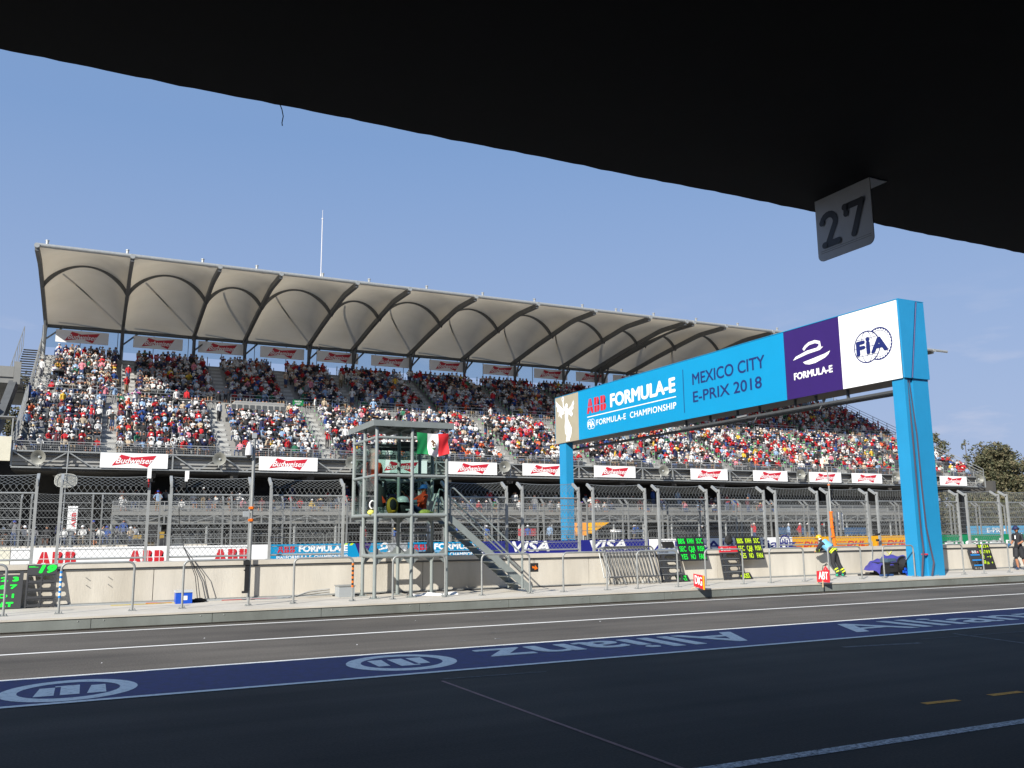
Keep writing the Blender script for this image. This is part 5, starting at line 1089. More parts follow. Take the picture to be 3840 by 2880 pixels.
# leaning crowd barriers
def crowd_barrier(label, x0, x1, y0, z0, yt, zt, name='crowd_barrier', nb=15, grp='crowd barriers leaning on the wall', feet=True, m=None):
    p = PL(x0,y0,z0,x1,yt,zt); t = thing(name, label, 'barrier', tuple(p.P(.5,0)), grp); R = .02
    b = MB(); path = [p.P(0,.18)]+[p.P(0,.88),p.P(.012,.96),p.P(.04,1)]+[p.P(.96,1),p.P(.988,.96),p.P(1,.88)]+[p.P(1,.18)]; b.tube(path, R, 8); b.tube([p.P(0,.2),p.P(1,.2)], R, 8); b.build('frame', m or GALV, t, smooth=True)
    b = MB()
    for i in range(1, nb): b.tube([p.P(i/nb,.2),p.P(i/nb,1)], .009, 5)
    b.build('bars', m or GALV, t)
    if feet:
        for a in (.16,.84):
            b = MB(); b.tube([p.P(a-.11,.0,.02),p.P(a-.10,.12,.02),p.P(a-.06,.18,.02),p.P(a+.06,.18,.02),p.P(a+.10,.12,.02),p.P(a+.11,.0,.02)], .018, 8); b.build('foot', m or GALV, t, smooth=True)
    return t
DK = flat('barrier_dark_steel', (.10,.10,.10), .45, metal=.3)
xa, xb = XU(2284, 23.7, 2190), XU(2474, 23.7, 2180); zt = at(2330, 2050, 24.15).z
crowd_barrier('outermost crowd barrier of the stack leaning on the pit wall', xa, xb, 23.60, ZP+.02, 24.06, zt, m=DK); crowd_barrier('middle crowd barrier of the stack leaning on the pit wall', xa+.10, xb+.07, 23.68, ZP+.02, 24.12, zt-.01); crowd_barrier('innermost crowd barrier of the stack leaning on the pit wall', xa-.08, xb-.10, 23.76, ZP+.02, 24.18, zt-.02)
# blue cooler box
p = at(u0_.x*0+690, 2265, 23.6) if False else at(690, 2265, 23.6); t = thing('cooler_box', 'bright blue storage box at the foot of the pit wall', 'box', (p.x, 23.6, ZP))
b = MB(); x0, x1 = XU(658,23.45,2265), XU(720,23.45,2265); b.box(x0,23.45,ZP+.002,x1,23.85,ZP+.27); b.build('tub', BLUEP, t); b = MB(); b.box(x0-.015,23.435,ZP+.271,x1+.015,23.865,ZP+.315); b.build('lid', flat('lid_grey', (.45,.47,.48), .4), t); b = MB(); b.box(x0+.17,23.444,ZP+.09,x0+.27,23.449,ZP+.19); b.build('sticker', WHITE, t)
# grey junction box
p0, p1 = XU(1268,23.5,2235), XU(1326,23.5,2235); t = thing('junction_box', 'grey metal junction box on the walkway left of tower', 'box', (p0, 23.5, ZP)); b = MB(); b.box(p0,23.4,ZP+.002,p1,23.85,ZP+.28); b.build('case', GREY, t); b = MB(); b.box(p0-.02,23.38,ZP+.281,p1+.02,23.87,ZP+.305); b.build('lid', GALV, t)
# black strap device on a rail
x = XU(926,21.9,2170); t = thing('wheel_gun_stand', 'tall black clamp hanging on the hoop rail below camera mast', 'clamp', (x,21.93,ZP+.3)); b = MB(); b.box(x-.05,21.9,.62,x+.045,21.955,1.36); b.build('column', BLACK, t); b = MB(); b.box(x-.09,21.88,1.24,x+.06,21.96,1.34); b.box(x-.1,21.88,.58,x+.03,21.97,.63); b.box(x-.075,21.885,1.1,x-.05,21.95,1.13); b.build('jaw', BLACKM, t)
# white sheet on the floor
b = MB(); n = 20; x0, x1 = XU(1545,22.55,2235), XU(1722,22.55,2225)
for i in range(n+1):
    s = i/n; yc = 22.75+.05*math.sin(7*s); 
    for j in range(5): b.v.append((x0+(x1-x0)*s+.01*math.sin(9*s+j), yc+(j-2)*.09, ZP+.006+(.05+.03*math.sin(13*s+j))*(1-((j-2)/2.0)**2)+.01*math.sin(30*s+j)*(j in (1,2,3))))
for i in range(n):
    for j in range(4): q = i*5+j; b.f.append((q,q+5,q+6,q+1)); b.m.append(0)
o = b.build('cloth_sheet', flat('sheet_white', (.78,.76,.74), .8), origin=(x0,22.7,ZP), smooth=True); tag(o, 'crumpled white sheet on the walkway below the watchtower', 'sheet')
# cables along the wall foot
def cable(label, pts, m, r=.012, name='cable'):
    b = MB(); P = [Vector(p) for p in pts]; path = []
    for i in range(len(P)-1):
        for k in range(6):
            s = k/6; path.append(P[i].lerp(P[i+1], s)+V(0, .02*math.sin(5*(i+s)+r*900), 0))
    path.append(P[-1]); b.tube(path, r, 5); o = b.build(name, m, origin=tuple(P[0]), smooth=True); tag(o, label, 'cable'); return o
zc = ZP+.014
cable('grey cable bundle running along the pit wall foot at left', [(-.6,24.1,zc),(1.5,24.12,zc),(3.0,24.05,zc),(5.0,24.1,zc)], GREY, .02)
cable('dark cable along the wall foot below the watchtower', [(6.1,24.0,zc),(7.5,24.12,zc),(9.2,24.08,zc),(11.5,24.15,zc),(14,24.16,zc)], RUBBER, .02)
cable('yellow cable on the walkway left of the blue box', [(.6,23.7,zc),(1.3,23.66,zc),(1.8,23.75,zc),(2.2,23.6,zc)], flat('cable_yellow', srgb(200,180,90), .6), .01)
cable('red cable on the walkway left of the blue box', [(1.4,23.95,zc),(1.7,23.8,zc),(2.0,23.85,zc)], REDCAB, .012)
cable('red cable on the walkway left of the junction box', [(3.2,23.9,zc),(4.2,23.95,zc),(4.9,23.85,zc)], REDCAB, .010)
for k in range(5): cable('grey cable fanning into the junction box, %s of five' % ORD[k], [(3.6+.1*k,23.9-.05*k,zc),(4.6+.08*k,23.85-.03*k,zc),(5.4,23.75,ZP+.05+.03*k),(5.95,23.7,ZP+.1+.03*k)], [GREY,RUBBER][k%2], .009)
for k in range(4): cable('black cable of the tangle beside the fire marshal, %s' % ORD[k], [(25.2+.1*k,23.5+.1*k,zc),(25.9,23.35+.12*k,zc+.01*k),(26.3,23.55-.08*k,zc),(26.9,23.4+.05*k,zc)], RUBBER, .016)
p = at(706, 1960, 24.6)
for k, (ue_, ve_) in enumerate(((742,2245),(752,2250),(786,2248))):
    q = at(ue_, ve_, 24.05); m_ = at(712+ (ue_-742)*.35, 2110, 24.2)
    b = MB(); b.tube([at(671,1905,24.65),at(673,1960,24.65),at(688,2050,24.5),V(m_.x,24.22,1.30),V(m_.x*.35+q.x*.65,24.16,.9),V(q.x,24.1,ZP+.02)], .010, 6); o = b.build('cable', RUBBER, origin=tuple(q), smooth=True); tag(o, ('left','middle','right')[k]+'most black cable draped down the wall behind the blue box', 'cable')
lump('cable_heap', 'small heap of black cables right of the blue box', 'cable', (XU(745,23.8,2255),23.8,ZP+.04), .12, (1.6,1,.4), BLACKM, .3)
# ------------------------------------------------------------------ equipment beside the gantry leg
t0 = V(XU(3376,22.9,2150), 22.9, ZP)
b = MB(); x0, x1 = XU(3284,23.1,2105), XU(3398,23.1,2105); n, m_ = 30, 12; rr_ = random.Random(5)
ph = [rr_.uniform(0,6) for _ in range(8)]
for i in range(n+1):
    for j in range(m_+1):
        s, q = i/n, j/m_; 
        top = .70+.22*s+.05*math.sin(6*s+ph[0])+.05*math.sin(15*s+5*q+ph[1])+.03*math.sin(27*s-9*q+ph[2])
        drop = max(0, .35-q)/.35; lo = .30+.16*s+.06*math.sin(11*s+ph[3])
        z = top*(1-drop**1.5)+(ZP+lo)*drop**1.5 if q < .35 else top+.04*(q-.35)
        if s < .08: z -= (.08-s)*3.2
        b.v.append((x0+(x1-x0)*s+.02*math.sin(9*q+ph[4]), 22.98+.85*max(0,q-.15)+.05*math.sin(13*s+ph[5])*(1-q), z))
for i in range(n):
    for j in range(m_): q = i*(m_+1)+j; b.f.append((q,q+m_+1,q+m_+2,q+1)); b.m.append(0)
o = b.build('tarpaulin', flat('tarp_purple_blue', srgb(70,66,150), .5, var=.15, scale=6), origin=(x0,23,ZP), smooth=True); tag(o, 'purple blue tarpaulin thrown over equipment by the gantry leg', 'tarpaulin')
b = MB(); x = XU(3350,22.9,2150); b.box(x-.32,22.95,ZP+.002,x+.33,23.5,ZP+.42); b.box(x-.35,22.93,ZP+.421,x+.36,23.52,ZP+.46); b.box(x-.1,22.93,ZP+.3,x+.1,22.949,ZP+.36); o = b.build('flight_case', BLACKM, origin=(x,23.2,ZP)); tag(o, 'black equipment case on the walkway under the tarpaulin', 'case')
x = XU(3415,22.7,2130); t = thing('cable_drum', 'black cable drum resting against the blue gantry leg', 'cable drum', (x,22.9,ZP)); 
for yy in (22.62,23.0): b = MB(); b.lathe((x,yy,ZP+.34), [(.34,0),(.34,.03)], 24, 0, (0,1,0)); b.build('flange', BLACK, t)
b = MB(); b.lathe((x,22.65,ZP+.34), [(.26,0),(.26,.35)], 20, 0, (0,1,0)); b.build('wound_cable', RUBBER, t)
b = MB(); b.tube([(x-.36*math.cos(a),22.64,ZP+.34+.36*math.sin(a)) for a in [math.pi*i/14 for i in range(3,15)]], .012, 6); b.tube([(x-.42*math.cos(a),22.66,ZP+.36+.34*math.sin(a)) for a in [math.pi*i/14 for i in range(4,14)]], .01, 6); b.build('loose_cable', GREY, t)
x = XU(3392,22.7,2150)
b = MB()
for k in range(14):
    a = random.uniform(0,6.28); q = V(x+random.uniform(-.14,.14),22.6+random.uniform(-.1,.1),ZP+.03+random.uniform(0,.30)); b.box(q.x-.035,q.y-.03,q.z-.03,q.x+.04,q.y+.03,q.z+.05)
o = b.build('plug_cluster', BLUEP, origin=(x,22.6,ZP)); tag(o, 'cluster of blue power plugs in front of the cable drum', 'plugs')
x = XU(3300,22.75,2155); b = MB()
for k in range(8): q = x+k*.085; b.box(q,22.7+.03*(k%3),ZP+.004,q+.06,22.78+.03*(k%3),ZP+.07)
o = b.build('connector_row', flat('connector_blue', srgb(46,80,130), .5), origin=(x,22.7,ZP)); tag(o, 'row of small blue connectors on the walkway by the case', 'connectors')
x = XU(3350,22.95,2110); b = MB(); b.box(x-.22,23.0,ZP+.47,x+.2,23.35,ZP+.60); b.box(x-.15,22.985,ZP+.5,x+.12,22.999,ZP+.57); o = b.build('rack_unit', flat('rack_grey_blue', srgb(80,100,116), .5), origin=(x,23.1,ZP+.47)); tag(o, 'grey blue electronics unit on top of the black case', 'electronics')
b = MB(); x = XU(3268,23.7,2140); b.box(x-.2,23.6,ZP+.002,x+.22,23.9,ZP+.09); o = b.build('concrete_block', CONCL, origin=(x,23.7,ZP)); tag(o, 'pale concrete block at the wall foot left of the tarpaulin', 'block')
q = at(3275, 2100, 24.2); b = MB(); b.tube([at(3270,2030,24.55),V(q.x,24.2,1.3),V(q.x-.02,24.24,.8),V(q.x-.05,24.1,ZP+.03)], .012, 6); o = b.build('cable', GREY, origin=tuple(q), smooth=True); tag(o, 'grey cable running down the wall left of the yellow cross', 'cable')
b = MB(); b.box(XU(3545,21.95,2148)-.03,22.0,ZP+.002,XU(3545,21.95,2148)+.05,22.12,ZP+.1); o = b.build('wood_wedge', flat('wedge_wood', (.55,.42,.24), .8), origin=(XU(3545,22,2148),22.05,ZP)); tag(o, 'small wooden wedge at the foot of the gantry leg', 'wedge')
# ------------------------------------------------------------------ grandstand
GSX0, GSX1 = -4.6, 85.8
t = thing('grandstand', 'huge two tier grandstand full of spectators under a white roof', 'grandstand', (40, 62, 0)); GS = t
NL, LY, LZ = 10, 62.4, 7.2; NU, UY0, UZ0 = 11, 72.9, 12.4; DY, DZ = .8, .44
def tread_z(tier, i): return (LZ if tier == 0 else UZ0)+DZ*i
def tread_y(tier, i): return (LY if tier == 0 else UY0)+DY*i
b = MB()
prof = [(61.95, 7.16)]
for i in range(NL): prof += [(tread_y(0,i), tread_z(0,i)-(DZ if i else .04)), (tread_y(0,i), tread_z(0,i))]
wz = LZ+DZ*NL; prof += [(LY+DY*NL, wz-DZ), (LY+DY*NL, wz), (UY0, wz), (UY0, UZ0)]
for i in range(1, NU): prof += [(tread_y(1,i), tread_z(1,i-1)), (tread_y(1,i), tread_z(1,i))]
TY, TZ = UY0+DY*NU, UZ0+DZ*(NU-1); prof += [(TY, TZ), (TY, TZ+.05), (82.1, TZ+.05)]
# gaps in the seating deck are not modelled; one profile along the whole length
for k in range(len(prof)-1):
    (y0,z0),(y1,z1) = prof[k], prof[k+1]; b.face([(GSX0,y0,z0),(GSX1,y0,z0),(GSX1,y1,z1),(GSX0,y1,z1)])
b.build('seating_deck', STEP, t)
b = MB()
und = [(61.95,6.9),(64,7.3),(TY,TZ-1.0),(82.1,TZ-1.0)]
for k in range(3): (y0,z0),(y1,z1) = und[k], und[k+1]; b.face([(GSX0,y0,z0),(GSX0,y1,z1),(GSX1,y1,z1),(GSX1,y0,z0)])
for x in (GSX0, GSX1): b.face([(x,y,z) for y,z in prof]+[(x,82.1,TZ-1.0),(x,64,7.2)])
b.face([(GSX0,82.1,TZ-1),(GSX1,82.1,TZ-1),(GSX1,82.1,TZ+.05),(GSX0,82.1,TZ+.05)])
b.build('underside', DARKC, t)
# front parapet truss
b = MB(); zb, zt = 6.15, 7.17; y = 61.9; x = GSX0; nb = int((GSX1-GSX0)/1.55); dx = (GSX1-GSX0)/nb
b.obox((GSX0,y,zb),(GSX1,y,zb),.10,.10); b.obox((GSX0,y,zt),(GSX1,y,zt),.12,.10)
for i in range(nb+1):
    xx = GSX0+dx*i
    if i % 2 == 0: b.obox((xx,y+.005,zb+.05),(xx,y+.005,zt-.05),.09,.09,0,(0,1,0))
    if i < nb:
        p0, p1 = ((xx,zt) if i % 2 == 0 else (xx,zb)), ((xx+dx,zb) if i % 2 == 0 else (xx+dx,zt)); b.obox((p0[0],y+.01,p0[1]),(p1[0],y+.01,p1[1]),.07,.07,0,(0,1,0))
b.build('front_truss', GALV, t)
b = MB(); 
for z0, z1 in ((6.52,6.84),(6.86,7.12)): b.box(GSX0,62.2,z0,GSX1,62.24,z1)
b.box(GSX0,62.3,6.30,GSX1,62.34,6.50); b.build('floor_edge', FASC, t)
# railings
RAILM = flat('rail_steel', (.27,.275,.27), .5, metal=.2)
def railing(b, x0, x1, y, z, h, sp=1.5, mids=(.5,), r=.028):
    n = max(1, int(round((x1-x0)/sp)))
    for i in range(n+1): xx = x0+(x1-x0)*i/n; b.obox((xx,y,z),(xx,y,z+h),.05,.05,0,(0,1,0))
    b.obox((x0,y,z+h),(x1,y,z+h),.06,.05)
    for m_ in mids: b.obox((x0,y,z+h*m_),(x1,y,z+h*m_),.03,.03)
def grid(b, x0, x1, y, z0, z1, s=.11, r=.006):
    n = int((x1-x0)/s)
    for i in range(n+1): xx = x0+s*i; b.tube([(xx,y,z0),(xx,y,z1)], r, 3, 0, cap=False)
    m_ = int((z1-z0)/s)
    for j in range(1,m_): z = z0+(z1-z0)*j/m_; b.tube([(x0,y,z),(x1,y,z)], r, 3, 0, cap=False)
b = MB(); railing(b, GSX0, GSX1, 62.0, 7.18, .62, 1.55, (.0,.75)); grid(b, GSX0, GSX1, 62.01, 7.22, 7.64, .12, .008); b.build('front_railing', RAILM, t)
LA = [.87+7.27*k for k in range(12)]; UA = [2.15, 9.2, 14.8, 20.0] + [27.4+7.27*k for k in range(8)]
b = MB(); xs = [GSX0+1.1]+[a for a in UA]+[GSX1]
for k in range(len(xs)-1):
    a0 = xs[k]+(.55 if k else 0); a1 = xs[k+1]-.55 if k < len(xs)-2 else xs[k+1]
    railing(b, a0, a1, UY0-.02, UZ0, .75, 1.5, (.33,.66)); grid(b, a0+.05, a1-.05, UY0-.03, wz+.25, UZ0-.02, .14, .008)
    railing(b, a0, a1, 70.38, wz, .55, 2.0, (.5,))
b.build('middle_railing', RAILM, t)
b = MB()   # grey fascia boards of the middle walkway
for k in range(len(xs)-1):
    a0 = xs[k]+(.55 if k else 0); a1 = xs[k+1]-.55; b.box(a0, UY0-.012, wz+.002, a1, UY0-.002, UZ0-.02)
b.build('walkway_fascia', FASC, t)
# aisle steps and hand loops
LOOPS = []
def aisle_part(tier, xc, wd, loops):
    b = MB(); n = NL if tier == 0 else NU
    for i in range(n):
        y, z = tread_y(tier,i), tread_z(tier,i)
        b.box(xc-wd/2, y+.003, z+.002, xc+wd/2, y+DY-.003, z+.012)
        if i < n-1 or tier == 0: b.box(xc-wd/2, y+DY*.5, z+.0125, xc+wd/2, y+DY-.004, z+.22)
    b.build('aisle_steps', AISLE, GS)
    for i in range(0, n, 1 if loops else 2):
        y, z = tread_y(tier,i)+.3, tread_z(tier,i)
        for q in ((-1,1) if loops else (-1,)): LOOPS.append((xc+q*(wd/2+.06), y, z, loops))
for k, a in enumerate(LA): aisle_part(0, a, .95, k >= 2)
for k, a in enumerate(UA): aisle_part(1, a, .92, k >= 3)
aisle_part(1, -4.05, 1.0, False)
LOOPS.sort(key=lambda q: q[0]**2+q[1]**2); GTAG = flat('green_tag', srgb(90,190,110), .6); rest = MB()
for k, (x, y, z, lp) in enumerate(LOOPS):
    b = MB() if k < 100 else rest
    b.tube([(x,y-.14,z),(x,y-.14,z+.8),(x,y-.10,z+.88),(x,y+.10,z+.88),(x,y+.14,z+.8),(x,y+.14,z)], .022, 5)
    if lp: b.box(x-.012,y-.125,z+.5,x+.012,y+.125,z+.62,1)
    if k < 100: b.build('aisle_loop', [RAILM, GTAG], GS)
rest.build('aisle_loops', [RAILM, GTAG], GS)['kind'] = 'stuff'
# left side railing, screen and end frames
b = MB(); x = GSX0-.03
def side_rail(b, x, y0, z0, y1, z1, h, sp=1.2, n_=3):
    n = int((y1-y0)/sp)
    for i in range(n+1): s = i/n; b.obox((x,y0+(y1-y0)*s,z0+(z1-z0)*s),(x,y0+(y1-y0)*s,z0+(z1-z0)*s+h),.05,.05)
    for m_ in range(n_+1): q = h*m_/n_; b.obox((x,y0,z0+q),(x,y1,z1+q),.05,.045)
side_rail(b, x, 62.0, 7.1, 70.4, 11.6, .95); side_rail(b, x, 70.4, 11.6, 72.9, 11.6, 1.05); side_rail(b, x, 72.9, 12.4, 82, 17.4, 1.05, .5, 2)
b.build('side_railing', RAILM, t)
b = MB(); x = GSX0-1.35
side_rail(b, x, 72.2, 12.4, 82.0, 17.6, 1.7, 3.2, 1)
for i in range(7): s = i/6; b.tube([(x,72.2+9.8*s,12.4+5.2*s),(x,72.2+9.8*s,14.1+5.2*s)], .02, 4, cap=False)
b.build('side_screen', GALVD, t)
for i in range(18): b = MB(); s = i/17; yy = 72.4+9.4*s; b.box(GSX0-1.3, yy, 12.3+5*s, GSX0-.06, yy+.45, 12.34+5*s); b.build('side_stair_step', STEELD, t)
b = MB(); x = GSX1+.03; side_rail(b, x, 62.0, 7.1, 82, 17.6, .95, 2.0, 3); b.build('side_railing', RAILM, t)
# columns, roof ribs, arches, membrane
ribs = [-4.4, 1.57, 7.5, 11.95, 17.86, 22.2, 28.05, 33.9, 39.7, 45.6, 49.7, 50.6, 54.4, 60.3, 66.1, 71.9, 77.7, 83.5]
def zrib(y):
    P = [(65,21.4),(69,21.5),(73.1,21.0),(76.6,20.55),(79.8,20.05),(82.4,19.7)]
    for k in range(len(P)-1):
        if y <= P[k+1][0] or k == len(P)-2:
            s = (y-P[k][0])/(P[k+1][0]-P[k][0]); return P[k][1]*(1-s)+P[k+1][1]*s
def bulge(y): 
    if y <= 73.1: return 1.75*math.sin(max(0,(y-65)/8.1)*math.pi/2)**1.6
    return 1.62*(math.cos((y-73.1)/9.3*math.pi/2))**1.1 if y < 82.4 else 0
ys = [65+8.1*i/9 for i in range(10)]+[73.1+9.3*i/9 for i in range(1,10)]
RF = bpy.data.objects.new('roof', None); COL.objects.link(RF); attach(RF, t); BASE[RF.name] = Vector((0,0,0))
for x in ribs:
    b = MB()
    for k in range(len(ys)-1): b.obox((x,ys[k],zrib(ys[k])-.16),(x,ys[k+1]+.03,zrib(ys[k+1])-.16),.25,.40)
    b.lathe((x,64.72,zrib(65)-.05), [(.17,0),(.17,.4)], 14, 1, (0,1,0)); b.build('roof_rib', [RIBM, GALVL], RF)
    b = MB(); b.tube([(x,81.5,TZ),(x,81.5,zrib(81.5)-.25)], .15, 10); b.obox((x,81.5,TZ+.9),(x,80.2,zrib(80.2)-.3),.12,.12)
    b.obox((x,81.5,TZ+1.4),(x+1.3,82.3,19.55),.12,.12); b.build('roof_column', GALV if x < -4 else RIBM, RF)
b = MB(); b.tube([(ribs[0],64.92,21.42),(ribs[-1]+2.2,64.92,21.42)], .15, 12); b.build('roof_edge_pipe', GALVL, RF, smooth=True)
b = MB(); b.tube([(ribs[0],82.4,19.62),(ribs[-1]+2.2,82.4,19.62)], .16, 8); b.build('roof_back_pipe', RIBM, RF)
for k in range(len(ribs)-1):
    x0, x1 = ribs[k]+.08, ribs[k+1]-.08
    if x1-x0 < 1.5:
        b = MB(); b.face([(x0,y_,zrib(y_)+.05) for y_ in (65.,73.1,82.4)]+[(x1,y_,zrib(y_)+.05) for y_ in (82.4,73.1,65.)]); b.build('roof_membrane', FABRIC, RF); continue
    b = MB(); nx = 12; hs = (x1-x0)/5.8
    for j, y_ in enumerate(ys):
        for i in range(nx+1):
            s = i/nx; b.v.append((x0+(x1-x0)*s, y_, zrib(y_)+.04+bulge(y_)*min(1.05,hs)*(4*s*(1-s))**.8))
    for j in range(len(ys)-1):
        for i in range(nx): q = j*(nx+1)+i; b.f.append((q,q+1,q+nx+2,q+nx+1)); b.m.append(0)
    o = b.build('roof_membrane', FABRIC, RF, smooth=True)
    b = MB(); pts = []
    for i in range(nx*2+1):
        s = i/(nx*2); pts.append((x0+(x1-x0)*s, zrib(73.1)+.02+1.62*min(1.05,hs)*(4*s*(1-s))**.8))
    for i in range(len(pts)-1):
        (xa,za),(xb,zb_) = pts[i], pts[i+1]; d0 = .12+.42*(1-(4*(i/48*2 if 0 else i/(nx*2))*(1-i/(nx*2)))); d1 = .12+.42*(1-(4*((i+1)/(nx*2))*(1-(i+1)/(nx*2))))
        b.face([(xa,73.05,za-d0),(xb,73.05,zb_-d1),(xb,73.05,zb_),(xa,73.05,za)]); b.face([(xa,73.05,za-d0),(xa,73.2,za-d0),(xb,73.2,zb_-d1),(xb,73.05,zb_-d1)]); b.face([(xa,73.2,za-d0),(xa,73.2,za),(xb,73.2,zb_),(xb,73.2,zb_-d1)])
    b.build('roof_arch', RIBM, RF)
    b = MB(); b.tube([(x0+.2,73.4,zrib(73.4)+1.9),(x1-.3,81.8,zrib(81.8)+.5)], .075, 6); b.tube([(x0,81.2,20.6),(x1,82.2,20.2)], .07, 6); b.build('roof_brace', GALV, RF)
for u, v in ((178,905),(478,945),(760,980),(963,1004),(1210,1036),(1384,1058),(1600,1083),(1810,1106),(2004,1128),(2184,1150),(2310,1165),(2330,1168),(2451,1182),(2610,1200),(2766,1217),(2914,1234)):
    b = MB(); p = at(u, v, 65.4); b.lathe((p.x,65.4,21.5), [(.10,0),(.10,.40),(.13,.41),(.13,.47)], 8); b.build('roof_stub', GALVL, RF)
# back fence with glass
b = MB(); railing(b, GSX0, GSX1, 82.0, TZ, 2.75, 2.9, (.0,)); b.build('back_railing', RIBM, t)
b = MB(); b.box(GSX0+.1,82.03,TZ+.9,GSX1-.1,82.05,TZ+2.65); b.build('wind_screen', GLASSC, t)
# recess under the upper tier; its dark wall is added to fill the shade
b = MB(); b.box(-30, 67.9, .86, 84, 68.1, 7.6); b.build('shade_fill_wall', DARKC, t)
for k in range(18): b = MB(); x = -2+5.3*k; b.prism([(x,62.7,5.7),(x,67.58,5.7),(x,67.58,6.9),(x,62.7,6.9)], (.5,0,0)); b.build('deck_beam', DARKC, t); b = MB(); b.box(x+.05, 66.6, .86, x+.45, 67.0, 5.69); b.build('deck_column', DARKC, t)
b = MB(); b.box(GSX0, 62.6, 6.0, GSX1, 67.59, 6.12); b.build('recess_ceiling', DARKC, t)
# lower deck
FASCD = mat('lower_fascia', (.20,.20,.19), .75, var=.15, scale=.7, stain=.2)
DX0, DX1, DYY = 1.3, 73.5, 61.5
b = MB(); b.box(DX0, DYY, 3.18, DX1, DYY+.12, 3.46); b.box(DX0, DYY+.13, 3.0, DX1, 67.5, 3.3); 
for i in range(3): b.box(DX0, DYY+1.6+.85*i, 3.301, DX1, 67.5, 3.3+.32*(i+1))
b.build('lower_deck', FASCD, t)
b = MB(); railing(b, DX0, DX1, DYY-.02, 3.46, .60, 1.55, (.12,.55)); grid(b, DX0, DX1, DYY, 3.48, 3.98, .14, .008); b.build('lower_deck_railing', RAILM, t)
b = MB(); zb, zt = 2.62, 3.16; n = int((DX1-DX0)/1.55); b.obox((DX0,DYY+.03,zb),(DX1,DYY+.03,zb),.09,.09)
for i in range(n+1):
    xx = DX0+1.55*i; b.obox((xx,DYY+.03,zb),(xx,DYY+.03,zt),.09,.08,0,(0,1,0))
    if i < n: b.obox((xx,DYY+.04,zb if i%2 else zt),(xx+1.55,DYY+.04,zt if i%2 else zb),.07,.07,0,(0,1,0))
b.build('lower_deck_truss', GALVD, t)
b = MB(); b.box(DX0, DYY+.35, 2.66, DX1, DYY+.39, 3.14); b.build('lower_deck_fascia', FASCD, t)
for i in range(25): b = MB(); xx = DX0+2.9*i; b.tube([(xx,DYY+.2,.85),(xx,DYY+.2,2.62)], .09, 8); b.build('lower_deck_post', GALV, t)
NETM = bpy.data.materials.new('shade_net'); NETM.use_nodes = True
_n = NETM.node_tree.nodes; _b = _n['Principled BSDF']; _b.inputs['Base Color'].default_value = (.012,.012,.012,1); _b.inputs['Roughness'].default_value = .95; _b.inputs['Alpha'].default_value = .94
b = MB(); b.box(DX0, DYY+.6, .86, 16.5, DYY+.62, 2.62); b.build('shade_net', NETM, t); b = MB(); b.box(45, DYY+.6, .86, DX1, DYY+.62, 2.62); b.build('shade_net', NETM, t)
b = MB(); zz = 3.46   # stair block at the far end of the lower deck
for i in range(9): b.box(DX1+.02+.32*i, DYY+.2, .86, DX1+.32*(i+1), DYY+2.2, 3.2-.26*i)
b.obox((DX1,DYY+.2,4.2),(DX1+3,DYY+.2,1.9),.05,.05); b.build('end_stair', FASC, t)
# seats: 100 nearest as parts, the rest as one mass
SEATG = flat('seat_dark_grey', (.060,.064,.066), .5); SEATR = flat('seat_red', srgb(178,22,30), .5); SEATE = flat('seat_edge_grey', (.30,.31,.30), .5)
def seat_mb(b, x, y, z, red):
    m_ = 2 if red else 0; w_ = .19
    b.prism([(x-w_,y+.06,z+.40),(x+w_,y+.06,z+.40),(x+w_,y+.42,z+.385),(x-w_,y+.42,z+.385)], (0,0,.035), m_)
    b.prism([(x-w_,y+.42,z+.42),(x+w_,y+.42,z+.42),(x+w_*.92,y+.50,z+.78),(x-w_*.92,y+.50,z+.78)], (0,.03,0), m_)
    b.box(x-w_*.92,y+.495,z+.781,x+w_*.92,y+.53,z+.80,1 if not red else 2)
    b.box(x-.02,y+.2,z,x+.02,y+.26,z+.395,0)
seats = []
def blocked(tier, x):
    A = LA if tier == 0 else UA
    return any(abs(x-a) < .68 for a in A) or (tier == 1 and x < -3.4)
for tier, n in ((0,NL),(1,NU)):
    for i in range(n):
        x = GSX0+.45; k = 0
        while x < GSX1-.3:
            if not blocked(tier, x): seats.append((tier, i, k, x, tread_y(tier,i), tread_z(tier,i)))
            x += .475; k += 1
seats.sort(key=lambda s: (s[3]**2+s[4]**2))
b = MB()
for q, s in enumerate(seats):
    red = s[0] == 1 and s[1] >= NU-2
    if q < 100: m_ = MB(); seat_mb(m_, *s[3:], red); m_.build('seat', [SEATG, SEATE, SEATR], t)
    else: seat_mb(b, *s[3:], red)
o = b.build('seats', [SEATG, SEATE, SEATR], t); o['kind'] = 'stuff'
# ------------------------------------------------------------------ beer banners
def beer(b, x0, z0, wd, h, Y, off=.012):
    o = V(x0, Y-off, z0); P = lambda pts, mi, d=0: b.poly2([(x*wd, y*h) for x, y in pts], o+V(0,-d,0), UX, UZ, mi)
    P([(.17,.14),(.50,.36),(.475,.72),(.30,.90)], 1); P([(.50,.36),(.695,.06),(.825,.88),(.475,.72)], 1, .0005)
    put_text(b, 'Budweiser', o+V(.225*wd,-.006,.29*h), UX, UZ, .555*wd, .41*h, 0, .02, .32)
lowb = [(x0, z) for x0, z in ((.38,6.22),(10.33,6.26),(18.60,6.28),(24.4,6.28),(30.69,6.30),(37.28,6.29),(47.08,6.26),(54.07,6.26),(60.83,6.26),(66.29,6.26),(72.6,6.26),(78.67,6.22))]
LBL = ['left of the camera mast','left of the watchtower','behind the watchtower glass','right of the watchtower roof','left of the far gantry leg','right of the far gantry leg','below the gantry lettering middle','below the purple gantry panel','crossed by the thin orange mast','left of the near gantry leg','hidden behind the near gantry leg','beyond the gantry leg']
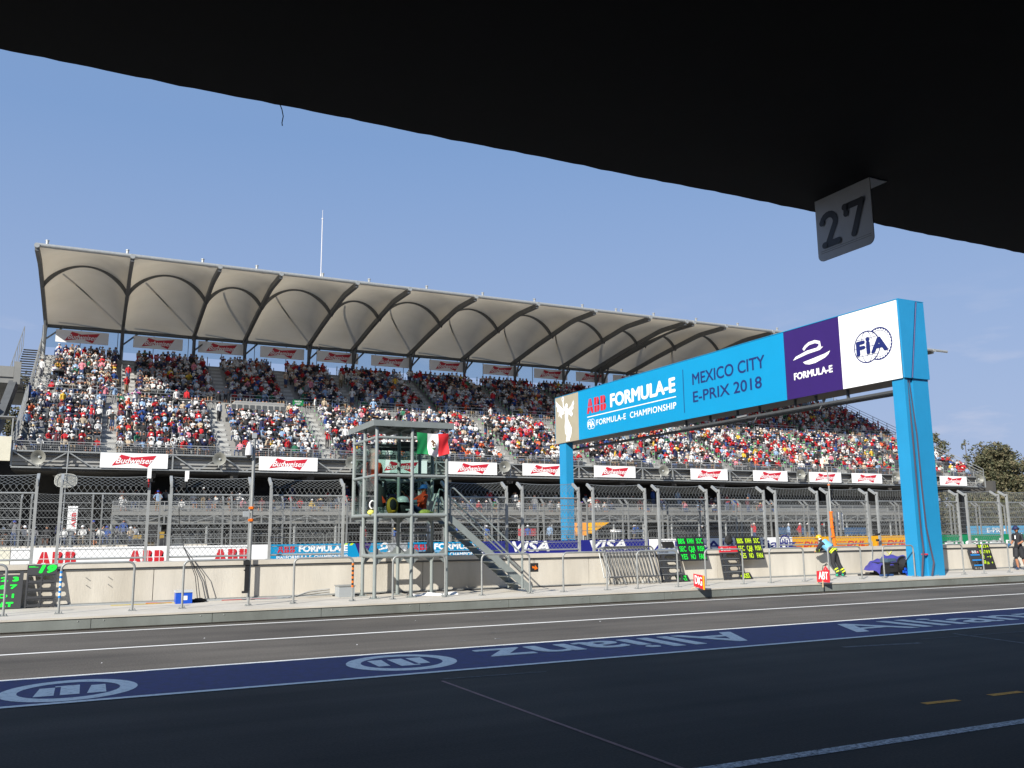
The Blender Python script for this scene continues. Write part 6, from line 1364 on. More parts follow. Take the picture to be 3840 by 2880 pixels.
for k, (x0, z0) in enumerate(lowb):
    b = MB(); Y = 61.76; n = 10; h = .96; w_ = 4.06
    for i in range(n): b.box(x0+w_*i/n, Y, z0, x0+w_*(i+1)/n, Y+.012, z0+h) if i == 0 and False else None
    b.box(x0, Y, z0, x0+w_, Y+.02, z0+h); beer(b, x0, z0, w_, h, Y)
    o = b.build('beer_banner', [WHITE, BUDRED], origin=(x0+w_/2, Y, z0)); tag(o, 'white banner with red bow mark on the truss, '+LBL[k], 'banner', 'beer banners on the lower truss')
upb = [-3.6,2.48,7.9,13.4,18.7,24.1,30.2,36.2,42.2,47.4,52.2,58.0]
for k, x0 in enumerate(upb):
    b = MB(); Y = 81.9; b.box(x0, Y, 18.2, x0+4.1, Y+.02, 19.27); beer(b, x0, 18.2, 4.1, 1.07, Y, .015)
    o = b.build('beer_banner', [WHITE, BUDRED], origin=(x0+2, Y, 18.2)); tag(o, 'white red bow tie banner under the roof, %s from the left' % ORD[k], 'banner', 'beer banners behind the top row')
# exit sign
b = MB(); b.box(9.8, 70.9, 11.17, 13.7, 71.0, 12.34); b.box(9.8,71.0,11.6,9.9,72.88,12.34); b.box(13.6,71.0,11.6,13.7,72.88,12.34); b.build('stair_entry_wall', FASC, GS)
b = MB(); p = at(1118, 1512, 72.8); b.box(p.x-.45, 72.8, 12.5, p.x+.45, 72.86, 13.0); put_text(b, 'SALIDA', V(p.x-.3,72.79,12.78), UX, UZ, .6, .14, 1, .03); put_text(b, 'EXIT', V(p.x-.2,72.79,12.57), UX, UZ, .4, .14, 1, .03)
o = b.build('exit_sign', [flat('exit_green', srgb(20,130,70), .5), WHITE], origin=(p.x,72.8,12.5)); tag(o, 'small green exit sign on the middle walkway of the stand', 'sign')
# horn loudspeakers
HL = ['at the left end of the truss','behind the camera mast','left of the watchtower glass','between watchtower and far gantry leg','below the gantry middle','below the purple gantry panel','left of the near gantry leg','at the far end of the truss']
HORN = mat('horn_grey', (.17,.17,.15), .5, .1, var=.1, scale=5)
for k, x in enumerate((-3.06,7.69,16.8,28.96,43.98,59.4,71.87,84.26)):
    z = 6.76 if k == 0 else 6.92; t = thing('horn_loudspeaker', 'round grey horn loudspeaker '+HL[k], 'loudspeaker', (x,61.5,z), 'horn loudspeakers on the truss'); d = V(-.35,-1,.05 if k else -.1).normalized()
    b = MB(); b.lathe(V(x,61.45,z)-d*.32, [(.07,-.05),(.08,0),(.13,.16),(.26,.34),(.44,.46),(.45,.48),(.42,.47),(.24,.33),(.10,.2)], 24, 0, d); b.build('bell', HORN, t, smooth=True)
    b = MB(); b.lathe(V(x,61.45,z)-d*.14, [(.08,0),(.08,.14),(.03,.18)], 12, 0, d); b.build('driver', GREY, t); b = MB(); b.tube([V(x,61.8,z-.05)-d*.1, V(x,61.85,z-.55)], .04, 6); b.build('bracket', GALV, t)
# roof antenna
p = at(1210, 795, 82.2); b = MB(); b.tube([(p.x,82.2,19.6),(p.x,82.2,27)], .07, 8); b.tube([(p.x,82.2,27),(p.x,82.2,32.7)], .045, 6); b.tube([(p.x,82.2,32.7),(p.x,82.2,33.6)], .02, 5); b.ball((p.x,82.2,32.7),.09,8,6); b.tube([(p.x+.4,82.2,20),(p.x+.4,82.2,21)],.05,6); o = b.build('antenna_mast', flat('antenna_white', (.62,.60,.60), .5), origin=(p.x,82.2,19.6)); tag(o, 'tall thin white antenna mast rising behind the stand roof', 'antenna')
# ------------------------------------------------------------------ crowd
TOPS = [('white',(.53,.53,.52),31),('black',(.018,.018,.02),18),('red',srgb(190,26,36),11),('navy',srgb(32,38,78),10),('grey',(.17,.17,.18),11),('light blue',srgb(140,168,200),6),('pink',srgb(214,130,142),3),('yellow',srgb(220,180,60),1.6),('green',srgb(50,120,90),1.6),('orange',srgb(214,98,56),2.4),('maroon',srgb(96,34,44),5),('blue',srgb(44,80,150),3),('beige',srgb(190,172,148),4)]
CAPS = [('white cap',(.64,.64,.63),43,'cap'),('blue cap',srgb(32,60,160),11,'cap'),('red cap',srgb(196,28,36),8,'cap'),('black cap',(.02,.02,.022),8,'cap'),('dark hair',None,19,None),('straw hat',srgb(206,180,130),3,'hat')]
BOT = [flat('jeans_blue', srgb(52,72,112), .85), flat('trousers_black', (.02,.02,.024), .85), flat('trousers_khaki', srgb(130,112,86), .85), flat('shorts_grey', (.16,.16,.17), .85)]
TOPM = [mat('top_'+n.replace(' ','_'), c, .85, var=.08, scale=9) for n, c, _ in TOPS]
CAPM = [flat('hat_'+n.split()[0], c, .8) if c else None for n, c, _, _ in CAPS]
SHOE = flat('shoe_dark', (.05,.05,.055), .7)
poses = []
def mk_pose(J, kind, sub, sleeves, shorts):
    FACE[0] = V(0,-1,0); v, f = skin_mesh(J, BE, 'pelvis', sub); r = regions(v, f, J, BE); r = [{6: (1 if sleeves else 0), 7: (0 if shorts else 2)}.get(x, x) for x in r]
    b = MB(); b.add(v, f, r)
    if kind:
        c = cap_mesh(J, kind); b.add(c.v, c.f, [4]*len(c.f))
    else:
        h0, h1 = Vector(J['head0'][0]), Vector(J['head1'][0]); c = h0+(h1-h0)*.6; b.ball(c+V(0,.018,.028), .102, 8, 5, 3, (1,1.02,.95))
        if sleeves: b.ball(c+V(0,.06,-.10), .085, 8, 5, 3, (.95,.6,1.5))
    return b
SEATP = [seated(.05,0), seated(.02,1), seated(.16,2), seated(.0,4), seated(.10,(0,3)), seated(.20,(2,1), .17), seated(-.02,(4,0), .16)]
def stand_v(k):
    J = standing()
    if k == 1: J['elL'] = ((.30,.02,1.20),.044); J['wrL'] = ((.16,-.06,1.03),.033); J['elR'] = ((-.30,.02,1.20),.044); J['wrR'] = ((-.16,-.06,1.03),.033)
    if k == 2: J['elR'] = ((-.28,-.16,1.36),.044); J['wrR'] = ((-.14,-.16,1.58),.033)
    return J
STANDP = [stand_v(0), stand_v(1), stand_v(2)]
PM = {}
def pose_mesh(which, idx, kind, sub):
    key = (which, idx, kind, sub)
    if key not in PM: PM[key] = mk_pose((SEATP if which == 's' else STANDP)[idx], kind, sub, idx % 3 != 1, (idx % 2 == 1))
    return PM[key]
def pick(lst): 
    tot = sum(x[2] for x in lst); r = random.uniform(0, tot)
    for i, x in enumerate(lst):
        r -= x[2]
        if r <= 0: return i
    return 0
people = []   # (dist, which, pose, x,y,z, rot, scale, top, cap, bottom, skin, descr)
NAMES_A = ['first','second','third','fourth','fifth','sixth','seventh','eighth','ninth','tenth','eleventh','twelfth']
def add_person(which, x, y, z, rot, descr, top=None, cap=None, hidden=False):
    ti = pick(TOPS) if top is None else top
    if top is None and x > 48 and random.random() < .16: ti = 2
    ci = pick(CAPS) if cap is None else cap
    if cap is None and y > 72.5 and random.random() < .62: ci = 4 if random.random() < .7 else ci
    people.append((math.hypot(x, y), which, random.randrange(len(SEATP) if which == 's' else 3), x, y, z, rot, random.uniform(.80,.92)*(1 if x < 9e9 else 1), ti, ci, pick([(0,0,5),(0,0,4),(0,0,2),(0,0,2)]), random.random() < .45, descr))
for tier, i, k, x, y, z in seats:
    occ = .95 if tier == 0 else .97
    if tier == 0 and x < .3: occ = .74
    if x > 72 and tier == 0: occ = .55
    if tier == 0 and 9.5 < x < 13.8 and i >= 8: continue
    # patchy empty seats
    if math.sin(x*1.3+i*2.1)*math.cos(x*.7-i*.9) > .82: occ *= .4
    if random.random() > occ: continue
    A = LA if tier == 0 else UA; prev = [a for a in A if a < x]; nth = len(prev)
    sn = int((x-(prev[-1] if prev else GSX0))/.475)
    rowt = ('lower' if tier == 0 else 'upper')
    descr = ('%s row %s tier, %s seat past %s' % (NAMES_A[i], rowt, ORD[min(23,sn)], (NAMES_A[nth-1]+' stair') if nth else 'left end'), )
    wh = 's' if random.random() > .035 else 't'
    add_person(wh, x, y+(.30 if wh == 's' else .2), z-.02 if wh == 's' else z, random.uniform(-.8,.8), descr[0])
for k, (u, v, d) in enumerate(((425,1518,0),(390,1522,0),(388,1455,3.1),(340,1470,.3),(160,1345,-.6),(155,1440,.4),(110,1440,.9),(484,1350,3.14),(660,1500,.2),(700,1495,2.5),(820,1475,.5),(1180,1570,1.2),(1215,1560,3),(1840,1490,.3),(1400,1530,-.3))):
    Y = 74.5 if v < 1400 else (71.8 if v < 1480 else 71.2)
    if v == 1350: Y, z = tread_y(1,4)+.4, tread_z(1,4)
    elif v == 1345: Y, z = tread_y(1,4)+.3, tread_z(1,4)
    else: z = wz
    add_person('t', XU(u, Y, v), Y, z+.01, d, 'standing on a stair, %s standing figure along' % NAMES_A[min(k,11)], [5,6,1,0,0,0,11,2,0,2,1,0,12,0,5][k])
for tier, A, n in ((0, LA, NL), (1, UA, NU)):
    for q, a in enumerate(A):
        for i in range(n):
            if random.random() < .17: add_person('t' if random.random() < .6 else 's', a+random.uniform(-.25,.25), tread_y(tier,i)+.3, tread_z(tier,i)+.012, random.choice((0,0,3.14,.6,-.6)), 'on the %s %s stair at row %s' % (NAMES_A[q % 12], 'lower' if tier == 0 else 'upper', NAMES_A[i]))
for i in range(3):
    x = DX0+.6; k = 0
    while x < 58:
        if random.random() < (.62 if x < 40 else .4):
            wh = 's' if random.random() < .88 else 't'; y = DYY+1.15+.85*i; add_person(wh, x, y+(.35 if wh == 's' else 0), 3.3+.32*i-.02, random.uniform(-.5,.5), '%s row lower deck, %s place %s' % (NAMES_A[i], ORD[k % 24], ('from its left end','of its middle part','of its far part','at its end')[min(3,k//24)]), None, 4 if random.random() < .5 else None)
        x += random.uniform(.5,.9); k += 1
for k, (u, tp, cp) in enumerate(((52,4,1),(92,0,0),(128,4,0),(175,1,4),(222,3,0),(240,0,4),(266,0,4),(310,0,0),(348,1,1),(378,0,4),(402,11,1),(440,4,1),(462,11,4),(490,12,0),(505,0,4),(14,1,0),(-30,0,1))):
    Y = 56.5+.5*math.sin(k*2.3); add_person('s' if k % 4 else 't', XU(u, Y, 2000), Y, 1.38-(0 if k % 4 else .1), random.uniform(-.3,.3), 'trackside terrace, %s person from the left' % (ORD[k]), tp, cp)
for k in range(24):
    x = random.uniform(14, 62); y = random.uniform(50, 60); add_person('t', x, y, .86, random.uniform(-3,3), 'standing on the terrace below the stand, number %d' % (k+1), [11,5,1,2][k % 4])
# risers carrying the left terrace rows
b = MB(); b.box(-9, 56.0, .851, 6.5, 58.2, 1.36); o = b.build('terrace_riser', CONC); o['kind'] = 'structure'
b = MB()
for k in range(22): b.box(-8.5+.66*k, 56.72, 1.361, -8.5+.66*k+.5, 57.2, 1.82)
o = b.build('bench_row', SEATG, origin=(-1,57,1.36)); tag(o, 'row of dark seat blocks on the trackside terrace at left', 'bench')
people.sort(key=lambda p: p[0])
def mats_of(p):
    return [SKIND if p[11] else SKIN, TOPM[p[8]], BOT[p[10]], HAIR, CAPM[p[9]] or HAIR, SHOE]
NIND = 282
cache = {}
def rotz(a): return Matrix.Rotation(a, 4, 'Z')
used_lab = set()
for p in people[:NIND]:
    kind = CAPS[p[9]][3]; key = (p[1], p[2], kind)
    if key not in cache:
        b = pose_mesh(p[1], p[2], kind, 1); o = b.build('person', [None]*6, smooth=True); cache[key] = o.data; bpy.data.objects.remove(o)
    o = bpy.data.objects.new('person', cache[key]); COL.objects.link(o)
    for i, m_ in enumerate(mats_of(p)): o.material_slots[i].link = 'OBJECT'; o.material_slots[i].material = m_
    o.location = (p[3], p[4], p[5]); o.rotation_euler = (0,0,p[6]); o.scale = (p[7],)*3
    lab = '%s top and %s, %s' % (TOPS[p[8]][0], CAPS[p[9]][0], p[12])
    while lab in used_lab: lab += ' too'
    used_lab.add(lab); tag(o, lab, 'person', 'spectators in the stand')
# everyone else is one crowd
PAL = [SKIN, SKIND, HAIR, SHOE] + BOT + TOPM + [m for m in CAPM if m]
pal_i = {m.name: i for i, m in enumerate(PAL)}
Vs, Fs, Ls, Ms = [], [], [], []; off = 0; arrs = {}
for p in people[NIND:]:
    kind = CAPS[p[9]][3]; key = (p[1], p[2], kind)
    if key not in arrs:
        b = pose_mesh(p[1], p[2], kind, 0); arrs[key] = (np.array(b.v), np.array([i for f in b.f for i in f]), np.array([len(f) for f in b.f]), np.array(b.m))
    v, fl, ll, m_ = arrs[key]; c, s = math.cos(p[6]), math.sin(p[6]); k = p[7]
    vv = np.stack([(v[:,0]*c-v[:,1]*s)*k+p[3], (v[:,0]*s+v[:,1]*c)*k+p[4], v[:,2]*k+p[5]], 1)
    mm = mats_of(p); lut = np.array([pal_i[q.name] for q in mm]+[0])
    Vs.append(vv); Fs.append(fl+off); Ls.append(ll); Ms.append(lut[np.minimum(m_, 6)]); off += len(v)
V_ = np.concatenate(Vs); F_ = np.concatenate(Fs); L_ = np.concatenate(Ls); M_ = np.concatenate(Ms)
me = bpy.data.meshes.new('crowd'); me.vertices.add(len(V_)); me.vertices.foreach_set('co', V_.astype(np.float32).ravel()); me.loops.add(len(F_)); me.loops.foreach_set('vertex_index', F_.astype(np.int32)); me.polygons.add(len(L_))
me.polygons.foreach_set('loop_start', np.concatenate([[0], np.cumsum(L_)[:-1]]).astype(np.int32)); me.polygons.foreach_set('loop_total', L_.astype(np.int32))
for m_ in PAL: me.materials.append(m_)
me.polygons.foreach_set('material_index', M_.astype(np.int32)); me.polygons.foreach_set('use_smooth', np.ones(len(L_), dtype=bool)); me.update(calc_edges=True); me.validate()
o = bpy.data.objects.new('crowd', me); COL.objects.link(o); o['kind'] = 'stuff'; tag(o, 'dense crowd of small seated spectators filling the rest of the stand', 'crowd'); o['kind'] = 'stuff'
print('people', len(people), 'crowd verts', len(V_))
# sun umbrellas held over the crowd
UMB = [(220,1395,74.6,BLACKM,'small black umbrella over the upper tier at far left'),(325,1492,70.2,BLACKM,'black umbrella over the lower tier back row at left'),(515,1477,73.2,flat('umbrella_pink', srgb(220,70,170), .7),'bright pink umbrella in the upper tier front row'),(745,1625,67.5,BLACKM,'dark dotted umbrella in the lower tier second block'),(925,1540,69.5,BLACKM,'black umbrella at the lower tier rear, third block'),(1242,1565,70.5,flat('umbrella_navy', srgb(40,50,90), .7),'dark blue umbrella above the watchtower roof left'),(1712,1655,66.5,flat('umbrella_maroon', srgb(150,40,60), .7),'dark red umbrella right of the national flag'),(1705,1614,68.0,BLACKM,'black umbrella above the dark red umbrella'),(2565,1665,69.0,flat('umbrella_green_red', srgb(180,40,50), .7),'red umbrella under the middle of the gantry lettering')]
for u, v, Y, m_, lab in UMB:
    p = at(u, v, Y); t = thing('umbrella', lab, 'umbrella', tuple(p), 'umbrellas in the crowd'); b = MB(); R = .50
    for q in range(8):
        a0, a1 = 2*math.pi*q/8, 2*math.pi*(q+1)/8
        for (r0, h0), (r1, h1) in (((0,.20),(.5,.15)),((.5,.15),(1,0))):
            P0_ = [p+V(R*r*math.cos(a),R*r*math.sin(a),h) for r,h,a in ((r0,h0,a0),(r1,h1,a0),(r1,h1,a1),(r0,h0,a1))]; b.face(P0_ if r0 else P0_[:3])
    b.build('canopy', m_, t); b = MB(); b.tube([p+V(0,0,.25),p+V(0,0,-.55)], .012, 5); b.build('shaft', GALV, t)
# ------------------------------------------------------------------ things behind the far fence
for k in range(16):
    x0 = -6.5+2.55*k; crowd_barrier('crowd control barrier behind the far banners, %s from the left' % ORD[k], x0, x0+2.4, 46.2, .86, 46.2, 1.95, 'barrier_hoop', 12, 'crowd barriers behind the far fence', False, GALVD)
def stall(name, label, cat, u0, u1, v0, v1, Y, m_, legs=True):
    a = at(u0, v1, Y); c = at(u1, v0, Y); t = thing(name, label, cat, ((a.x+c.x)/2, Y, .85)); b = MB(); b.box(a.x, Y, a.z, c.x, Y+.8, c.z); b.build('panel', m_, t)
    b = MB()
    for x in (a.x+.06, c.x-.06):
        for y in (Y+.05, Y+.75): b.tube([(x,y,.85),(x,y,a.z+.01)], .03, 6)
    b.build('leg', GALV, t); return t
ORP = flat('stall_orange', srgb(240,160,70), .6)
stall('promotion_stall', 'orange promotion panel just right of the far gantry leg', 'stall', 2172, 2204, 1960, 2008, 56, ORP)
t = thing('pennant_tent', 'yellow tent with pointed front behind the far fence', 'tent', (at(2250,2000,57).x, 57, .85)); a, c, d = at(2226,1960,57), at(2287,1958,57), at(2226,2000,57); b = MB(); b.prism([(a.x,57,a.z),(c.x,57,c.z),(c.x-1.2,57,c.z-.6),(d.x,57,d.z)], (0,2,0)); b.build('roof', YELV, t); b = MB(); [b.tube([(x,57.1+y,.85),(x,57.1+y,a.z-.3)],.03,6) for x in (a.x+.05,c.x-1.1) for y in (0,1.7)]; b.build('pole', GALV, t)
stall('refreshment_counter', 'red counter left of the far gantry leg behind the fence', 'counter', 1962, 2010, 1982, 2010, 56, flat('counter_red', srgb(170,50,60), .6))
stall('white_table', 'white table behind the fence right of the yellow tent', 'table', 2310, 2342, 1986, 1996, 55, WHITE); stall('white_table', 'white table behind the fence at the insurance banner', 'table', 2376, 2412, 1986, 1996, 55, WHITE)
for k, (u0, u1) in enumerate(((2940,2962),(3022,3052),(3194,3216),(3236,3252))): stall('blue_bin', 'blue bin behind the far fence, %s left of the gantry leg' % ORD[3-k], 'bin', u0, u1, 1978, 2004, 56, flat('bin_blue', srgb(40,80,120), .6))
# printed pillar at left
p0 = at(256, 1895, 50); p1 = at(293, 1895, 50); b = MB(); b.box(p0.x, 50, 2.2, p1.x, 50.4, 3.42); put_text(b, 'ABB', V(p1.x-.06,49.99,2.35), V(0,0,1), V(-1,0,0), .75, .2, 1, .04); b.box(p0.x+.15,50.1,.85,p0.x+.25,50.2,2.199,2); o = b.build('sign_pillar', [WHITE, REDV, GALV], origin=(p0.x,50,.85)); tag(o, 'white sign pillar with red letters behind the fence at left', 'sign')
# distance board 100
p0 = at(3120, 1922, 45.4); p1 = at(3144, 1986, 45.4); b = MB(); zt, zb = at(3125,1921,45.4).z, at(3138,1987,45.4).z; p0 = p0+V(.42,0,0); b.box(p0.x-.05,45.42,zb,p0.x+.62,45.46,zt)
for i, ch_ in enumerate('100'): put_text(b, ch_, V(p0.x+.14+(.1 if ch_ == '1' else 0),45.41,zt-.40-.37*i), UX, UZ, .16 if ch_ == '1' else .30, .30, 1, .03)
b.box(p0.x+.25,45.47,1.4,p0.x+.33,45.53,zb+.6,2)
o = b.build('distance_board', [WHITE, BLACK, GALV], origin=(p0.x,45.4,zb)); tag(o, 'tall white distance board with black 100 right of orange mast', 'sign')
# mesh dish, masts and antennas
t = thing('grid_dish', 'oval translucent grid dish antenna on a thin rod at left', 'antenna', (-1.2,50,4.7)); c = at(247,1802,50); b = MB(); rx, rz = .51, .34
rr = lambda a: 1/((abs(math.cos(a))**3+abs(math.sin(a))**3)**(1/3))
b.tube([(c.x+rx*rr(a)*math.cos(a),50-.04,c.z+rz*rr(a)*math.sin(a)) for a in [2*math.pi*i/40 for i in range(41)]], .014, 5)
for i in range(-17,18):
    x = i*.029; hz = rz*(max(0,1-abs(x/rx)**3))**(1/3); b.tube([(c.x+x,50+.10*(x/rx)**2,c.z-hz),(c.x+x,50+.10*(x/rx)**2+.02,c.z),(c.x+x,50+.10*(x/rx)**2,c.z+hz)], .0075, 4, 0, cap=False)
for i in range(-9,10):
    z = i*.036; hx = rx*(max(0,1-abs(z/rz)**3))**(1/3); b.tube([(c.x-hx,50+.08,c.z+z),(c.x,50+.02,c.z+z),(c.x+hx,50+.08,c.z+z)], .0075, 4, 0, cap=False)
b.build('reflector', flat('dish_grey', (.5,.5,.46), .5), t); b = MB(); b.tube([(c.x,49.98,c.z),(c.x+.03,50,6.3)], .02, 6); b.box(c.x-.05,49.7,c.z-.06,c.x+.05,49.8,c.z+.02); b.tube([(c.x,50,c.z-.03),(c.x,49.75,c.z-.03)],.015,5); b.tube([(c.x,50.1,c.z),(c.x-.02,50.1,.85)],.03,6); b.build('feed_rod', GALVL, t)
t = thing('camera_mast', 'grey mast with dome camera and orange clamps at the wall', 'mast', (XU(932,24.12,2270),24.12,ZP)); x = XU(936,24.12,2100)
b = MB(); b.tube([(x,24.12,ZP),(x,24.12,4.55)], .042, 10); b.box(x-.1,24.02,ZP+.001,x+.1,24.22,ZP+.015); b.build('pole', GALV, t, smooth=True)
b = MB(); b.box(x-.06,24.06,4.52,x+.05,24.17,4.66); b.obox((x,24.1,4.42),(x-.14,24.08,4.42),.03,.03); b.build('arm', GREY, t)
b = MB(); c = V(x-.14,24.05,4.05); b.lathe(c, [(.03,.36),(.055,.30),(.085,.22),(.10,.10),(.10,.0)][::-1], 16); b.build('camera_housing', flat('housing_silver', (.55,.55,.56), .35), t, smooth=True); b = MB(); b.ball(c+V(0,0,-.0), .075, 14, 8, 0, (1,1,.9)); b.build('camera_dome', BLACK, t, smooth=True)
b = MB(); 
for z in (2.62,2.30): b.lathe((x,24.12,z), [(.06,0),(.06,.07)], 10); b.box(x-.09,24.04,z,x+.02,24.08,z+.06)
b.build('clamp', ORNG, t); b = MB(); b.box(x-.22,24.05,2.42,x-.08,24.13,2.56); b.build('box', GREY, t)
def fence_gadget(lab, u, vt, Y, red):
    x = XU(u, Y, 1880); t = thing('fence_antenna', lab, 'antenna', (x,Y,3.4), 'antennas clamped on the fence'); z = at(u, vt, Y).z
    b = MB(); b.tube([(x,Y-.06,3.2),(x,Y-.06,z-.14)], .022, 8); b.build('mount', REDV if red else BLACK, t); b = MB(); b.box(x-.045,Y-.12,z-.17,x+.05,Y-.03,z+.11); b.build('radome', WHITE, t); b = MB(); b.tube([(x-.30,Y-.08,3.36),(x-.1,Y-.08,3.31),(x+.14,Y-.08,3.35)], .014, 5); b.box(x-.12,Y-.12,3.2,x-.03,Y-.05,3.3); b.box(x+.02,Y-.12,3.34,x+.09,Y-.06,3.42); b.build('clamp', BLACKM, t)
fence_gadget('white antenna with red mount on the fence, left one', 553, 1770, NY, True); fence_gadget('white antenna with black mount on the fence, right one', 695, 1782, NY, False)
t = thing('timing_mast', 'telescopic mast, orange base and white box on top', 'mast', (25.1,24.65,1.28)); Ym = 24.62; P_ = [at(u,v,Ym) for u,v in ((3131,2035),(3120,1975),(3115,1918),(3108,1820),(3100,1745))]
b = MB(); b.tube([V(P_[0].x,Ym,1.28),P_[1],P_[2]], .055, 8); 
for q in (1.65,2.0,2.3,2.56): b.lathe((P_[1].x,Ym,q), [(.075,0),(.075,.05)], 10)
b.build('base_tube', ORNG, t); b = MB(); b.tube([P_[2],P_[3],P_[4]], [.032,.028,.022], 8); b.build('upper_tube', GALVL, t); b = MB(); b.lathe(P_[3], [(.05,0),(.05,.04)], 8); b.build('collar', ORNG, t)
q = at(3090, 1730, Ym); b = MB(); b.box(q.x-.15,Ym-.1,q.z-.10,q.x+.10,Ym+.05,q.z+.10); b.box(q.x+.11,Ym-.05,q.z-.08,q.x+.16,Ym+.0,q.z+.22); b.box(q.x-.15,Ym-.05,q.z-.26,q.x-.10,Ym,q.z-.101); b.build('sensor_box', CREAM, t); b = MB(); b.box(q.x-.09,Ym-.108,q.z-.02,q.x-.05,Ym-.101,q.z+.03); b.box(q.x+.0,Ym-.108,q.z+.02,q.x+.04,Ym-.101,q.z+.06,1); b.build('sensor_window', [ORNG, BLACK], t)
b = MB(); b.tube([at(3080,1735,Ym+.05),at(3078,1672,Ym+.05)], .008, 5); b.build('whip', GALV, t)
q = at(3285, 2005, 24.5); b = MB(); b.box(q.x-.05,24.4,q.z-.02,q.x+.12,24.5,q.z+.05); b.tube([(q.x,24.45,q.z),(q.x+.02,24.6,1.9)],.02,5); b.tube([(q.x+.1,24.45,q.z+.02),(q.x+.28,24.5,q.z+.08)],.02,6); b.box(q.x-.03,24.4,q.z-.25,q.x+.05,24.5,q.z-.17); o = b.build('trackside_camera', BLACK, origin=tuple(q)); tag(o, 'small black camera clamped on the fence left of gantry leg', 'camera')
# excavator-like yellow machine seen through the left fence
t = thing('yellow_loader', 'yellow and black loader parked behind the fence at left', 'loader', (at(560,2010,54).x,54,.85)); x = at(570,2010,54).x
b = MB(); b.box(x-.95,54,1.35,x-.55,55.5,1.95); b.box(x+.4,54,1.5,x+.65,55.5,2.1); b.box(x-.94,54.2,1.36,x+.64,55.4,1.52); b.build('body', flat('loader_yellow', (.30,.19,.03), .6), t); b = MB(); b.box(x-.54,54.1,1.5,x+.39,55.4,2.5); b.build('cab', BLACKM, t)
for dx in (-.8,.6): b = MB(); b.lathe((x+dx,53.95,1.3), [(.25,0),(.45,.02),(.45,.38),(.25,.4)], 18, 0, (0,1,0)); b.build('wheel', RUBBER, t)
# blue printed fence far beyond on the right
p0, p1 = at(3630,1990,64), at(3845,1990,64); b = MB(); b.box(p0.x,64,.85,p1.x+10,64.1,at(3700,1972,64).z); z = 1.3
put_text(b,'E-PRIX',V(p0.x+3,63.98,1.35),UX,UZ,3.4,.5,1,.03); 
for k in range(4): b.poly2([(k*.5,0),(.25+k*.5,0),(1.2+k*.5,1.1),(.95+k*.5,1.1)],V(p0.x+9,63.98,.95),UX,UZ,2)
o = b.build('blue_hoarding', [flat('hoarding_blue', srgb(70,160,205), .6), WHITE, PURP], origin=(p0.x,64,.85)); tag(o, 'pale blue printed hoarding far beyond the green banner', 'hoarding')
# ------------------------------------------------------------------ neighbouring stand at far left
t = thing('side_grandstand', 'end of another concrete grandstand at the left picture edge', 'grandstand', (-9,66,.85)); CR = flat('stand_cream', (.56,.53,.42), .8)
xr = -5.6
b = MB(); b.box(-26,61.6,6.5,at(30,1800,61.6).x,61.8,8.0); b.build('front_panel', CR, t)
b = MB()
for i in range(9): b.box(-26, 62+.8*i, 6.5+.45*i, -6.3, 62.8+.8*i, 7.6+.45*i)
b.build('seating_deck', STEP, t); b = MB()
for i in range(9):
    for k in range(24): xx = -24+.72*k; b.box(xx,62.4+.8*i,7.6+.45*i+.38,xx+.5,62.46+.8*i,7.6+.45*i+.8); b.box(xx,62.2+.8*i,7.6+.45*i+.36,xx+.5,62.46+.8*i,7.6+.45*i+.4)
o = b.build('seats', SEATE, t); o['kind'] = 'stuff'
b = MB(); zr = at(20,1413,70).z; zt_ = at(20,1373,70).z; xe = at(78,1400,70).x; b.box(-26,70,zr-.42,xe-.02,82,zr-.01); b.box(at(53,1400,70).x,69.85,zr-.5,xe,69.99,at(65,1357,70).z); b.box(-26,69.9,zr,at(52,1400,70).x,71,zt_); b.build('roof', FASCD, t)
b = MB(); xe2 = at(45,1600,68).x; b.obox((xe-.4,70.2,zr-.4),(xe-1.3,66,7),.5,.6); b.build('column', STEELD, t)
b = MB(); side_rail(b, at(55,1700,62).x, 62, 7.6, 69, 11.4, 1.0, 1.2, 3); zq = at(20,1560,62).z; b.box(-26,61.9,zq-.06,at(58,1560,62).x,63.4,zq); b.obox((at(38,1700,62).x,62,7.6),(at(38,1700,62).x,62,zq),.08,.08); b.build('railing', RAILM, t)
b = MB(); b.box(-26,62.6,.86,-5.3,62.8,6.6); b.build('back_wall', DARKC, t)  # dark wall, enlarged to fill the shade below this stand
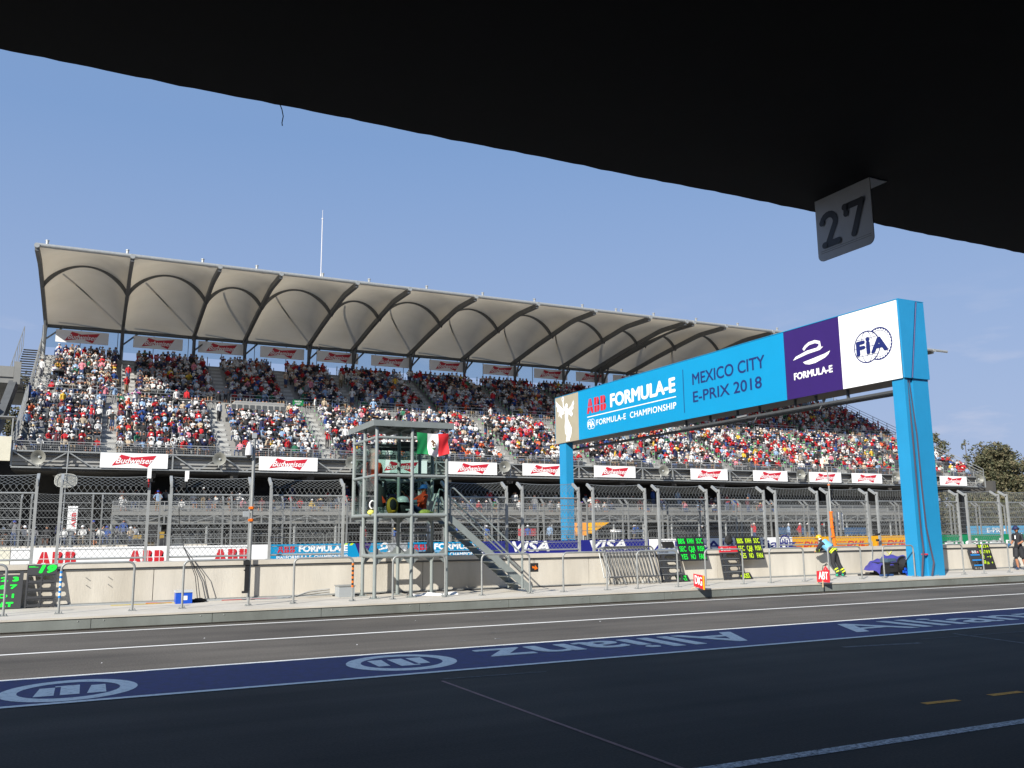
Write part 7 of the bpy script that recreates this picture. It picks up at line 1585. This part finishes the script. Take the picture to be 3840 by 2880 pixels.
# ------------------------------------------------------------------ trees
LEAFM = []
for k, c in enumerate(((.070,.072,.034),(.098,.087,.043),(.058,.066,.031),(.118,.099,.052))):
    m_ = mat('leaf_%s' % ('dull','olive','dark','dry')[k], c, .8, var=.25, scale=.6); LEAFM.append(m_)
BARK = mat('bark', (.10,.085,.065), .9, var=.3, scale=2)
def tree(label, x, y, h, blobs, n, leaf=.62, trunk=.4, cat='tree', grp='trees behind the right stand end', mats=None, z0=0):
    """blobs: (dx, dy, z, rx, rz) crown clumps in metres"""
    t = thing('tree', label, cat, (x,y,z0), grp); r = random.Random(hash(label) % 9999 if False else len(label)*37+int(x*10))
    b = MB(); top = max(bz for _,_,bz,_,_ in blobs); b.tube([(x,y,z0),(x+.2,y,z0+top*.35),(x-.1,y,z0+top*.7)], [trunk,trunk*.8,trunk*.5], 8)
    for dx,dy,bz,rx,rz in blobs: b.tube([(x+.1,y,z0+top*.3),(x+dx*.5,y+dy*.5,z0+bz*.72),(x+dx,y+dy,z0+bz)], [trunk*.5,trunk*.3,.05], 6)
    b.build('trunk', BARK, t)
    b = MB(); tot = sum(rx*rx*rz for *_,rx,rz in blobs)
    for dx,dy,bz,rx,rz in blobs:
        sub = [(r.gauss(0,.5),r.gauss(0,.5),r.gauss(0,.5)) for _ in range(max(4,int(10*rx)))]
        for k in range(int(1.9*n*rx*rx*rz/tot)):
            s = r.choice(sub); a = (s[0]+r.gauss(0,.20), s[1]+r.gauss(0,.20), s[2]+r.gauss(0,.20)); L_ = math.sqrt(sum(q*q for q in a))
            if L_ > 1.1: continue
            c = V(x+dx+a[0]*rx, y+dy+a[1]*rx, z0+bz+a[2]*rz); e1 = V(r.gauss(0,1),r.gauss(0,1),r.gauss(0,.7)).normalized(); e2 = e1.orthogonal().normalized(); e2 = (e2*math.cos(k)+e1.cross(e2)*math.sin(k)); g = leaf*r.uniform(.4,1.0)
            mi = r.choice((0,0,1,2,3)); b.face([c-e1*g*.5, c+e2*g*.28, c+e1*g*.5, c-e2*g*.28], mi)
    b.build('crown', mats or LEAFM, t); return t
def T(u, v, Y): return at(u, v, Y)
c = T(3723, 1730, 95)
tree('broad dome shaped tree right of the stand end', c.x, 95, 16, [(-.3,0,14.4,2.8,1.5),(-2.6,0,13.0,1.9,1.4),(2.6,0,13.6,2.6,1.4),(5.0,1,12.4,1.7,1.1),(-1.5,1,9.6,4.0,2.0),(2.5,0,9.0,3.5,2.0),(0,0,12.2,3.6,1.6),(2.5,.5,11.6,3.0,1.5),(0,0,6.2,5.0,2.4)], 14000, .60, .5)
c = T(3622, 1690, 97); tree('slim upright tree left of the broad dome tree', c.x, 97, 16, [(0,0,15.2,.7,1.0),(.4,0,13.6,1.0,1.0),(-.2,0,12.0,1.0,1.1),(-.6,0,10.2,1.6,1.5),(0,0,7.4,2.6,2.2)], 2400, .5, .3)
c = T(3512, 1660, 99); tree('tall dark tree just right of the gantry leg', c.x, 99, 18, [(0,0,16.6,1.2,1.2),(.6,0,15.0,1.7,1.4),(-.5,0,12.2,2.4,2.0),(1,0,9,3.2,2.4)], 3000, .55, .4)
c = T(3562, 1700, 101); tree('low rounded tree above the sloping stand end', c.x, 101, 15, [(0,0,13.4,1.1,.8),(1.9,0,12.2,1.1,.8),(0,0,10.4,2.2,1.6),(2,0,8.2,3.0,2.2)], 2600, .55, .4)
c = T(3835, 1790, 93); tree('bushy olive tree at the right picture edge', c.x, 93, 13, [(0,0,11.6,2.4,1.6),(-2.4,0,9.9,2.4,1.6),(2.6,0,10.6,2.6,1.8),(-1,0,7.6,3.4,2.0),(2,0,6.4,3.4,2.2)], 5000, .55, .4)
for k, (u, z, rx) in enumerate(((3560,5.4,3.6),(3640,5.6,3.6),(3720,4.4,3.8),(3790,4.2,3.6),(3850,5.2,3.8))):
    c = T(u, 1850, 88+k); tree('dense lower tree behind the right fence, %s from the left' % ORD[k], c.x, 88+k, z+2, [(0,0,z,rx,2.2),(-1.5,0,z-2.2,rx,2.2),(1.5,0,z-3.4,rx,1.8)], 3000, .55, .3)
c = T(92, 1430, 96); tree('small patch of tree seen left of the stand stairs', c.x, 96, 17, [(0,0,16.2,2.2,1.4),(-4,0,16.4,2.4,1.3),(0,0,13,3,2)], 2600, .5, .35, grp=None, z0=0)
for k, (u, Y) in enumerate(((160,90),(330,92),(520,91),(720,93))):
    c = T(u, 1850, Y)
    if False: tree('x', c.x, Y, 6, [(0,0,5,3,2)], 800)
